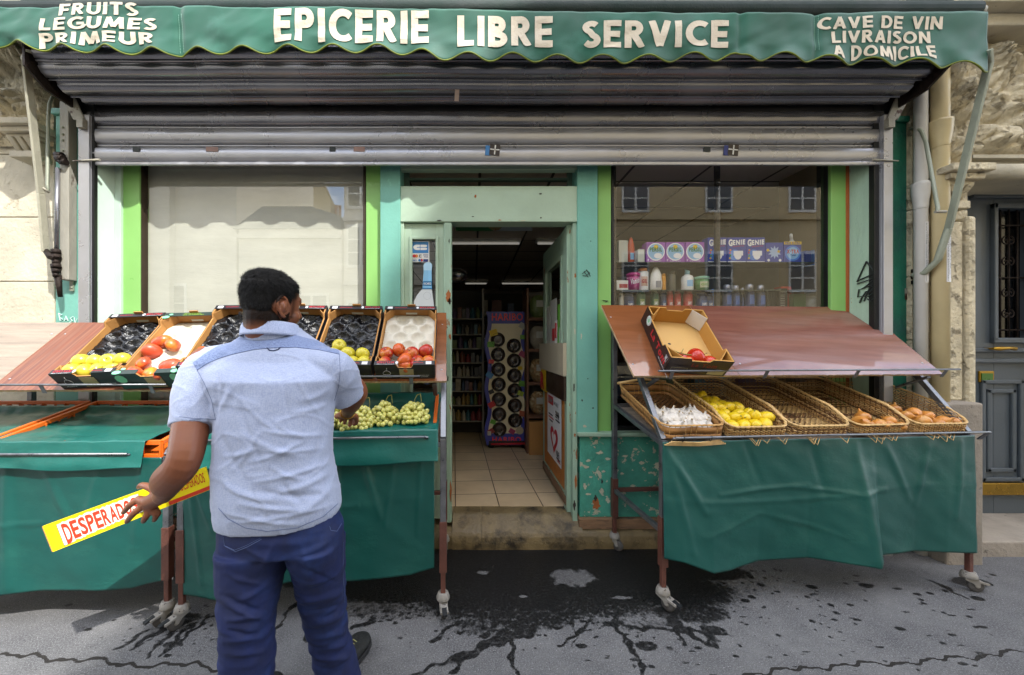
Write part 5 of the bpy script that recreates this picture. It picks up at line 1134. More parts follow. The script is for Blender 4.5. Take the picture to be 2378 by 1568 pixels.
# tomato crate on the right stand ---------------------------------
def tomato_crate():
    st = RS; S_, nrm, bdir, al, on = st[1], st[2], st[3], st[4], st[5]
    o0 = on(.245, .0)+nrm*.001+bdir*.01; q = Quaternion(nrm, -.10); A = q@al; B = q@bdir; N = nrm
    th = thing('fruit_crate', 'open dark brown cardboard crate with red lettering, almost empty, on the right stand', 'crate', tuple(o0), None)
    w_, L, h, T = .345, .44, .12, .007; hw = w_/2
    def W(a, b, n_): return o0+A*a+B*b+N*n_
    OUT = mat('dark_brown_card', '2a1d1b', .4, var=.15, bump=.1, color3='7b6a5c', thr3=.75, c3scale=60); INN = mat('ochre_cardboard', 'b9883f', .75, var=.08, scale=5, bump=.1)
    MB().obox(W(-hw, 0, 0), A*w_, B*L, N*T).build('base', mat('pale_ochre_card', 'c9a262', .75, var=.06, bump=.05), th)
    pts = [(0, 0), (L, 0), (L, h), (L-.08, h), (L-.085, h*.8), (.11, h*.8), (.10, h), (0, h)]
    for s_ in (-1, 1):
        b = MB(); b.prism(pts, W(s_*hw, 0, 0)-A*(T if s_ > 0 else 0), B, N, A*T); b.build('side', INN, th)
        b = MB(); b.prism(pts, W(s_*(hw+.0015), 0, 0)-(A*.0012 if s_ < 0 else A*0), B, N, A*.0012); b.build('printed_face', OUT, th)
    for bb, s_ in ((0, 1), (L-T, -1)):
        p_ = [(-hw, 0), (hw, 0), (hw, h), (.06, h), (.05, h-.018), (-.05, h-.018), (-.06, h), (-hw, h)]
        MB().prism(p_, W(0, bb, 0), A, N, B*T).build('end', INN, th)
        MB().prism(p_, W(0, bb-.0015 if s_ > 0 else bb+T+.0003, 0), A, N, B*.0012).build('printed_face', OUT, th)
    for s_ in (-1, 1):
        for ba, bb in ((T, .085), (L-T, L-.085)):
            MB().add([W(s_*(hw-T), bb, .02), W(s_*(hw-T), bb, h), W(s_*(hw-.07), ba, h), W(s_*(hw-.07), ba, .02)], [(0, 1, 2, 3)]).build('corner_fold', flat('white_flap', 'c9c2b4', .7) if (s_ > 0 and ba > .1) else INN, th, solid=.004)
    xs_ = -hw-.003
    b = MB(); put_text(b, 'La Tom', lambda u_, v_: W(xs_, L*.62-.25*u_, .035+.045*v_), .03); b.build('lettering', REDP, th)
    b = MB(); put_text(b, 'LES DÉLICES DE TOM', lambda u_, v_: W(xs_, L*.22-.16*u_, .02+.010*v_), .02); put_text(b, 'R', lambda u_, v_: W(xs_, L*.09-.02*u_, .07+.022*v_), .02); b.tube([W(xs_, L*.10-.03*i, .062+.035*j) for i, j in ((0, 0), (1, 0), (1, 1), (0, 1), (0, 0))], .0008, 4)
    c_ = W(xs_, L*.8, .075); b.add([c_+B*(.032*math.cos(i*.45))+N*(.032*math.sin(i*.45)) for i in range(14)], [tuple(range(14))]); b.build('print', WHP, th)
    b = MB(); c_ = W(xs_-.0006, L*.8, .075); b.tube([c_+B*(.025*math.cos(i*.45))+N*(.025*math.sin(i*.45)) for i in range(15)], .0009, 4); b.add([c_+B*(.012*math.cos(i*.9))+N*(.014*math.sin(i*.9)) for i in range(7)], [tuple(range(7))]); b.build('print', MGP, th)
    b = MB(); put_text(b, 'La Tom', lambda u_, v_: W(-.04+.14*u_, -.003, .060+.03*v_), .03); b.build('lettering', flat('dark_red_print', '7c1e1a', .5), th)
    b = MB(); b.tube([W(-.14+.09*i, -.003, .012+.035*j) for i, j in ((0, 0), (1, 0), (1, 1), (0, 1), (0, 0))], .0008, 4); b.build('print', BUFF, th)
    MB().obox(W(.07, -.003, .01), A*.09, -B*.0006, N*.035).build('paper_label', BUFF, th)
    b = MB(); c_ = W(-.06, L*.52, T+.0006); b.add([c_+A*(.010*math.cos(i*.7))+B*(.008*math.sin(i*.7)) for i in range(9)], [tuple(range(9))]); b.build('hole', BLK, th)
    pro = apple_proto(TOM, 'tomato')
    for k, (a, b_, n_, s_, lab) in enumerate([(-.075, .06, .05, 1.15, 'dark red tomato on the left under the green stalk'), (.02, .075, .058, 1.5, 'largest tomato, bright orange red, in the middle of the crate'), (.085, .045, .05, 1.2, 'tomato at the right, mostly hidden by the front flap'), (-.03, .045, .045, 1.1, 'tomato at the front between the dark one and the largest one')]):
        place(pro, k > 0, W(a, b_, n_), (.9+.2*k, .3*k, k), s_, lab, 'tomato', 'tomatoes in the brown crate')
    b = MB(); b.tube([W(-.13, .10, .085), W(-.08, .07, .085), W(-.02, .065, .085), W(.01, .06, .09)], .003, 6); b.tube([W(-.08, .07, .085), W(-.06, .10, .095)], .002, 5); b.tube([W(-.02, .065, .085), W(0, .09, .10)], .002, 5)
    o = b.build('tomato_vine', GSTEM); tag(o, 'dry green vine stalk lying over the tomatoes', 'stalk')
tomato_crate()

# ------------------------------------------------------------------ wicker trays
WICK = mat('wicker_cane', 'b48a50', .6, var=.3, scale=22, bump=.2, rnd=True); WICKP = mat('pale_wicker_cane', 'c8a56c', .6, var=.25, scale=22, bump=.2, rnd=True); WICKD = mat('dark_wicker_cane', '6b4722', .65, var=.3, scale=22, bump=.2, rnd=True); WOODV = mat('wood_veneer_strip', '9b6e3b', .6, var=.3, scale=9, bump=.2, color3='5e3d20', thr3=.62, c3scale=20)
def basket(u0, u1, label, kind='wicker', seed=0):
    S_ = Sr; v0, v1 = -.02, .50; rr_ = random.Random(seed); L = v1-v0; w_ = u1-u0
    def base(u, v, n_=0): z = .872+.17*(v-v0)/L+.016; return S_(u, v, z+n_)
    th = thing('wicker_tray', label, 'basket', tuple(base((u0+u1)/2, .22)), 'wicker trays on the right stand')
    rc = .05; per = []    # rounded rectangle
    for cx, cy, a0 in ((u1-rc, v0+rc, -90), (u1-rc, v1-rc, 0), (u0+rc, v1-rc, 90), (u0+rc, v0+rc, 180)):
        for k in range(5): a = R(a0+22.5*k); per.append((cx+rc*math.cos(a), cy+rc*math.sin(a)))
    # resample
    pts = per+[per[0]]; ds = [0]
    for p, q in zip(pts, pts[1:]): ds.append(ds[-1]+math.hypot(q[0]-p[0], q[1]-p[1]))
    tot = ds[-1]; N_ = 112
    def at(s): s = s % tot; return (float(np.interp(s, ds, [p[0] for p in pts])), float(np.interp(s, ds, [p[1] for p in pts])))
    cu, cv = (u0+u1)/2, (v0+v1)/2
    def wall(s, h, off=0):
        p = at(s); q = at(s+.001); n_ = Vector((q[1]-p[1], -(q[0]-p[0]))).normalized()
        back = max(0, (p[1]-v0)/L); H = .062+.045*min(1, back*4) if kind != 'veneer' else .075
        fl = .012*h-.012; u = p[0]+n_.x*(fl+off); v = p[1]+n_.y*(fl+off); return base(u, v, h*H)
    b = MB()
    for i in range(N_//2): s = tot*i/(N_/2); b.tube([wall(s, 0, 0), wall(s, .5, 0), wall(s, 1.02+.05*rr_.random(), .0)], .0016, 4, cap=False)
    b.build('stakes', WICKD if kind == 'wicker' else WICK, th)
    b = MB()
    if kind == 'wicker':
        rows = 10
        for r_ in range(rows):
            h = (r_+.6)/rows
            if .72 < h < .86:   # hand hole on the back end
                pass
            P_ = [wall(tot*(i+.5*0)/N_, h+rr_.uniform(-.015, .015), .0042*(1 if (i+r_) % 2 else -1)) for i in range(N_+1)]
            segs = [P_]
            if .66 < h < .9:
                i0 = int(N_*.375*1.0); segs = [P_[:int(N_*.40)], P_[int(N_*.48):]]
            b.mi = rr_.choice([0, 0, 1, 2])
            for s_ in segs: b.tube(s_, .0030, 4, cap=False)
        b.build('woven_wall', [WICK, WICKP, WICKD], th)
    else:
        for z0, z1, m_ in ((.0, .30, None), (.38, .86, 1)):
            b.grid(lambda u, v: wall(tot*u, z0+(z1-z0)*v, .003*math.sin(u*60)), 90, 1)
        b.build('veneer_band', WOODV, th, solid=.0018)
    b = MB()
    for k in range(3):
        P_ = [wall(tot*i/N_, 1.0+.03*math.sin(i*1.1+k*2.1), .004*math.cos(i*1.1+k*2.1)) for i in range(N_+1)]; b.tube(P_, .0035, 5, cap=False)
    b.build('rim', WICKP if kind == 'wicker' else WICK, th)
    b = MB(); nb = 20; nc = 34
    for j in range(nb):
        b.mi = rr_.choice([0, 1]); u = u0+.012+(w_-.024)*j/(nb-1); b.tube([base(u, v0+.01+(L-.02)*i/nc, .003+.0022*(1 if (i+j) % 2 else -1)) for i in range(nc+1)], .0026, 4, cap=False)
    for i in range(nc):
        b.mi = rr_.choice([0, 0, 1]); v = v0+.012+(L-.024)*i/(nc-1); b.tube([base(u0+.012+(w_-.024)*j/nb, v, .004+.0026*(1 if (i+j) % 2 else -1)) for j in range(nb+1)], .0032, 4, cap=False)
    b.build('woven_base', [WICKP, WICKD] if kind == 'wicker' else [mat('brown_wicker', '7b5634', .65, var=.3, scale=20, bump=.2), WICKD], th)
    if kind == 'wicker':   # loose cane ends hanging over the front rod
        b = MB()
        for k in range(5):
            u = u0+.04+(w_-.10)*rr_.random(); a = Vector((rr_.uniform(-.02, .02), 0, 0)); p = S_(u, v0-.004, .895); 
            b.tube([p+Vector((-.02, 0, .005)), p+Vector((0, -.03, -.012-rr_.random()*.030)), p+Vector((.03, -.012, .0))], .0022, 4)
        b.build('loose_canes', WICKP, th)
    else:
        b = MB()
        for k in range(4): b.tube([S_(u0+.0+.01*k, v0-.012-.003*k, .868+.006*k), S_((u0+u1)/2, v0-.020-.003*k, .862+.006*k), S_(u1-.02-.01*k, v0-.012, .868+.006*k)], .004, 6)
        b.build('cane_bundle', WICKP, th)
        b = MB(); b.tube([base(u0+.00, v1-.0, .075), base(u0+.17, v1+.005, .10), base(u0+.33, v1, .085)], .009, 6); b.build('back_handle', WICKP, th)
        b = MB()
        for uu in (.09, .24): p = S_(u0+uu, v0-.026, .905); b.tube([p+Vector((.004*math.sin(t), .009*math.cos(t)-.004, .014*math.sin(t)-.004)) for t in np.linspace(0, 6.3, 12)], .0016, 4)
        b.build('wire_tie', BLACK, th)
    return th, base
bk = []
info = [('wide shallow tray of wood strips holding white garlic', 'veneer'), ('wicker tray full of lemons', 'wicker'), ('empty wicker tray between the lemons and the onions', 'wicker'), ('wicker tray with a few onions at its front, fourth from the left', 'wicker'), ('wicker tray with a pile of onions at the right end of the stand', 'wicker')]
for i, (lab, kd) in enumerate(info): bk.append(basket(-.01+.362*i, -.01+.362*(i+1)-.008, lab, kd, i))
def resting(proto, items, base, label, cat, group, r0, rots=None):
    for k, it in enumerate(items):
        (u, v, n_), s_ = it[:3], (it[3] if len(it) > 3 else 1)
        lb_ = label[k] if isinstance(label, list) else label
        rot = rots(k) if rots else (rr.uniform(-1.5, 1.5), rr.uniform(-1.5, 1.5), rr.uniform(0, 6))
        place(proto, k > 0, base(u, v, n_+r0), rot, s_, lb_, cat, group)
# lemons
b = MB(); b.lathe([(.0005, -.040), (.005, -.038), (.009, -.033), (.018, -.027), (.025, -.016), (.0275, 0), (.026, .014), (.020, .025), (.011, .032), (.006, .036), (.0005, .0375)], (0, 0, 0), 20)
lp = b.build('lemon', LEMON, None, local=True); MB().lathe([(.003, .036), (.0035, .039), (.001, .040)], (0, 0, 0), 8).build('stem_end', GSTEM, lp, local=True)
B1 = .352; it = []; labs = []
rows = [(.03, [.06, .12, .185, .25]), (.085, [.05, .11, .175, .24, .30]), (.14, [.055, .115, .18, .245]), (.195, [.05, .11, .17, .23]), (.25, [.06, .12, .18]), (.305, [.055, .115, .17]), (.36, [.06, .12])]
nm_ = ['front', 'second', 'third', 'fourth', 'fifth', 'sixth', 'back']
for ri, (v, us) in enumerate(rows):
    for u in us: it.append((B1+u+rr.uniform(-.008, .008), v+rr.uniform(-.006, .006), .016+(.014 if ri in (1, 3) else 0), rr.uniform(1.12, 1.28))); labs.append('lemon in the %s row of the lemon tray' % nm_[ri])
resting(lp, it, bk[1][1], labs, 'lemon', 'lemons in the wicker tray', .026)
# garlic
b = MB()
def gf(u, v):
    a = u*2*math.pi; t = v; pr = np.interp(t, [0, .08, .25, .45, .62, .75, .85, .93, 1], [.004, .018, .027, .029, .024, .011, .005, .0042, .0038]); z = float(np.interp(t, [0, .08, .25, .45, .62, .75, .85, .93, 1], [-.020, -.021, -.011, .004, .016, .023, .029, .035, .041]))
    k = 1+.07*math.cos(a*8)*(1 if .1 < t < .6 else 0); bend = .012*max(0, t-.7)/.3
    return (pr*k*math.cos(a)+bend, pr*k*math.sin(a), z)
b.grid(gf, 32, 16); gp = b.build('garlic_bulb', GARL, None, local=True)
MB().tube([(.0115, 0, .039), (.013, .002, .043)], .0040, 8).build('cut_stalk', mat('dry_stalk', 'a89474', .8, bump=.3), gp, local=True)
it = []; labs = []
for ri, (v, n_) in enumerate(((.02, 6), (.07, 6), (.12, 6), (.165, 4))):
    for k in range(n_): it.append((.05+.26*(k+.5*(ri % 2))/(n_-.3)+rr.uniform(-.008, .008), v+.028+rr.uniform(-.008, .008), .006+(.014 if ri in (1, 2) else 0)+.004*rr.random(), rr.uniform(1.15, 1.4))); labs.append('white garlic bulb in the %s row of the garlic tray' % nm_[ri])
resting(gp, it, bk[0][1], labs, 'garlic', 'garlic bulbs in the left tray', .022, lambda k: (rr.uniform(-.75, .75), rr.uniform(-.75, .75), rr.uniform(0, 6)))
# onions
b = MB(); b.lathe([(.0005, -.030), (.008, -.031), (.02, -.026), (.033, -.012), (.036, .002), (.031, .016), (.019, .027), (.009, .034), (.005, .044), (.003, .052), (.0005, .054)], (0, 0, 0), 22)
op = b.build('onion', ONION, None, local=True); b = MB()
for k in range(9): a = k*.7; b.tube([(.004*math.cos(a), .004*math.sin(a), -.030), (.012*math.cos(a), .012*math.sin(a), -.036)], .0006, 3)
b.build('roots', STEM, op, local=True)
B3 = 1.076; B4 = 1.438
resting(op, [(B3+.09, .13, .01, 1.0), (B3+.10, .035, .014, 1.12), (B3+.18, .09, .012, 1.08), (B3+.19, .015, .01, 1.0), (B3+.25, .02, .01, .8), (B3+.29, .045, .012, .95), (B3+.15, .03, .0, .8), (B3+.30, .0, .008, .8)], bk[3][1], ['pink onion at the back of the small pile in the fourth tray', 'largest onion, pale and shiny, at the front of the fourth tray', 'red brown onion behind the others in the middle of the fourth tray', 'flat onion at the front middle of the fourth tray', 'small onion beside the rod at the front of the fourth tray', 'golden onion near the right side of the fourth tray', 'small onion wedged between the largest and the flat one', 'small onion in the front right corner of the fourth tray'], 'onion', 'onions in the fourth tray', .03)
olab = ['onion at the back left of the pile in the last tray', 'peeling onion with a brown stem in the last tray', 'onion in the middle of the back row of the last tray', 'large onion at the front left of the last tray', 'small dull onion at the front middle of the last tray', 'onion in the second row at the middle of the last tray', 'onion at the front right of the last tray', 'small elongated onion at the far right of the last tray', 'onion behind the front right pair of the last tray', 'onion at the very back of the last tray']
resting(op, [(B4+.05, .15, .014, .98), (B4+.09, .085, .02, .9), (B4+.12, .17, .014, 1), (B4+.13, .04, .012, 1.08), (B4+.20, .02, .008, .82), (B4+.17, .11, .022, 1.0), (B4+.255, .035, .012, 1.0), (B4+.315, .03, .008, .85), (B4+.23, .09, .014, .95), (B4+.045, .22, .012, .8)], bk[4][1], olab, 'onion', 'onions in the last tray', .03)

# ------------------------------------------------------------------ grapes
gb = MB(); gb.ball((0, 0, 0), .0135, 14, 9, (1, 1, 1.12))
gme = None
def bunch(px, py, n_, label, spread, seed, stalk=True):
    global gme
    r_ = random.Random(seed); d = 2.08
    # find the point of the liner under this bunch
    best = None
    for i in range(40):
        for j in range(20):
            p = GF(.3+.7*i/39, .4+.5*j/19); e = abs(1100+870*p.x/p.y-px)+abs(800-870*(p.z-CAMZ)/p.y-py)
            if best is None or e < best[0]: best = (e, p)
    c = best[1]
    th = thing('grape_bunch', label, 'grapes', tuple(c), 'bunches of green grapes')
    pts = []; tries = 0
    sx, sy = spread
    while len(pts) < n_ and tries < 9000:
        tries += 1; a = r_.uniform(0, 2*math.pi); q = math.sqrt(r_.random()); x = sx*q*math.cos(a); y = sy*q*math.sin(a); hmax = .02+.085*(1-q*q)
        x += (.03 if y < -sy*.3 else 0)*0
        z = .012+r_.random()*hmax+ y*.10
        p = Vector((x, y, z))
        if all((p-o_).length > .0185 for o_ in pts): pts.append(p)
    for p in pts:
        if gme is None: o = gb.build('grape', GRAPE, th, local=True); gme = o
        else: o = gme.copy(); COL.objects.link(o); o.parent = th
        o.location = p; o.rotation_euler = (r_.uniform(-1, 1), r_.uniform(-1, 1), r_.uniform(0, 3)); o.scale = (r_.uniform(.88, 1.1),)*3; WORLD[o.name] = Vector()
    b = MB()
    if stalk: b.tube([(0, sy*.2, .08), (.0, sy*.4, .12), (.012, sy*.5, .145), (.03, sy*.55, .15)], [.002, .002, .0025, .003], 6); b.tube([(.03, sy*.3, .08), (.036, sy*.4, .11), (.03, sy*.55, .15)], .002, 5)
    for k in range(5): p = r_.choice(pts); b.tube([(0, 0, .03), p*.6+Vector((0, 0, .02)), p], .0012, 4)
    b.build('stalk', GSTEM, th, local=True)
bunch(960, 980, 99, 'green grape bunch with a looped stalk, nearest the door', (.085, .075), 1); bunch(893, 985, 99, 'green grape bunch second from the door end, with an upright stalk', (.08, .07), 2); bunch(838, 990, 95, 'green grape bunch in the middle, right of the hand', (.062, .075), 3)
bunch(804, 998, 38, 'small thin green grape bunch just under the fingers', (.045, .05), 4); bunch(772, 995, 60, 'green grape bunch half hidden by the hip of the man', (.05, .06), 5, True)
# ------------------------------------------------------------------ shop interior
FZ = .208
def tiles_mat():
    m = bpy.data.materials.new('cream_floor_tiles'); m.use_nodes = True; n = m.node_tree.nodes; L = m.node_tree.links; b = n['Principled BSDF']
    t = n.new('ShaderNodeTexCoord'); mp = n.new('ShaderNodeMapping'); mp.inputs['Rotation'].default_value = (0, 0, R(-3)); mp.inputs['Location'].default_value = (.04, .02, 0)
    br = n.new('ShaderNodeTexBrick'); br.offset = 0; br.inputs['Scale'].default_value = 1; br.inputs['Mortar Size'].default_value = .004; br.inputs['Brick Width'].default_value = .32; br.inputs['Row Height'].default_value = .285; br.inputs['Mortar Smooth'].default_value = .1
    br.inputs['Color1'].default_value = (*srgb('e2cba6'), 1); br.inputs['Color2'].default_value = (*srgb('d8be98'), 1); br.inputs['Mortar'].default_value = (*srgb('3f2f22'), 1)
    nz_ = n.new('ShaderNodeTexNoise'); nz_.inputs['Scale'].default_value = 5; nz_.inputs['Detail'].default_value = 6; mx = n.new('ShaderNodeMix'); mx.data_type = 'RGBA'; mx.blend_type = 'MULTIPLY'; mx.inputs[0].default_value = .5
    L.new(t.outputs['Object'], mp.inputs[0]); L.new(mp.outputs[0], br.inputs[0]); L.new(t.outputs['Object'], nz_.inputs['Vector']); L.new(br.outputs['Color'], mx.inputs[6]); L.new(nz_.outputs['Fac'], mx.inputs[7]); L.new(mx.outputs[2], b.inputs['Base Color']); b.inputs['Roughness'].default_value = .32
    return m
o = MB().box((-2.9, 2.74, FZ-.1), (3.0, 9.5, FZ)).build('shop_floor', tiles_mat()); o['kind'] = 'structure'
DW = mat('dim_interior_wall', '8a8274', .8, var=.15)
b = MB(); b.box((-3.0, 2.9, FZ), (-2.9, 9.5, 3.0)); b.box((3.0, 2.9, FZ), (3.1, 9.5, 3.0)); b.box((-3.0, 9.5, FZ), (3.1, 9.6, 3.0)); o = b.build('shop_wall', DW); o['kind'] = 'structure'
def ceil_mat():
    m = bpy.data.materials.new('ceiling_tiles'); m.use_nodes = True; n = m.node_tree.nodes; L = m.node_tree.links; b = n['Principled BSDF']
    t = n.new('ShaderNodeTexCoord'); br = n.new('ShaderNodeTexBrick'); br.offset = 0; br.inputs['Scale'].default_value = 1; br.inputs['Mortar Size'].default_value = .012; br.inputs['Brick Width'].default_value = .6; br.inputs['Row Height'].default_value = .6
    br.inputs['Color1'].default_value = (*srgb('cfc6b6'), 1); br.inputs['Color2'].default_value = (*srgb('c4baaa'), 1); br.inputs['Mortar'].default_value = (*srgb('4c4640'), 1); L.new(t.outputs['Object'], br.inputs[0]); L.new(br.outputs['Color'], b.inputs['Base Color']); b.inputs['Roughness'].default_value = .9
    return m
o = MB().box((-2.9, 2.9, 2.78), (3.0, 9.5, 2.9)).build('shop_ceiling', ceil_mat()); o['kind'] = 'structure'
TUBE = flat('tube_glass', 'd8d6cc', .2); TUBE.node_tree.nodes['Principled BSDF'].inputs['Emission Color'].default_value = (1, .95, .85, 1); TUBE.node_tree.nodes['Principled BSDF'].inputs['Emission Strength'].default_value = .06
LAMPW = flat('lamp_white', 'ecebe4', .4)
for i, (x0, x1, d, lab) in enumerate(((-.40, .62, 4.95, 'long faintly glowing fluorescent lamp nearest inside the doorway'), (.82, 1.5, 4.95, 'faintly glowing fluorescent lamp half hidden by the open door leaf'), (-.2, .3, 8.2, 'faint fluorescent lamp far back on the left of the ceiling'), (.6, 1.6, 8.2, 'faint fluorescent lamp far back on the right of the ceiling'))):
    t = thing('ceiling_lamp', lab, 'ceiling lamp', ((x0+x1)/2, d, 2.7), 'fluorescent lamps in the shop')
    MB().box((x0, d-.05, 2.735), (x1, d+.05, 2.78)).build('housing', LAMPW, t, bevel=.005)
    MB().tube([(x0+.02, d-.03, 2.715), (x1-.02, d-.03, 2.715)], .014, 10).build('tube', TUBE, t)
# hanging sign just inside
t = thing('hanging_sign', 'green and pale hanging sign with a picture of fruit inside the top of the doorway', 'sign', (.25, 3.2, 2.4))
MB().box((X(1058, 3.1), 3.1, Z(536, 3.1)), (X(1145, 3.1), 3.11, 2.6)).build('panel', flat('sign_dark_green', '1d5a2c', .5), t)
MB().box((X(1145, 3.1), 3.1, Z(536, 3.1)), (X(1236, 3.1), 3.11, 2.6)).build('panel', flat('sign_grey', '8b8d92', .5), t)
b = MB(); flat_text(b, 'Fruits & Légumes', P(1062, 524, 3.095), (.25, 0, 0), (0, 0, .04)); flat_text(b, 'Epicerie libre', P(1160, 524, 3.095), (.22, 0, 0), (0, 0, .04)); b.build('lettering', flat('sign_letters', 'a8b0a8', .5), t)
b = MB(); disc(b, 1150, 516, 20, 20, 3.097); b.build('fruit_picture', mat('fruit_print', '7a6a3c', .5, var=.5, scale=40, color2='8c2f1f', thr=.55, cscale=40, bump=0), t)
# candy stand ------------------------------------------------------
cdm = 4.25
cs_ = thing('sweets_display', 'tall wavy blue and cream sweets display with two columns of round dark tubs', 'display stand', (.38, cdm, FZ))
def cx_(px): return X(px, cdm)
outl = []; N_ = 40
for i in range(N_+1): y_ = 724+(1034-724)*i/N_; outl.append((cx_(1130+4*math.sin((y_-724)*.062)-1), Z(y_, cdm)))
for i in range(N_+1): y_ = 1034-(1034-724)*i/N_; outl.append((cx_(1222+5*math.sin((y_-724)*.062+.6)), Z(y_, cdm)))
def poly_obj(name, pts, m, d, t=.02): 
    k = len(pts); return MB().add([(p[0], d, p[1]) for p in pts]+[(p[0], d+t, p[1]) for p in pts], [list(range(k)), list(range(k, 2*k))[::-1]]+[(i, k+i, k+(i+1) % k, (i+1) % k) for i in range(k)]).build(name, m, cs_)
CB = flat('display_blue', '353c9c', .4); CC = flat('display_cream', 'd8cdac', .45)
poly_obj('back_panel', outl, CB, cdm, .03)
inner = []
for i in range(N_+1): y_ = 752+(1006-752)*i/N_; inner.append((cx_(1139+4*math.sin((y_-724)*.062)-1), Z(y_, cdm)))
for i in range(N_+1): y_ = 1006-(1006-752)*i/N_; inner.append((cx_(1214+5*math.sin((y_-724)*.062+.6)), Z(y_, cdm)))
poly_obj('face_panel', inner, CC, cdm-.012, .011)
TUBD = mat('dark_tub', '2a211c', .12, var=.4, scale=12, bump=.1, color2='5c3424', thr=.6, cscale=30); RIM = flat('tub_rim', '6c665a', .3)
for col_, (x_, y0, n_) in enumerate(((1156, 789, 7), (1193, 803, 6))):
    for k in range(n_):
        c = P(x_+(.6*k), y0+34.6*k, cdm-.012)
        o = MB().lathe([(.078, 0), (.082, .012), (.074, .02), (.07, .012), (.055, -.0), (.03, .004), (.0005, .006)], c, 24, axis=(0, -1, 0)).build('tub', TUBD, cs_)
for x_, y_, m_, r_ in ((1146, 773, YEL, 9), (1214, 757, PAPER, 8), (1214, 783, GRN, 6), (1140, 800, GRN, 8), (1214, 823, flat('pack_pink', '9c2f5a', .4), 8), (1141, 840, RED, 6), (1137, 871, STICK_B, 8), (1213, 891, GRN, 8), (1209, 914, flat('pack_lime', '8fa32f', .4), 7), (1142, 940, RED, 8), (1214, 961, flat('pack_orange', '9c4a2c', .4), 8), (1145, 980, GRN, 6), (1140, 1002, flat('pack_red2', '8c2a2a', .4), 7), (1189, 1002, flat('pack_pink', '9c2f5a', .4), 7), (1141, 910, BLK, 6), (1208, 855, YEL, 5)):
    patch(x_-r_, y_-r_*.8, x_+r_, y_+r_*.8, cdm-.03, m_, 'printed_pack', rr.uniform(-35, 35), cs_)
disc(MB(), 1207, 1000, 9, 9, cdm-.03).build('egg_print', flat('egg_white', 'a89c80', .5), cs_)
b = MB(); flat_text(b, 'HARIBO', P(1142, 745, cdm-.012), ((1214-1142)/870*cdm, 0, 0), (0, 0, .085)); flat_text(b, 'HARIBO', P(1143, 1027, cdm-.012), ((1210-1143)/870*cdm, 0, 0), (0, 0, .06)); b.build('lettering', flat('display_red', 'e0403c', .4), cs_)
b = MB(); b.tube([P(1140, 1032, cdm-.02), P(1222, 1030, cdm-.02)], .012, 6); b.build('edge_stripe', RED, cs_)
b = MB()
for x_ in (1141, 1218): b.lathe([(.0, -.02), (.035, -.02), (.04, 0), (.03, .03), (.0, .03)], (cx_(x_), cdm+.02, FZ+.035), 10)
b.box((cx_(1135), cdm-.02, FZ+.05), (cx_(1222), cdm+.25, FZ+.09)); b.build('wheeled_base', BLACK, cs_)
MB().box((cx_(1132), cdm-.05, Z(1009, cdm)), (cx_(1140), cdm-.01, Z(1000, cdm))).build('paper_tag', PAPER, cs_)
# dim shelving behind ---------------------------------------------
def shelving(name, label, x0, x1, d, levels, depth=.3, m=None, zt=2.1):
    t = thing('shelving_unit', label, 'shelves', ((x0+x1)/2, d, FZ))
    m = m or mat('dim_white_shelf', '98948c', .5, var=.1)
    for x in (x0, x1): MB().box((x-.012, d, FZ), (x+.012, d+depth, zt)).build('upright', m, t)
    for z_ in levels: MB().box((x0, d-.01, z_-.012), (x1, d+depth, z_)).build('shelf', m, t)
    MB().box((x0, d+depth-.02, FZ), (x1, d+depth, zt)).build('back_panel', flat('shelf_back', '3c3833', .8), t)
    return t
lv = [.42+.0*0, .62, .80, .98, 1.16, 1.34, 1.52, 1.72]
shelving('s', 'dim metal shelves full of groceries left of the sweets display', -.95, .12, 4.75, lv)
cols = ['6b3a2c', '3c4f6b', '8c8577', '5c6b3a', '7a2c34', '2c5c6b', '8b7340', '4a3c5c', '9a9488', '3c3c40']
CM = [mat('grocery_'+c, c, .45, var=.3, scale=14, bump=0, color2='8d8a80', thr=.6, cscale=30) for c in cols]
zn = {z_: i for i, z_ in enumerate(lv)}
lvn = ['lowest', 'second', 'third', 'fourth', 'fifth', 'sixth', 'seventh', 'top']
for zi, z_ in enumerate(lv):
    x = -.28
    while x < .10:
        w_ = rr.choice([.045, .055, .07]); h_ = rr.uniform(.10, .15); m_ = rr.choice(CM)
        if (zi+int(x*50)) % 3 or zi < 2: b = MB().lathe([(w_*.46, 0), (w_*.48, .01), (w_*.48, h_*.72), (w_*.3, h_*.82), (w_*.2, h_*.86), (w_*.2, h_), (0, h_)], (x+w_/2, 4.80, z_), 12); nm, kd = 'jar', 'jar'
        else: b = MB().box((x+.003, 4.77, z_), (x+w_-.003, 4.83, z_+h_)); nm, kd = 'carton', 'carton'
        o = b.build(nm, m_); tag(o, 'dim %s on the %s shelf inside the doorway, left of the sweets display' % (nm, lvn[zi]), kd, 'groceries on the dim shelves'); x += w_+.004
# row at the back on high shelves
t = shelving('s', 'dark shelves across the far back of the shop', -.6, 1.6, 6.4, [1.1, 1.5, 1.9], zt=2.3)
for k in range(22):
    w_ = .08; z_ = [1.1, 1.5, 1.9][k % 3]; x = -.5+.27*(k//3)
    o = MB().box((x, 6.40, z_), (x+rr.uniform(.1, .22), 6.5, z_+rr.uniform(.18, .3))).build('carton', rr.choice(CM)); tag(o, 'dim carton on the %s of the far back shelves' % ['lowest', 'middle', 'highest'][k % 3], 'carton', 'cartons on the far back shelves')
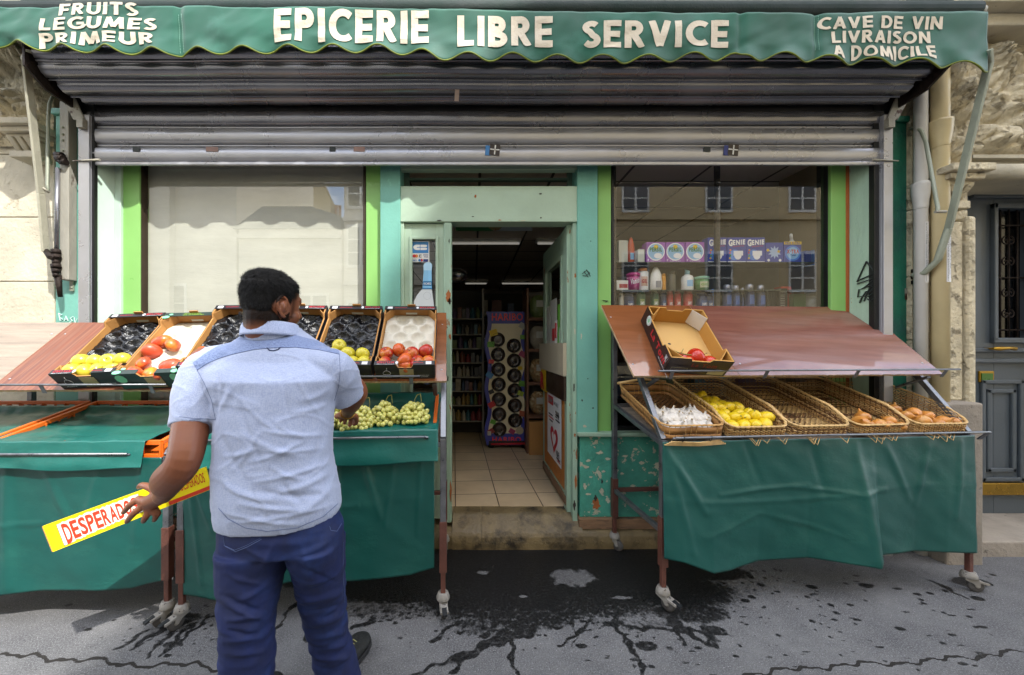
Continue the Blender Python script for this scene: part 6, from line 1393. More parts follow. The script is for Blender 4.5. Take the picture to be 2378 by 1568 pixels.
# wooden shelves with bags of biscuits
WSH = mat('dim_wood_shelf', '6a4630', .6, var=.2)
t = thing('wooden_shelves', 'brown wooden shelves of bagged biscuits between the sweets display and the open door', 'shelves', (.8, 4.15, FZ))
x0, x1 = X(1226, 4.1), X(1262, 4.1)+.35
for z_ in (.62, .98, 1.34, 1.68): MB().box((x0, 4.05, z_-.03), (x1, 4.4, z_)).build('shelf', WSH, t)
MB().box((x0, 4.38, FZ), (x1, 4.42, 2.0)).build('back_panel', flat('shelf_back_pale', '6b665c', .7), t); MB().box((x0-.02, 4.05, FZ), (x0, 4.42, 2.0)).build('upright', WSH, t)
o = MB().box((x0+.0, 4.0, FZ), (x1, 4.36, .56)).build('cardboard_box', CARD, None, bevel=.004); tag(o, 'plain cardboard box on the floor below the biscuit bags', 'box')
BAG = mat('bag_of_biscuits', '9c7a50', .25, var=.45, scale=18, bump=.8, bscale=25, color2='c9b48c', thr=.5, soft=.1, cscale=22, bdist=.02)
for k, (z_, lab) in enumerate(((.62, 'bag of biscuits on the lowest wooden shelf'), (.98, 'bag of biscuits on the second wooden shelf'), (1.34, 'dark bag on the third wooden shelf, above the biscuits'), (1.68, 'bag of sweets on the top wooden shelf'))):
    def f(u, v, z_=z_): 
        a = u*2*math.pi; r_ = .5*(math.sin(math.pi*min(max(v, .02), .98))**.35)
        return (x0+.12+.20*r_*math.cos(a)+.01*nz3(a*2, v*5, k), 4.14+.12*r_*math.sin(a), z_+.25*v)
    o = MB().grid(f, 24, 14).build('biscuit_bag', BAG if k < 2 else CM[k]); tag(o, lab, 'bag', 'bags on the wooden shelves')
    MB().box((x0+.09, 4.075, z_+.12), (x0+.17, 4.08, z_+.19)).build('price_label', PAPER, o)
# dome mirror by the door
o = MB().ball(P(1062, 640, 3.6), .10, 20, 12, (1, 1, .7)).build('dome_mirror', flat('mirror_dome', '7d7d80', .08, metal=.9)); tag(o, 'dark glossy dome mirror hanging inside the doorway at the upper left', 'mirror')

# ------------------------------------------------------------------ window display on the right
us = thing('window_shelving', 'slotted metal shelving with glass shelves in the right window', 'shelves', (1.6, 2.85, .79))
UPR = mat('slotted_upright', '4a4744', .4, metal=.5, var=.1)
for px in (1424, 1664, 1916):
    x = X(px, 2.77); b = MB(); b.box((x-.014, 2.75, .79), (x+.014, 2.78, 2.98)); o = b.build('upright', UPR, us)
    b = MB()
    for k in range(60): 
        for s_ in (-.004, .004): b.box((x+s_-.0015, 2.748, .85+.035*k), (x+s_+.0015, 2.7495, .868+.035*k))
    b.build('slots', BLK, o)
GS = mat('smoky_shelf_glass', '39423c', .15, var=.05, bump=0)
SZ = [Z(610, 2.80), Z(676, 2.84), 1.625, 1.25]
for k, z_ in enumerate(SZ):
    MB().box((X(1424, 2.77), 2.775, z_-.006), (X(1905, 2.77), 3.05 if k else 2.98, z_)).build('glass_shelf', GS, us)
PEGB = mat('beige_pegboard', '8a7a5c', .8, var=.12, scale=2, color3='2a241a', thr3=.7, c3scale=70)
MB().box((X(1908, 2.70), 2.70, .8), (X(1935, 2.70)+.1, 2.74, 2.98)).build('end_frame', BLACK, us)
b = MB(); b.add([(X(1810, 3.2), 3.2, .8), (X(1908, 2.83), 2.83, .8), (X(1908, 2.83), 2.83, 2.95), (X(1810, 3.2), 3.2, 2.95)], [(0, 1, 2, 3)]); b.build('pegboard', PEGB, us, solid=.01)
LIT = {}
def prod_box(px0, py0, px1, py1, d, m, z0, label, name='carton', group=None, depth=.07):
    x0, x1 = X(px0, d), X(px1, d); h_ = (py1-py0)/870*d
    t = thing(name, label, name, ((x0+x1)/2, d+depth/2, z0), group)
    MB().box((x0, d, z0), (x1, d+depth, z0+h_)).build('box_body', m, t, bevel=.002); return t, x0, x1, z0, h_, d
DET = 'washing powder boxes in the right window'
PUR = flat('box_purple', '9450ac', .35); BLU = flat('box_blue', '2a3c9a', .35); SKY_ = flat('box_sky_blue', '8fbce0', .4); PWH = flat('box_white', 'ececee', .4); LBL = flat('box_light_blue', '4a80d4', .35)
def circ(t, cx, cz, r_, d, m, sx=1, name='printed_disc'): b = MB(); c = Vector((cx, d, cz)); b.add([c]+[c+Vector((r_*sx*math.cos(a), 0, r_*math.sin(a))) for a in np.linspace(0, 2*math.pi, 25)], [(0, i+2, i+1) for i in range(24)], False); return b.build(name, m, t)
def txt(t, s, x, z, w_, h_, d, m, bold=.04, slant=0): b = MB(); flat_text(b, s, (x, d, z), (w_, 0, slant), (0, 0, h_), bold); return b.build('lettering', m, t)
PN = ['left', 'middle', 'right']
for k, px in enumerate((1501, 1546, 1592)):
    t, x0, x1, z0, h_, d = prod_box(px, 562, px+44, 609, 2.79, PUR, SZ[0], 'purple washing powder box with a round picture, %s of the three' % PN[k], group=DET)
    cx, cz = (x0+x1)/2, z0+h_*.52
    circ(t, cx, cz, .066, d-.001, PWH); circ(t, cx, cz, .058, d-.002, SKY_); circ(t, cx, cz+.035, .017, d-.0026, YEL); circ(t, cx+.015, cz-.03, .02, d-.0026, PWH, 1.5)
    txt(t, 'PERSIL', x0+.024, cz+.0, .092, .032, d-.0035, flat('persil_green', '3c7a2c', .4)); txt(t, 'BOUQUET DE PROVENCE', x0+.03, z0+.006, .08, .006, d-.002, PWH); txt(t, '7', x0+.008, z0+.008, .01, .014, d-.002, PWH)
for k, px in enumerate((1644, 1689, 1733)):
    t, x0, x1, z0, h_, d = prod_box(px, 551, px+43.5, 609, 2.79, BLU, SZ[0], 'tall dark blue washing powder box with a white shirt picture, %s of the three' % PN[k], group=DET)
    txt(t, 'G', x0+.008, z0+h_*.64, .030, .052, d-.002, PWH, .05); txt(t, 'ENIE', x0+.040, z0+h_*.68, .092, .038, d-.002, PWH, .05, .006); txt(t, 'SANS FROTTER', x0+.04, z0+h_*.60, .085, .009, d-.002, RED, .02, .006)
    circ(t, (x0+x1)/2-.015, z0+.055, .04, d-.001, LBL); circ(t, (x0+x1)/2+.008, z0+.05, .030, d-.002, PWH, .9); MB().box((x0+.045, d-.003, z0+.05), (x0+.115, d-.0022, z0+.085)).build('shirt_print', PWH, t)
    for i, m_ in enumerate((YEL, GRN, RED, ORG)): circ(t, x0+.018+.004*(i % 2), z0+.03+.02*i, .007, d-.002, m_)
    MB().box((x0+.003, d-.0015, z0+.002), (x1-.003, d-.001, z0+.007)).build('edge_line', PWH, t)
t, x0, x1, z0, h_, d = prod_box(1778, 563, 1819, 609, 2.79, BLU, SZ[0], 'blue washing powder box with a white burst, left of the round blue one', group=DET)
b = MB(); c = Vector(((x0+x1)/2, d-.001, z0+h_*.5)); b.add([c]+[c+Vector(((.05 if i % 2 else .028)*math.cos(i*math.pi/10), 0, (.05 if i % 2 else .028)*math.sin(i*math.pi/10))) for i in range(21)], [(0, i+2, i+1) for i in range(20)]); b.build('star_burst', flat('burst_pale', 'a9bfe0', .4), t)
for a, z_, m_ in ((-.05, .09, YEL), (.03, .08, YEL), (-.045, .015, PWH), (.04, .015, PWH)): circ(t, c.x+a, z0+z_, .010, d-.002, m_)
t, x0, x1, z0, h_, d = prod_box(1820.5, 561, 1861, 609, 2.79, BLU, SZ[0], 'blue washing powder box with a yellow top and red word on a disc', group=DET)
MB().box((x0, d-.0015, z0+h_*.86), (x1, d-.0008, z0+h_)).build('yellow_band', YEL, t); txt(t, 'PRIX X-TRA', x0+.008, z0+h_*.885, .11, .014, d-.0025, BLU)
circ(t, (x0+x1)/2, z0+h_*.44, .058, d-.001, LBL); circ(t, (x0+x1)/2, z0+h_*.44, .045, d-.0016, SKY_); txt(t, 'X·TRA', x0+.018, z0+h_*.42, .092, .03, d-.003, RED, .05); txt(t, 'Total', x0+.045, z0+h_*.30, .04, .012, d-.003, BLU)
prod_box(1870, 577, 1884, 609, 2.86, BLU, SZ[0], 'narrow blue box with a yellow corner behind the leaning white bottle'); prod_box(1887, 574, 1896, 609, 2.88, LBL, SZ[0], 'slim light blue box at the right end of the upper glass shelf')
prod_box(1437, 563, 1458, 618, 2.84, flat('box_cream', 'c9cdc2', .5), SZ[0], 'plain cream box at the left end of the upper glass shelf')
t, x0, x1, z0, h_, d = prod_box(1481, 578, 1497, 609, 2.80, flat('box_cream', 'c9cdc2', .5), SZ[0], 'small white and pink box left of the purple boxes')
prod_box(1494, 568, 1501, 609, 2.84, PUR, SZ[0], 'purple box edge seen behind the purple washing powder boxes')
def bottle(px, py0, py1, wpx, d, m, z0, label, cap=None, shape='round', name='bottle', group=None, tilt=0):
    x = X(px, d); h_ = (py1-py0)/870*d; r_ = wpx/870*d/2
    t = thing(name, label, name, (x, d, z0), group)
    pr = {'round': [(.0, 0), (.92, 0), (1, .03), (1, .62), (.85, .72), (.45, .78), (.42, .80)], 'can': [(0, 0), (.95, 0), (1, .02), (1, .70), (.9, .74), (.75, .755)],
          'oval': [(0, 0), (.75, 0), (.95, .1), (1, .35), (.85, .7), (.5, .92), (.25, 1)], 'tub': [(0, 0), (.9, 0), (1, .5), (.98, .78)], 'slim': [(0, 0), (.95, 0), (1, .05), (1, .8), (.9, .84)]}[shape]
    top = pr[-1][1]
    b = MB(); b.lathe([(max(a*r_, .0002), z*h_) for a, z in pr]+[(.0002, top*h_)], (x, d, z0), 18)
    o = b.build('bottle_body', m, t)
    if cap is not None:
        cr_ = {'round': .42, 'can': .72, 'tub': 1.04, 'slim': .8, 'oval': .2}[shape]
        b = MB(); b.lathe([(cr_*r_, top*h_+.0005), (cr_*r_, h_*.96), (cr_*r_*.6, h_), (.0002, h_)], (x, d, z0), 16); b.build('cap', cap, t)
    if tilt: t.rotation_euler = (0, R(tilt), 0)
    return t, x, d, r_, h_, z0
def lab_(info, z0f, z1f, m, wf=.8, s=None, sm=None, name='label_print'):
    t, x, d, r_, h_, z0 = info; A = .9*wf
    MB().grid(lambda u, v: (x+r_*1.015*math.sin(-A+2*A*u), d-r_*1.015*math.cos(-A+2*A*u), z0+h_*(z0f+(z1f-z0f)*v)), 8, 1).build(name, m, t)
    if s: b = MB(); put_text(b, s, lambda u, v: (x+r_*1.03*math.sin(-A*.8+1.6*A*u), d-r_*1.03*math.cos(-A*.8+1.6*A*u)-.0005, z0+h_*(z0f+(z1f-z0f)*(.3+.4*v))), .03); b.build('lettering', sm or BLK, t)
ORB = flat('bottle_orange', 'c9502a', .3); WHB = flat('bottle_white', 'e6e6e0', .3); PINK = flat('tub_pink', 'b8307a', .3); NV = flat('bottle_navy', '1c2f5c', .3); RB = flat('bottle_red', 'b82a26', .3); GB = flat('bottle_green', '1f5a3c', .3); SIL = flat('can_silver', '9c9ea6', .3, metal=.6); YB = flat('bottle_yellow', 'c98a1a', .3); JAR = flat('jar_green', '5a8a50', .3); PALG = flat('cap_pale_green', '8fc0a0', .4); CLR = flat('bottle_grey', '5c5a4c', .15)
i_ = bottle(1465, 557, 619, 17, 2.86, ORB, SZ[0], 'orange bottle beside the plain cream box', shape='oval'); lab_(i_, .15, .4, SKY_, .6)
bottle(1843, 537, 609, 15, 2.87, WHB, SZ[0], 'white bottle leaning behind the yellow topped box', WHB, 'round', tilt=-5)
t, x0, x1, z0, h_, d = prod_box(1432, 645, 1459, 669, 2.82, WHB, SZ[1], 'small white box with a red label on the middle shelf'); MB().box((x0+.02, d-.001, z0+.02), (x1-.005, d-.0003, z0+.05)).build('red_label', flat('label_red', 'b03a38', .4), t)
i_ = bottle(1440, 638, 672, 22, 2.92, WHB, SZ[1], 'white tub behind the small red labelled box', shape='tub')
i_ = bottle(1470, 634, 676, 29, 2.84, PINK, SZ[1], 'bright pink tub with a white word on the middle shelf', PINK, 'tub'); b = MB(); put_text(b, 'Vanish', lambda u, v: (i_[1]+i_[3]*1.03*math.sin(-.75+1.5*u), i_[2]-i_[3]*1.03*math.cos(-.75+1.5*u), i_[5]+i_[4]*(.30+.12*u+.3*v)), .03); b.build('lettering', PWH, i_[0])
i_ = bottle(1492, 622, 676, 25, 2.86, WHB, SZ[1], 'tall white shampoo bottle with an orange cap', flat('cap_orange', 'c98a4a', .3), 'slim'); lab_(i_, .2, .6, flat('label_peach', 'c9a890', .4), .7, 'GEL', RED)
i_ = bottle(1523, 621, 676, 27, 2.85, WHB, SZ[1], 'white oval bottle on the middle shelf', shape='oval'); lab_(i_, .12, .4, flat('label_grey', '8c8c90', .4), .5)
bottle(1541, 635, 676, 10, 2.85, YB, SZ[1], 'slim yellow bottle right of the white oval one', YB, 'slim'); bottle(1560, 628, 676, 18, 2.88, CLR, SZ[1], 'clear greyish bottle in the middle of the shelf', CLR, 'slim')
i_ = bottle(1596, 628, 676, 26, 2.85, WHB, SZ[1], 'white pump bottle with a pale blue pump', flat('pump_blue', '8fb8c0', .3), 'round'); lab_(i_, .2, .5, SKY_, .6); b = MB(); b.tube([(i_[1], i_[2], i_[5]+i_[4]), (i_[1]-.02, i_[2], i_[5]+i_[4]+.004)], .004, 6); b.build('pump_nozzle', flat('pump_blue', '8fb8c0', .3), i_[0])
i_ = bottle(1629, 642, 676, 31, 2.85, JAR, SZ[1], 'green jar with a pale green lid', PALG, 'tub', name='jar'); lab_(i_, .2, .6, flat('label_cream', 'c0bf9a', .4), .8, 'GEL', GRN)
t3 = 'toiletries on the third shelf of the right window'
for px, w_, m_, lab, y0 in ((1443, 10, WHB, 'slim white bottle at the left end of the third shelf', 688), (1460, 24, NV, 'wide navy bottle beside the slim white one', 690), (1488, 20, GB, 'green bottle on the third shelf, nearer the window edge', 682), (1520, 18, GB, 'green bottle on the third shelf, next to the red ones', 682),
        (1540, 14, NV, 'dark bottle between the green and red bottles', 688), (1555, 15, RB, 'red bottle, leftmost of the three red ones', 684), (1573, 15, RB, 'red bottle, middle of the three red ones', 682), (1597, 20, RB, 'widest red bottle, right of the other red ones', 682), (1629, 26, NV, 'dark navy bottle left of the slotted post', 688), (1646, 18, NV, 'dark navy bottle touching the slotted post', 688), (1655, 10, LBL, 'slim light blue bottle just left of the middle post', 680)):
    i_ = bottle(px, y0-9, 728, w_, 2.86, m_, SZ[2], lab, m_, 'slim', group=t3)
    if m_ in (GB, RB, NV): lab_(i_, .25, .6, {GB: flat('label_leaf', '7f9a60', .4), RB: flat('label_pink', 'c05a50', .4), NV: flat('label_navy', '34507f', .4)}[m_], .6, 'SHAMPOO', PWH)
for k, (px, y0, w_, lab) in enumerate(((1688, 655, 20, 'tall dark blue spray can right of the slotted post'), (1708, 657, 18, 'dark blue spray can, second in the row'), (1724, 662, 10, 'spray can half hidden behind its neighbours'), (1740, 654, 21, 'tallest dark blue spray can, near the middle of the row'), (1766, 656, 19, 'dark blue spray can with a green band, last in the row'))):
    i_ = bottle(px, y0, 722, w_, 2.87 if k == 2 else 2.84, NV, SZ[2], lab, SIL, 'can', name='spray_can', group='spray cans in the right window'); lab_(i_, .02, .16, [flat('band_teal', '2c8a8a', .4), LBL, PALG, SIL, GRN][k], .8, name='colour_band'); lab_(i_, .3, .62, flat('can_label', '3c5c9a', .4), .6)
prod_box(1782, 668, 1792, 722, 2.85, BLK, SZ[2], 'slim black box right of the spray cans'); prod_box(1793, 666, 1807, 722, 2.86, BLK, SZ[2], 'black box left of the hair colour box')
prod_box(1814, 658, 1838, 722, 2.90, flat('box_red_orange', 'b8402a', .4), SZ[2], 'red orange box standing behind the black lettered box')
t, x0, x1, z0, h_, d = prod_box(1810, 664, 1829, 722, 2.83, flat('box_charcoal', '24201f', .4), SZ[2], 'black box with small white lettering'); txt(t, 'Prettinettes', x0+.004, z0+h_*.85, .052, .012, d-.001, PWH); [MB().box((x0+.008, d-.001, z0+h_*(.3+.07*k)), (x0+.04, d-.0004, z0+h_*(.3+.07*k)+.003)).build('print_line', PAPER, t) for k in range(7)]
prod_box(1843, 676, 1872, 722, 2.86, flat('box_leaf_green', '3f6a34', .4), SZ[2], 'green box near the right end of the third shelf')
i_ = bottle(1888, 671, 722, 30, 2.86, flat('canister_grey', '9a9c94', .3), SZ[2], 'pale translucent canister at the right end of the third shelf', flat('canister_grey', '9a9c94', .3), 'tub')
for k in range(5):
    o = MB().box((1.25+.28*k, 2.85, SZ[3]), (1.25+.28*k+.16, 2.95, SZ[3]+.18)).build('carton', CM[(k*3) % 10], None, bevel=.002); tag(o, 'dark carton low in the right window, below the sloping board', 'carton', 'cartons low in the right window')
for k in range(4):
    o = MB().box((1.2+.4*k, 3.4, .9), (1.5+.4*k, 3.5, 1.2+.05*(k % 2))).build('carton', CM[(k*2+1) % 10], None, bevel=.002); tag(o, 'dim carton on the low counter behind the right window', 'carton', 'cartons behind the right window')
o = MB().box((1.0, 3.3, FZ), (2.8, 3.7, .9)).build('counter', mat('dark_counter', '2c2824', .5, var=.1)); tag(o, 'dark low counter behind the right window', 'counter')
# ------------------------------------------------------------------ the man
SKIN = mat('brown_skin', '7e4b31', .45, var=.10, scale=14, bump=.12, bscale=140, bdist=.002, color3='5a3120', thr3=.66, c3scale=40, sss=.08)
HAIR = mat('black_hair', '060505', .55, spec=.22, var=.3, scale=60, bump=.9, bscale=220, bdist=.004)
SHIRT = None
def shirt_mat(name, c1, c2):
    m = bpy.data.materials.new(name); m.use_nodes = True; n = m.node_tree.nodes; L = m.node_tree.links; b = n['Principled BSDF']
    t = n.new('ShaderNodeTexCoord')
    def nse(s, st, d=3):
        mp = n.new('ShaderNodeMapping'); mp.inputs['Scale'].default_value = st; L.new(t.outputs['Object'], mp.inputs[0])
        x = n.new('ShaderNodeTexNoise'); x.inputs['Scale'].default_value = s; x.inputs['Detail'].default_value = d; L.new(mp.outputs[0], x.inputs['Vector']); return x.outputs['Fac']
    a = nse(420, (1, 1, .2)); c = nse(420, (.2, 1, 1)); ad = n.new('ShaderNodeMath'); ad.operation = 'ADD'; L.new(a, ad.inputs[0]); L.new(c, ad.inputs[1])
    q = n.new('ShaderNodeMapRange'); q.inputs[1].default_value = .8; q.inputs[2].default_value = 1.2; L.new(ad.outputs[0], q.inputs[0])
    mx = n.new('ShaderNodeMix'); mx.data_type = 'RGBA'; mx.inputs[6].default_value = (*srgb(c1), 1); mx.inputs[7].default_value = (*srgb(c2), 1); L.new(q.outputs[0], mx.inputs[0]); L.new(mx.outputs[2], b.inputs['Base Color'])
    b.inputs['Roughness'].default_value = .85; b.inputs['Sheen Weight'].default_value = .25
    bp = n.new('ShaderNodeBump'); bp.inputs['Strength'].default_value = .25; bp.inputs['Distance'].default_value = .001; L.new(ad.outputs[0], bp.inputs['Height'])
    cr2 = nse(9, (1, 1, 1), 5); bp2 = n.new('ShaderNodeBump'); bp2.inputs['Strength'].default_value = .15; bp2.inputs['Distance'].default_value = .012; L.new(cr2, bp2.inputs['Height']); L.new(bp.outputs[0], bp2.inputs['Normal']); L.new(bp2.outputs[0], b.inputs['Normal'])
    return m
SHIRT = shirt_mat('light_blue_chambray', '8f9ab8', 'a2acc4'); SHIRT2 = shirt_mat('light_blue_chambray_cuff', '95a2c4', 'aeb9d6'); YOKE = shirt_mat('grey_blue_yoke', '5c6c92', '7d8db2')
JEANS = mat('dark_blue_denim', '0a1946', .8, var=.3, scale=10, bump=.4, bscale=300, bdist=.0015, color2='122f66', thr=.48, soft=.3, cscale=7, color3='2a4268', thr3=.68, c3scale=200)

man = thing('person', 'man in a light blue short sleeved shirt and jeans holding a yellow carton', 'person', (-.65, 1.4, 0))
def ell(mb, rings, n=24):
    """rings: (centre, ax, ay) with ax, ay vectors spanning the ellipse"""
    vs = []
    for c, a, b_ in rings:
        c, a, b_ = Vector(c), Vector(a), Vector(b_)
        for j in range(n):
            t = 2*math.pi*j/n; ct, st = math.cos(t), math.sin(t); k = 1
            vs.append(c+a*(abs(ct)**.85*(1 if ct > 0 else -1))+b_*(abs(st)**.85*(1 if st > 0 else -1)))
    k = len(rings); fs = [(i*n+j, i*n+(j+1) % n, (i+1)*n+(j+1) % n, (i+1)*n+j) for i in range(k-1) for j in range(n)]
    fs += [list(range(n))[::-1], [(k-1)*n+j for j in range(n)]]
    mb.add(vs, fs, True)
def limb(mb, pts, r, n=16):
    """smooth tapering limb through pts with radii r, capped by rounded ends"""
    pts = [Vector(p) for p in pts]; k = len(pts); P_ = []; Rr = []
    for i in range(k-1):
        p0 = pts[max(i-1, 0)]; p1 = pts[i]; p2 = pts[i+1]; p3 = pts[min(i+2, k-1)]
        for s in range(6):
            t = s/6; P_.append(.5*((2*p1)+(p2-p0)*t+(2*p0-5*p1+4*p2-p3)*t*t+(3*p1-p0-3*p2+p3)*t**3)); tt = t*t*(3-2*t); Rr.append(r[i]*(1-tt)+r[i+1]*tt)
    P_.append(pts[-1]); Rr.append(r[-1])
    d0 = (P_[0]-P_[1]).normalized(); d1 = (P_[-1]-P_[-2]).normalized()
    pre = [(P_[0]+d0*Rr[0]*math.sin(a), Rr[0]*math.cos(a)) for a in (1.5, 1.2, .8, .4)]; post = [(P_[-1]+d1*Rr[-1]*math.sin(a), Rr[-1]*math.cos(a)) for a in (.4, .8, 1.2, 1.5)]
    A = [p for p, _ in pre]+P_+[p for p, _ in post]; B = [q for _, q in pre]+Rr+[q for _, q in post]
    mb.tube(A, B, n)
def fuse(mb, name, vox, m, parent, smooth=6, fac=.5, post=None):
    """merge the overlapping volumes of mb into one continuous skin"""
    me = bpy.data.meshes.new('tmp'); me.from_pydata(mb.v, [], mb.f); bm = bmesh.new(); bm.from_mesh(me); bmesh.ops.recalc_face_normals(bm, faces=bm.faces); bm.to_mesh(me); bm.free(); o = bpy.data.objects.new('tmp', me); COL.objects.link(o)
    r = o.modifiers.new('r', 'REMESH'); r.mode = 'VOXEL'; r.voxel_size = vox; r.use_smooth_shade = True
    if smooth: s_ = o.modifiers.new('s', 'SMOOTH'); s_.iterations = smooth; s_.factor = fac
    dg = bpy.context.evaluated_depsgraph_get(); out = bpy.data.meshes.new_from_object(o.evaluated_get(dg)); bpy.data.objects.remove(o)
    nv = len(out.vertices); co = np.zeros(nv*3, np.float32); out.vertices.foreach_get('co', co); co = co.reshape(-1, 3)
    no = np.zeros(nv*3, np.float32); out.vertex_normals.foreach_get('vector', no); no = no.reshape(-1, 3)
    if post is not None: co = post(co, no)
    off = WORLD[parent.name]; co = co-np.array(off, np.float32)
    out.vertices.foreach_set('co', co.ravel().astype(np.float32)); out.polygons.foreach_set('use_smooth', [True]*len(out.polygons)); out.update()
    out.name = name; out.materials.clear(); out.materials.append(m)
    ob = bpy.data.objects.new(name, out); COL.objects.link(ob); ob.parent = parent; WORLD[ob.name] = off.copy(); return ob
V = Vector
# joints
SHL = P(478, 838, 1.33); SHR = P(776, 858, 1.345)
ELL = P(425, 1075, 1.19); WRL = P(378, 1150, 1.345)
ELR = P(826, 910, 1.46); WRR = V((-.585, 1.74, 1.075))
HIP = P(648, 1215, 1.27)
KNL = P(574, 1430, 1.24); ANL = V((-.775, 1.32, .09)); KNR = P(752, 1405, 1.38); ANR = V((-.545, 1.52, .10))
# ---- body: head, neck, arms with hands, ankles: one skin
b = MB()
HC = P(629, 706, 1.375); HS = .93; yaw = R(-28)   # face turned to the right, away from the camera
fx = V((math.sin(-yaw), math.cos(-yaw), -.08)).normalized(); rx = fx.cross(V((0, 0, 1))).normalized(); uz = rx.cross(fx).normalized()
def H(f, r_, u): return HC+(fx*f+rx*r_+uz*u)*HS
rings = []
for u, f0, fr, sr in ((-.128, .050, .030, .030), (-.118, .045, .050, .045), (-.095, .028, .076, .060), (-.065, .014, .092, .070), (-.03, .004, .101, .076), (.01, .0, .106, .080), (.05, -.003, .106, .081), (.085, -.008, .093, .073), (.108, -.010, .070, .056), (.122, -.012, .035, .03)):
    rings.append((H(f0, 0, u), fx*fr*HS, rx*sr*HS))
ell(b, rings, 28)
# nose, brow, lips, chin, cheeks
limb(b, [H(.098, 0, .02), H(.112, 0, -.005), H(.124, 0, -.030)], [.010, .011, .015], 10)
for s_ in (-1, 1):
    b.ball(H(.112, .013*s_, -.036), .010, 10, 8); b.ball(H(.090, .034*s_, .022), .017, 10, 8); b.ball(H(.062, .040*s_, -.045), .032, 12, 8); limb(b, [H(.088, .05*s_, .030), H(.100, .018*s_, .034)], [.009, .010], 8)
    # ear: rim, lobe and bowl
    E = H(-.002, .080*s_, -.016); eb = (fx*-1+rx*s_*1.3).normalized()
    path = [E+fx*.016+uz*.004, E+fx*.012+uz*.026+eb*.006, E-fx*.006+uz*.034+eb*.014, E-fx*.020+uz*.018+eb*.020, E-fx*.020-uz*.006+eb*.018, E-fx*.008-uz*.028+eb*.010, E+fx*.008-uz*.036+eb*.003]
    limb(b, path, [.0045, .0052, .0058, .0062, .0060, .0068, .0070], 10); b.ball(E-fx*.004+uz*.0+eb*.004, .017, 12, 8, (1, 1, 1.3)); limb(b, [E+fx*.014+uz*.002, E+fx*.012-uz*.010+eb*.006], [.005, .005], 8)
limb(b, [H(.098, -.020, -.062), H(.106, 0, -.060), H(.098, .020, -.062)], [.007, .009, .007], 8); b.ball(H(.088, 0, -.098), .022, 12, 8)
NK = P(624, 800, 1.385)
limb(b, [H(-.02, 0, -.05), H(-.018, 0, -.10), NK, NK+V((0, -.01, -.08))], [.070, .066, .060, .045], 20)
# arms
limb(b, [SHL, SHL.lerp(ELL, .35)+V((-.010, 0, 0)), SHL.lerp(ELL, .7), ELL, ELL.lerp(WRL, .35)+V((-.014, -.01, -.012)), ELL.lerp(WRL, .75), WRL], [.050, .052, .053, .049, .050, .037, .031], 20)
limb(b, [SHR, SHR.lerp(ELR, .5), ELR, ELR.lerp(WRR, .3)+V((-.01, 0, -.01)), ELR.lerp(WRR, .75), WRR], [.045, .046, .046, .047, .034, .028], 20)
def hand(mb, wr, palm_c, knuckles, tips, mids, th, r=.0108, pr=.0145):
    """wr wrist, four knuckles, curled fingers through mids to tips, thumb th=[base, joint, tip]"""
    for i, k in enumerate(knuckles): limb(mb, [wr.lerp(palm_c, .25)+(k-palm_c)*.25, palm_c.lerp(k, .35), k], [.017, pr+.003, pr], 10)
    limb(mb, [wr, palm_c], [.028, .024], 14)
    for k, m_, t, s_ in zip(knuckles, mids, tips, (1, 1.05, 1, .86)):
        limb(mb, [k, *m_, t], [r*1.18*s_]+[r*1.05*s_]*len(m_)+[r*.82*s_], 10)
    limb(mb, th, [.017, .0135, .0115, .0085][:len(th)], 10)
def q(px, py, d): return P(px, py, d)
dh = 1.385
kn = [q(322, 1160, dh+.012), q(331, 1176, dh+.006), q(346, 1188, dh+.004), q(364, 1193, dh+.008)]
tipsL = [q(287, 1190, dh+.035), q(295, 1211, dh+.035), q(333, 1211, dh+.04), q(358, 1209, dh+.045)]
midL = [[q(303, 1172, dh+.010)], [q(311, 1192, dh+.002)], [q(338, 1202, dh+.004)], [q(361, 1203, dh+.012)]]
hand(b, WRL, q(346, 1165, dh-.002), kn, tipsL, midL, [q(366, 1142, dh+.005), q(345, 1131, dh+.015), q(330, 1127, dh+.032), q(322, 1132, dh+.055)])
# right hand picking at the stalks
kn = [V((-.600, 1.815, 1.055)), V((-.620, 1.815, 1.045)), V((-.640, 1.812, 1.042)), V((-.657, 1.805, 1.044))]
tipsR = [V((-.590, 1.850, .995)), V((-.612, 1.850, .990)), V((-.640, 1.858, 1.000)), V((-.660, 1.856, 1.008))]
midR = [[V((-.590, 1.852, 1.033))], [V((-.611, 1.858, 1.025))], [V((-.636, 1.860, 1.026))], [V((-.658, 1.852, 1.028))]]
hand(b, WRR, V((-.618, 1.778, 1.058)), kn, tipsR, midR, [V((-.585, 1.765, 1.055)), V((-.568, 1.800, 1.045)), V((-.573, 1.832, 1.018)), V((-.580, 1.850, .998))])
# trunk core and lower legs so that the body is one figure under the clothes
ell(b, [(NK+V((0, -.0, -.05)), V((.06, 0, 0)), V((0, .05, 0))), (P(635, 890, 1.34), V((.17, 0, 0)), V((0, .09, 0))), (P(640, 1000, 1.30), V((.15, 0, 0)), V((0, .09, 0))), (P(645, 1150, 1.28), V((.15, 0, 0)), V((0, .09, 0))), (HIP, V((.15, 0, 0)), V((0, .09, 0))), (HIP+V((0, 0, -.08)), V((.13, 0, 0)), V((0, .08, 0)))], 24)
limb(b, [SHL, P(635, 880, 1.34), SHR], [.045, .06, .045], 14)
for a, k_, f_ in ((P(583, 1270, 1.27), KNL, ANL), (P(725, 1262, 1.28), KNR, ANR)): limb(b, [a, a.lerp(k_, .5), k_, k_.lerp(f_, .35), f_], [.085, .072, .052, .050, .036], 16)
def body_post(co, no):
    out = co.copy(); return out
body = fuse(b, 'body', .0032, SKIN, man, 5)
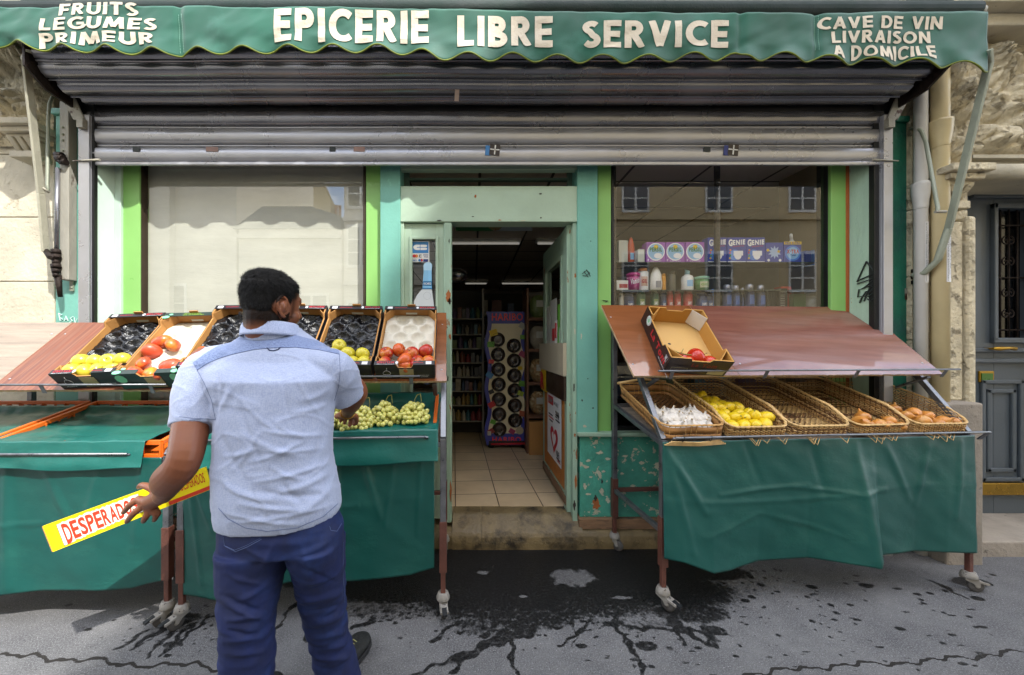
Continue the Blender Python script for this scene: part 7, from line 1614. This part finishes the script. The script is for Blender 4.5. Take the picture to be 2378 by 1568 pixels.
# clipped hair at the nape and sides, and the shaved cheek, as an attribute of the skin
me_ = body.data; off_ = WORLD[man.name]; at_ = me_.attributes.new('stubble', 'FLOAT', 'POINT'); val = np.zeros(len(me_.vertices), np.float32)
for i_, v_ in enumerate(me_.vertices):
    rel = v_.co+off_-HC; f_, u_, r_ = rel.dot(fx), rel.dot(uz), rel.dot(rx)
    if rel.length > .2: continue
    back = 1 if u_ > -.066 else max(0, 1-(-.066-u_)/.040)
    if f_ < .03 and abs(f_+.004)+abs(u_+.016) > .045: val[i_] = .97*back**.8
    if f_ >= -.03 and u_ > .055+.2*max(0, f_-.05): val[i_] = .9
    side = .75*max(0, 1-abs(f_-.042)/.022)*(1 if -.05 < u_ < .06 else 0); val[i_] = max(val[i_], side)
    if u_ < -.045 and f_ > .0: val[i_] = max(val[i_], .30)
at_.data.foreach_set('value', val)
n = SKIN.node_tree.nodes; L = SKIN.node_tree.links; an = n.new('ShaderNodeAttribute'); an.attribute_name = 'stubble'; mxn = n.new('ShaderNodeMix'); mxn.data_type = 'RGBA'
src = n['Principled BSDF'].inputs['Base Color'].links[0].from_socket; L.new(an.outputs['Fac'], mxn.inputs[0]); L.new(src, mxn.inputs[6]); spn = n.new('ShaderNodeMapRange'); spn.inputs[3].default_value = .5; spn.inputs[4].default_value = .08; L.new(an.outputs['Fac'], spn.inputs[0]); L.new(spn.outputs[0], n['Principled BSDF'].inputs['Specular IOR Level']); mxn.inputs[7].default_value = (.007, .005, .004, 1); L.new(mxn.outputs[2], n['Principled BSDF'].inputs['Base Color'])
# eye, brow, beard shadow
EYEW = flat('eye_white', 'cfc8bf', .2); 
for s_ in (-1, 1): MB().ball(H(.088, .033*s_, .004), .0125, 14, 10).build('eye', EYEW, man); MB().ball(H(.0985, .034*s_, .004), .0045, 10, 8).build('iris', BLK, man)
# ---- hair: a cap grown from the skull plus thousands of short strands
hb = MB(); rings = []
for u, f0, fr, sr in ((-.066, -.016, .064, .058), (-.045, -.010, .083, .074), (-.02, -.008, .098, .082), (.01, -.006, .106, .086), (.05, -.006, .110, .088), (.085, -.010, .100, .081), (.112, -.012, .078, .063), (.128, -.014, .045, .038), (.134, -.014, .015, .012)):
    rings.append((H(f0, 0, u), fx*fr*HS, rx*sr*HS))
ell(hb, rings, 30)
def hair_post(co, no):
    out = co.copy(); F = np.array(fx); U = np.array(uz); Rr = np.array(rx); C = np.array(HC)
    rel = co-C; f = rel@F; u = rel@U; r_ = rel@Rr
    for i in range(len(co)):
        p = co[i]; n1 = noise.noise(V(p)*70); n2 = noise.noise(V(p)*22)
        d = .0030*n1+.004*n2-.0025
        # face opening, hairline at the temples and above the ears
        front = f[i]-(.080 if u[i] > .055 else .080-1.05*(.055-u[i]))
        if front > 0: d -= min(.03, front*.8)
        ear = math.hypot(f[i]+.0, u[i]+.018)
        if ear < .045 and abs(r_[i]) > .06: d -= min(.016, (.045-ear)*.8)
        if u[i] < -.030: d -= (-.030-u[i])*.35
        if u[i] < .05 and f[i] > .035: d -= min(.006, (f[i]-.035)*.2)
        out[i] = p+no[i]*d
    return out
hair = fuse(hb, 'hair', .0042, HAIR, man, 3, post=hair_post)
sb = MB(); r_ = random.Random(2); hv = hair.data.vertices; off = WORLD[man.name]; hn = hair.data.vertex_normals; nvv = len(hv)
for k in range(26000):
    i = r_.randrange(nvv); p = hv[i].co+off; n_ = hn[i].vector.copy(); rel = p-HC; f, u = rel.dot(fx), rel.dot(uz)
    if f > .080-(0 if u > .055 else 1.05*(.055-u))-.004: continue
    if math.hypot(f, u+.018) < .038: continue
    if u < -.045 and r_.random() < min(1, (-.045-u)/.02): continue
    down = (-uz*.9+fx*.35 if u < .07 else fx*.9+rx*.3); swirl = (down-n_*down.dot(n_)).normalized()
    L_ = (r_.uniform(.010, .019) if u > .03 else r_.uniform(.008, .014)) if u > -.02 else r_.uniform(.005, .010); d_ = (n_*.55+swirl*.9+V((r_.uniform(-.3, .3), r_.uniform(-.3, .3), r_.uniform(-.3, .3)))).normalized()
    sd = d_.cross(n_).normalized()*.0008; q_ = p-n_*.001
    sb.add([q_-sd, q_+sd, q_+d_*L_], [(0, 1, 2)], False)
for k in range(2600):   # clipped stubble fading into the neck
    a = r_.uniform(-2.2, 2.2); u = r_.uniform(-.10, -.045); fr = np.interp(u, [-.10, -.045], [.070, .088])
    if r_.random() < (-.050-u)/.05*.9: continue
    p = H(-.014, 0, u)-fx*fr*math.cos(a)+rx*(fr*.92)*math.sin(a); n_ = (p-H(-.014, 0, u)).normalized(); d_ = (n_*.4-uz).normalized(); sd = V((.0005, 0, 0))
    sb.add([p-sd, p+sd, p+d_*.004+n_*.001], [(0, 1, 2)], False)
sb.build('hair_strands', HAIR, hair)
# ---- shirt
s = MB()
def ring(px0, px1, py, d, dep, tilt=0, dz=0): 
    x0, x1 = X(px0, d), X(px1, d); return (V(((x0+x1)/2, d+dep*.0, Z(py, d))), V(((x1-x0)/2, 0, tilt)), V((0, dep, dz)))
tor = [ring(513, 786, 1196, 1.285, .128, .012, .012), ring(508, 788, 1180, 1.285, .136, .010), ring(508, 784, 1150, 1.285, .138, .005), ring(507, 776, 1100, 1.29, .134), ring(509, 768, 1050, 1.295, .130), ring(511, 767, 990, 1.30, .130), ring(506, 772, 930, 1.315, .130), ring(482, 796, 880, 1.33, .135), ring(470, 792, 848, 1.345, .118, 0, .02), ring(492, 772, 820, 1.355, .094, 0, .03), ring(535, 730, 797, 1.362, .085, 0, .03), ring(573, 690, 772, 1.37, .070, 0, .03)]
ell(s, tor, 40)
limb(s, [P(540, 838, 1.345), P(484, 862, 1.33), P(462, 915, 1.30), P(455, 968, 1.275)], [.066, .076, .077, .074], 22)
# sleeve as a wider cone ending square
def cone(mb, p, q, r0, r1, n=24):
    p, q = V(p), V(q); d = (q-p).normalized(); a = d.orthogonal().normalized(); c = d.cross(a)
    ell(mb, [(p+d*0, a*r0*.98, c*r0*.98), (p+(q-p)*.5, a*(r0+r1)/2, c*(r0+r1)/2), (p+(q-p)*.93, a*r1, c*r1), (q, a*r1*.99, c*r1*.99)], n)
cone(s, P(470, 880, 1.32), P(455, 990, 1.262), .074, .078)
limb(s, [P(735, 846, 1.345), P(776, 860, 1.345), P(794, 882, 1.39)], [.064, .073, .070], 22)
cone(s, P(780, 858, 1.35), P(800, 916, 1.435), .068, .072)
folds = [  # (px,py)-(px,py), width px, height m (positive ridge)
 ((560, 1010), (700, 1060), 7, .004), ((580, 1075), (690, 1030), 6, .0045), ((560, 960), (610, 1080), 8, -.004), ((640, 980), (620, 1120), 9, .004), ((590, 1120), (760, 1075), 6, .0045), ((600, 1140), (740, 1150), 7, -.0045), ((640, 1150), (770, 1095), 8, .006),
 ((560, 1170), (720, 1185), 6, .004), ((530, 1130), (640, 1165), 7, .004), ((520, 1060), (600, 1040), 6, .004), ((700, 1190), (780, 1120), 8, .005), ((660, 1130), (700, 1165), 8, -.006), ((700, 930), (770, 900), 7, .004), ((680, 960), (775, 930), 6, .0035), ((540, 900), (500, 960), 7, .005), ((525, 880), (490, 1000), 6, -.0045),
 ((560, 870), (545, 960), 6, .003), ((720, 860), (700, 1000), 8, .003), ((610, 880), (600, 980), 7, .003), ((655, 870), (668, 960), 6, -.003), ((520, 1190), (700, 1220), 5, .0035), ((560, 1215), (780, 1170), 5, .0035), ((505, 1000), (560, 1100), 9, -.005), ((770, 960), (720, 1080), 8, -.004),
 ((610, 1000), (760, 1010), 5, .0035), ((600, 1045), (750, 1040), 5, .003), ((545, 1090), (600, 1010), 6, .004), ((500, 930), (470, 985), 6, .005), ((480, 900), (440, 950), 6, .004), ((800, 850), (760, 930), 7, .005), ((820, 880), (775, 915), 6, .005), ((455, 860), (430, 960), 7, .004), ((780, 840), (770, 950), 6, -.006), ((505, 870), (502, 960), 6, -.008),
 ((630, 1085), (700, 1110), 5, .003), ((560, 930), (640, 1000), 5, .003), ((690, 880), (740, 960), 5, .003), ((585, 1140), (620, 1210), 5, -.003), ((740, 1100), (760, 1200), 6, .004), ((520, 1100), (540, 1200), 6, .003)]
def shirt_post(co, no):
    px = 1100+870*co[:, 0]/co[:, 1]; py = 800-870*(co[:, 2]-CAMZ)/co[:, 1]; d = np.zeros(len(co)); face = np.clip(-no[:, 1]*2, 0, 1)
    for (a, c, w_, h_) in folds:
        A = np.array(a, float); D = np.array(c, float)-A; L2 = (D**2).sum(); t = np.clip(((px-A[0])*D[0]+(py-A[1])*D[1])/L2, 0, 1)
        bow = 6*np.sin(t*math.pi)
        r_ = np.abs((px-A[0])*(-D[1])+(py-A[1])*D[0])/math.sqrt(L2); rr_ = np.hypot(px-A[0]-t*D[0], py-A[1]-t*D[1]-bow)
        d += h_*1.25*np.exp(-(rr_/w_)**2)*np.sin(np.clip(t, .04, .96)*math.pi)**.5
    d *= face
    for i in range(len(co)):
        p = co[i]; d[i] += .0040*noise.noise(V((p[0]*7, p[1]*9, p[2]*10)))+.0014*noise.noise(V((p[0]*16+p[2]*10, p[1]*20, p[2]*24)))
        rg = 1-abs(noise.noise(V((p[0]*7+3, p[1]*7, p[2]*13))))*2.2
        if rg > .78: d[i] += .0020*(rg-.78)/.22
    return co+no*d[:, None].astype(np.float32)
shirt = fuse(s, 'shirt', .0048, SHIRT, man, 5, post=shirt_post)
# find the cloth surface to lay seams on
from mathutils.bvhtree import BVHTree
bv = BVHTree.FromPolygons([v.co+off for v in shirt.data.vertices], [tuple(p.vertices) for p in shirt.data.polygons])
def on_shirt(px, py, lift=.0012):
    o_ = V((0, 0, CAMZ)); d_ = (P(px, py, 1)-o_).normalized(); h_ = bv.ray_cast(o_, d_)
    if h_[0] is None: return None
    return h_[0]+h_[1]*lift if h_[1].dot(d_) < 0 else h_[0]-h_[1]*lift
def seam(pts, r, m, name, n=60, lift=.0008):
    P_ = []
    for i in range(n+1):
        t = i/n*(len(pts)-1); k = min(int(t), len(pts)-2); f = t-k; p = on_shirt(pts[k][0]*(1-f)+pts[k+1][0]*f, pts[k][1]*(1-f)+pts[k+1][1]*f, lift)
        if p is not None: P_.append(p)
    if len(P_) > 3: MB().tube(P_, r, 5).build(name, m, shirt)
SEAM = flat('dark_seam', '4a5a80', .9)
# yoke panel follows the cloth across the shoulders
top = [(448, 843), (476, 822), (506, 804), (535, 788), (590, 780), (634, 778), (686, 779), (745, 794), (786, 811)]; bot = [(458, 860), (480, 845), (510, 832), (541, 823), (590, 812), (634, 808), (686, 807), (741, 813), (788, 823)]
def lerp2(t_, u): k = min(int(u*(len(t_)-1)), len(t_)-2); f = u*(len(t_)-1)-k; return (t_[k][0]*(1-f)+t_[k+1][0]*f, t_[k][1]*(1-f)+t_[k+1][1]*f)
yb = MB(); G = {}; nu, nv = 80, 14
for j in range(nv+1):
    for i in range(nu+1):
        a = lerp2(top, i/nu); c = lerp2(bot, i/nu); p = on_shirt(a[0]+(c[0]-a[0])*j/nv, a[1]+(c[1]-a[1])*j/nv, .0016)
        if p is not None: G[(i, j)] = len(yb.v); yb.v.append(tuple(p))
for j in range(nv):
    for i in range(nu):
        ks = [(i, j), (i+1, j), (i+1, j+1), (i, j+1)]
        if all(k in G for k in ks):
            ps = [V(yb.v[G[k]]) for k in ks]
            if max((ps[0]-ps[2]).length, (ps[1]-ps[3]).length) < .06: yb.f.append([G[k] for k in ks]); yb.m.append(0); yb.sm.append(True)
yb.build('yoke', YOKE, shirt)
seam(bot, .0010, SEAM, 'yoke_seam'); seam([(x_, y_-2.5) for x_, y_ in bot], .0006, SEAM, 'yoke_seam')
seam([(620, 808), (626, 814), (636, 815), (646, 812), (651, 807)], .0022, flat('loop_dark', '2c3550', .9), 'locker_loop', 20, .001)
seam([(458, 860), (475, 890), (492, 930), (501, 975)], .0006, SEAM, 'armhole_seam')
seam([(788, 823), (790, 860), (786, 900), (776, 930)], .0006, SEAM, 'armhole_seam'); seam([(440, 1000-24), (470, 973), (500, 974)], .0007, SEAM, 'cuff_seam'); seam([(416, 968), (450, 972), (498, 974)], .0007, SEAM, 'cuff_seam')
seam([(508, 1180), (530, 1205), (570, 1226), (620, 1234), (690, 1226), (750, 1200), (784, 1170)], .0008, SEAM, 'hem_seam', 90)
# collar: a standing folded band round the neck
CC_ = P(628, 762, 1.372)
def colr(u, v):
    a = math.pi*(.98*u*2-.98)-math.pi/2; hgt = -.050+.074*min(v*1.7, 1) if v < .59 else .024-.050*(v-.59)/.41
    rr_ = (.083 if v < .59 else .086+.012*(v-.59)/.41)+.004*nz3(u*5, v*3); back = (1-math.sin(a))/2
    return CC_+V((rr_*1.06*math.cos(a), rr_*.92*math.sin(a)+.004, hgt+.016*back-.014+.010*math.cos(a)*0))
MB().grid(colr, 80, 14).build('collar', SHIRT2, shirt, solid=.003)
# ---- jeans
j = MB()
ell(j, [ring(524, 776, 1140, 1.285, .105), ring(520, 780, 1180, 1.280, .112), ring(515, 794, 1225, 1.280, .118), ring(515, 797, 1262, 1.28, .112)], 36)
def leg_(mb, L_): ell(mb, [(V(c), V((rx_, 0, 0)), V((0, ry_, 0))) for c, rx_, ry_ in L_], 26)
def lc(px0, px1, py, d, ry): return (((X(px0, d)+X(px1, d))/2, d, Z(py, d)), (X(px1, d)-X(px0, d))/2, ry)
leg_(j, [lc(515, 672, 1262, 1.28, .118), lc(516, 660, 1310, 1.275, .108), lc(518, 647, 1365, 1.26, .097), lc(521, 634, 1420, 1.245, .086), lc(519, 630, 1470, 1.245, .080), lc(518, 632, 1530, 1.25, .075), lc(515, 628, 1600, 1.27, .072), lc(512, 628, 1660, 1.29, .074)])
leg_(j, [lc(668, 797, 1255, 1.285, .115), lc(677, 797, 1290, 1.30, .105), lc(690, 797, 1330, 1.335, .093), lc(697, 799, 1380, 1.37, .082), lc(705, 801, 1425, 1.40, .075), lc(718, 806, 1470, 1.43, .070), lc(728, 820, 1515, 1.455, .070), lc(733, 832, 1560, 1.47, .072), lc(738, 836, 1585, 1.475, .074)])
jf = [((525, 1330), (600, 1355), 6, .004), ((560, 1395), (640, 1340), 6, .004), ((524, 1400), (620, 1440), 7, .006), ((530, 1440), (625, 1420), 7, .006), ((524, 1460), (610, 1475), 6, -.005), ((520, 1490), (620, 1470), 7, .006), ((525, 1520), (620, 1510), 7, .005), ((520, 1380), (600, 1420), 7, -.005),
 ((700, 1360), (790, 1330), 7, .005), ((700, 1395), (800, 1370), 7, .006), ((710, 1420), (800, 1400), 6, -.005), ((720, 1450), (805, 1420), 7, .006), ((725, 1480), (815, 1460), 7, .006), ((730, 1510), (825, 1480), 7, .006), ((680, 1290), (760, 1260), 7, .004), ((700, 1270), (720, 1340), 7, .004), ((640, 1260), (600, 1330), 8, .004), ((690, 1310), (780, 1350), 6, -.004), ((735, 1530), (830, 1520), 7, .005), ((560, 1270), (640, 1300), 6, .003)]
def jeans_post(co, no):
    px = 1100+870*co[:, 0]/co[:, 1]; py = 800-870*(co[:, 2]-CAMZ)/co[:, 1]; d = np.zeros(len(co)); face = np.clip(-no[:, 1]*2, 0, 1)
    for (a, c, w_, h_) in jf:
        A = np.array(a, float); D = np.array(c, float)-A; L2 = (D**2).sum(); t = np.clip(((px-A[0])*D[0]+(py-A[1])*D[1])/L2, 0, 1)
        rr_ = np.hypot(px-A[0]-t*D[0], py-A[1]-t*D[1]-5*np.sin(t*math.pi)); d += h_*1.5*np.exp(-(rr_/w_)**2)*np.sin(np.clip(t, .04, .96)*math.pi)**.5
    d *= face
    for i in range(len(co)):
        p = co[i]; z = p[2]; k = 1 if z > .62 else 1.8
        d[i] += k*(.0034*noise.noise(V((p[0]*8, p[1]*8, z*26)))+.0018*noise.noise(V((p[0]*20, p[1]*20, z*50))))
    return co+no*d[:, None].astype(np.float32)
jeans = fuse(j, 'jeans', .005, JEANS, man, 4, post=jeans_post)
bv = BVHTree.FromPolygons([v.co+off for v in jeans.data.vertices], [tuple(p.vertices) for p in jeans.data.polygons])
ST = flat('jeans_stitch', '56648c', .9)
def jseam(pts, name, r=.0009):
    P_ = [on_shirt(*lerp2(pts, i/50), .0008) for i in range(51)]; P_ = [p for p in P_ if p is not None]
    if len(P_) > 3: MB().tube(P_, r, 4).build(name, ST, jeans)
jseam([(519, 1247), (522, 1268), (548, 1281), (575, 1270), (608, 1252)], 'pocket_seam'); jseam([(520, 1266), (545, 1277.5), (572, 1267), (606, 1249)], 'pocket_seam', .0006)
jseam([(765, 1222), (768, 1232), (782, 1234), (793, 1216)], 'pocket_seam'); jseam([(516, 1244), (560, 1241), (608, 1245)], 'pocket_seam', .0008)
jseam([(797, 1260), (796, 1330), (800, 1400)], 'side_seam', .0008)
# ---- shoes
SHO = mat('dark_grey_shoe', '1f201f', .6, var=.3, scale=30, bump=.3, bscale=90, color3='3a3a36', thr3=.62, c3scale=20); SOLE = flat('shoe_sole', '17181a', .7); LACE = flat('olive_lace', '8c8a5c', .8)
def shoe(heel, toe, nm='shoe'):
    h_, t_ = V(heel), V(toe); d_ = (t_-h_); L_ = d_.length; d_ = d_.normalized(); sdv = V((-d_.y, d_.x, 0)); b = MB()
    rings = []
    for t, w_, hh in ((0, .020, .03), (.04, .032, .075), (.15, .038, .10), (.30, .038, .098), (.45, .042, .082), (.62, .048, .066), (.78, .050, .054), (.90, .042, .045), (.97, .028, .034), (1.0, .012, .022)):
        c = h_+d_*L_*t; rings.append((c+V((0, 0, .012+hh/2)), sdv*w_, V((0, 0, hh/2))))
    ell(b, rings, 24); o = fuse(b, nm, .0035, SHO, man, 4)
    b = MB(); out = []
    for t, w_ in ((-.02, .018), (.05, .036), (.3, .040), (.5, .045), (.75, .054), (.9, .046), (.98, .03), (1.02, .008)): out.append((t*L_, w_))
    poly = out+[(a, -c) for a, c in out[::-1]]
    b.prism(poly, h_+V((0, 0, .001)), d_, sdv, V((0, 0, .022))); b.build('sole', SOLE, o, bevel=.004)
    b = MB()
    for k in range(5):
        t = .36+.07*k; hh = float(np.interp(t, [.30, .45, .62, .78], [.098, .082, .066, .054])); c = h_+d_*L_*t+V((0, 0, .014+hh))
        b.tube([c+sdv*.022-V((0, 0, .008)), c+V((0, 0, .003)), c-sdv*.022-V((0, 0, .008))], .002, 6)
    c = h_+d_*L_*.4+V((0, 0, .105)); b.tube([c, c-sdv*.03-V((0, 0, .03)), c-sdv*.038-V((0, 0, .07))], .0018, 5); b.tube([c, c-sdv*.025+d_*.02-V((0, 0, .03)), c-sdv*.045+d_*.01-V((0, 0, .055))], .0018, 5)
    b.build('laces', LACE, o)
shoe((-.575, 1.475, 0), (-.508, 1.765, 0)); shoe((-.775, 1.27, 0), (-.82, 1.55, 0))
# ---- bracelet on the right wrist
b = MB(); dd = (WRR-ELR).normalized(); a = dd.orthogonal().normalized(); c_ = dd.cross(a); pc = WRR-dd*.0+V((0, 0, 0)); b.tube([pc+a*.031*math.cos(t)+c_*.031*math.sin(t) for t in np.linspace(0, 6.283, 24)], .0025, 6); b.build('bracelet', BRASS, man)
# ------------------------------------------------------------------ yellow flattened carton in his left hand
YC = mat('yellow_carton', 'd9c40e', .35, var=.06, scale=4, bump=.03); YCS = flat('carton_red', 'b8321c', .4); 
ct = thing('flattened_carton', 'long yellow flattened carton with red lettering in the left hand of the man', 'carton', (-1.35, 1.5, .75))
cA0, cA1 = P(99, 1222, 1.375), P(123, 1282, 1.375)   # left end, top and bottom
cB0, cB1 = P(478, 1083, 1.62), P(492, 1136, 1.62)
nrm_ = (cB0-cA0).cross(cA1-cA0).normalized(); 
if nrm_.y > 0: nrm_ = -nrm_
def CT(u, v, off=0): return cA0.lerp(cB0, u).lerp(cA1.lerp(cB1, u), v)+nrm_*off   # v 0 top 1 bottom
def cpan(u0, u1, v0, v1, o0, o1, m, name):
    q = [CT(u0, v1, o0), CT(u1, v1, o0), CT(u1, v1, o1), CT(u0, v1, o1), CT(u0, v0, o0), CT(u1, v0, o0), CT(u1, v0, o1), CT(u0, v0, o1)]
    return MB().hexa(q).build(name, m, ct)
cpan(0, .70, 0, 1, -.016, 0, YC, 'sleeve'); cpan(.702, 1, .02, 1, -.014, -.003, YC, 'end_flap'); cpan(-.006, .0, .01, .99, -.015, -.001, CARD, 'raw_end')
cpan(.70, .999, .83, .985, -.003, -.0024, YCS, 'red_band')
b = MB(); pz = []
r_ = random.Random(5)
for i in range(41): u = .065+.475*i/40; pz.append((u, .93-.36*(i/40)*.35+.028*r_.uniform(-1, 1)))
for i in range(41): u = .54-.475*i/40; pz.append((u, .10+.03*r_.uniform(-1, 1)+(.0 if True else 0)))
k = len(pz); b.add([CT(u, v, .0006) for u, v in pz], [list(range(k))]); b.build('white_panel', flat('carton_white', 'd8d4c6', .4), ct)
b = MB(); b.tube([CT(u, v, .0009) for u, v in pz+[pz[0]]], .0007, 4); b.build('black_outline', BLK, ct)
b = MB()
for i, ch in enumerate('DESPERADOS'):
    u0 = .085+.44*i/10; vt, vb = .17, (.86-.12*i/10) if i else .93
    put_text(b, ch, lambda u, v, u0=u0, vt=vt, vb=vb: CT(u0+.040*u+.0*v, vb+(vt-vb)*v, .0012), .03)
b.build('lettering', flat('carton_red_letters', 'c0341a', .4), ct)
b = MB(); put_text(b, 'DESPERADOS', lambda u, v: CT(.80+.17*u, .62-.42*v, -.0022), .01); b.build('lettering', YCS, ct)
b = MB()
for k in range(5): b.tube([CT(.72, .30+.08*k, -.0022), CT(.79, .30+.08*k, -.0022)], .0007, 4)
b.build('small_print', flat('print_brown', '6a4a1c', .5), ct)
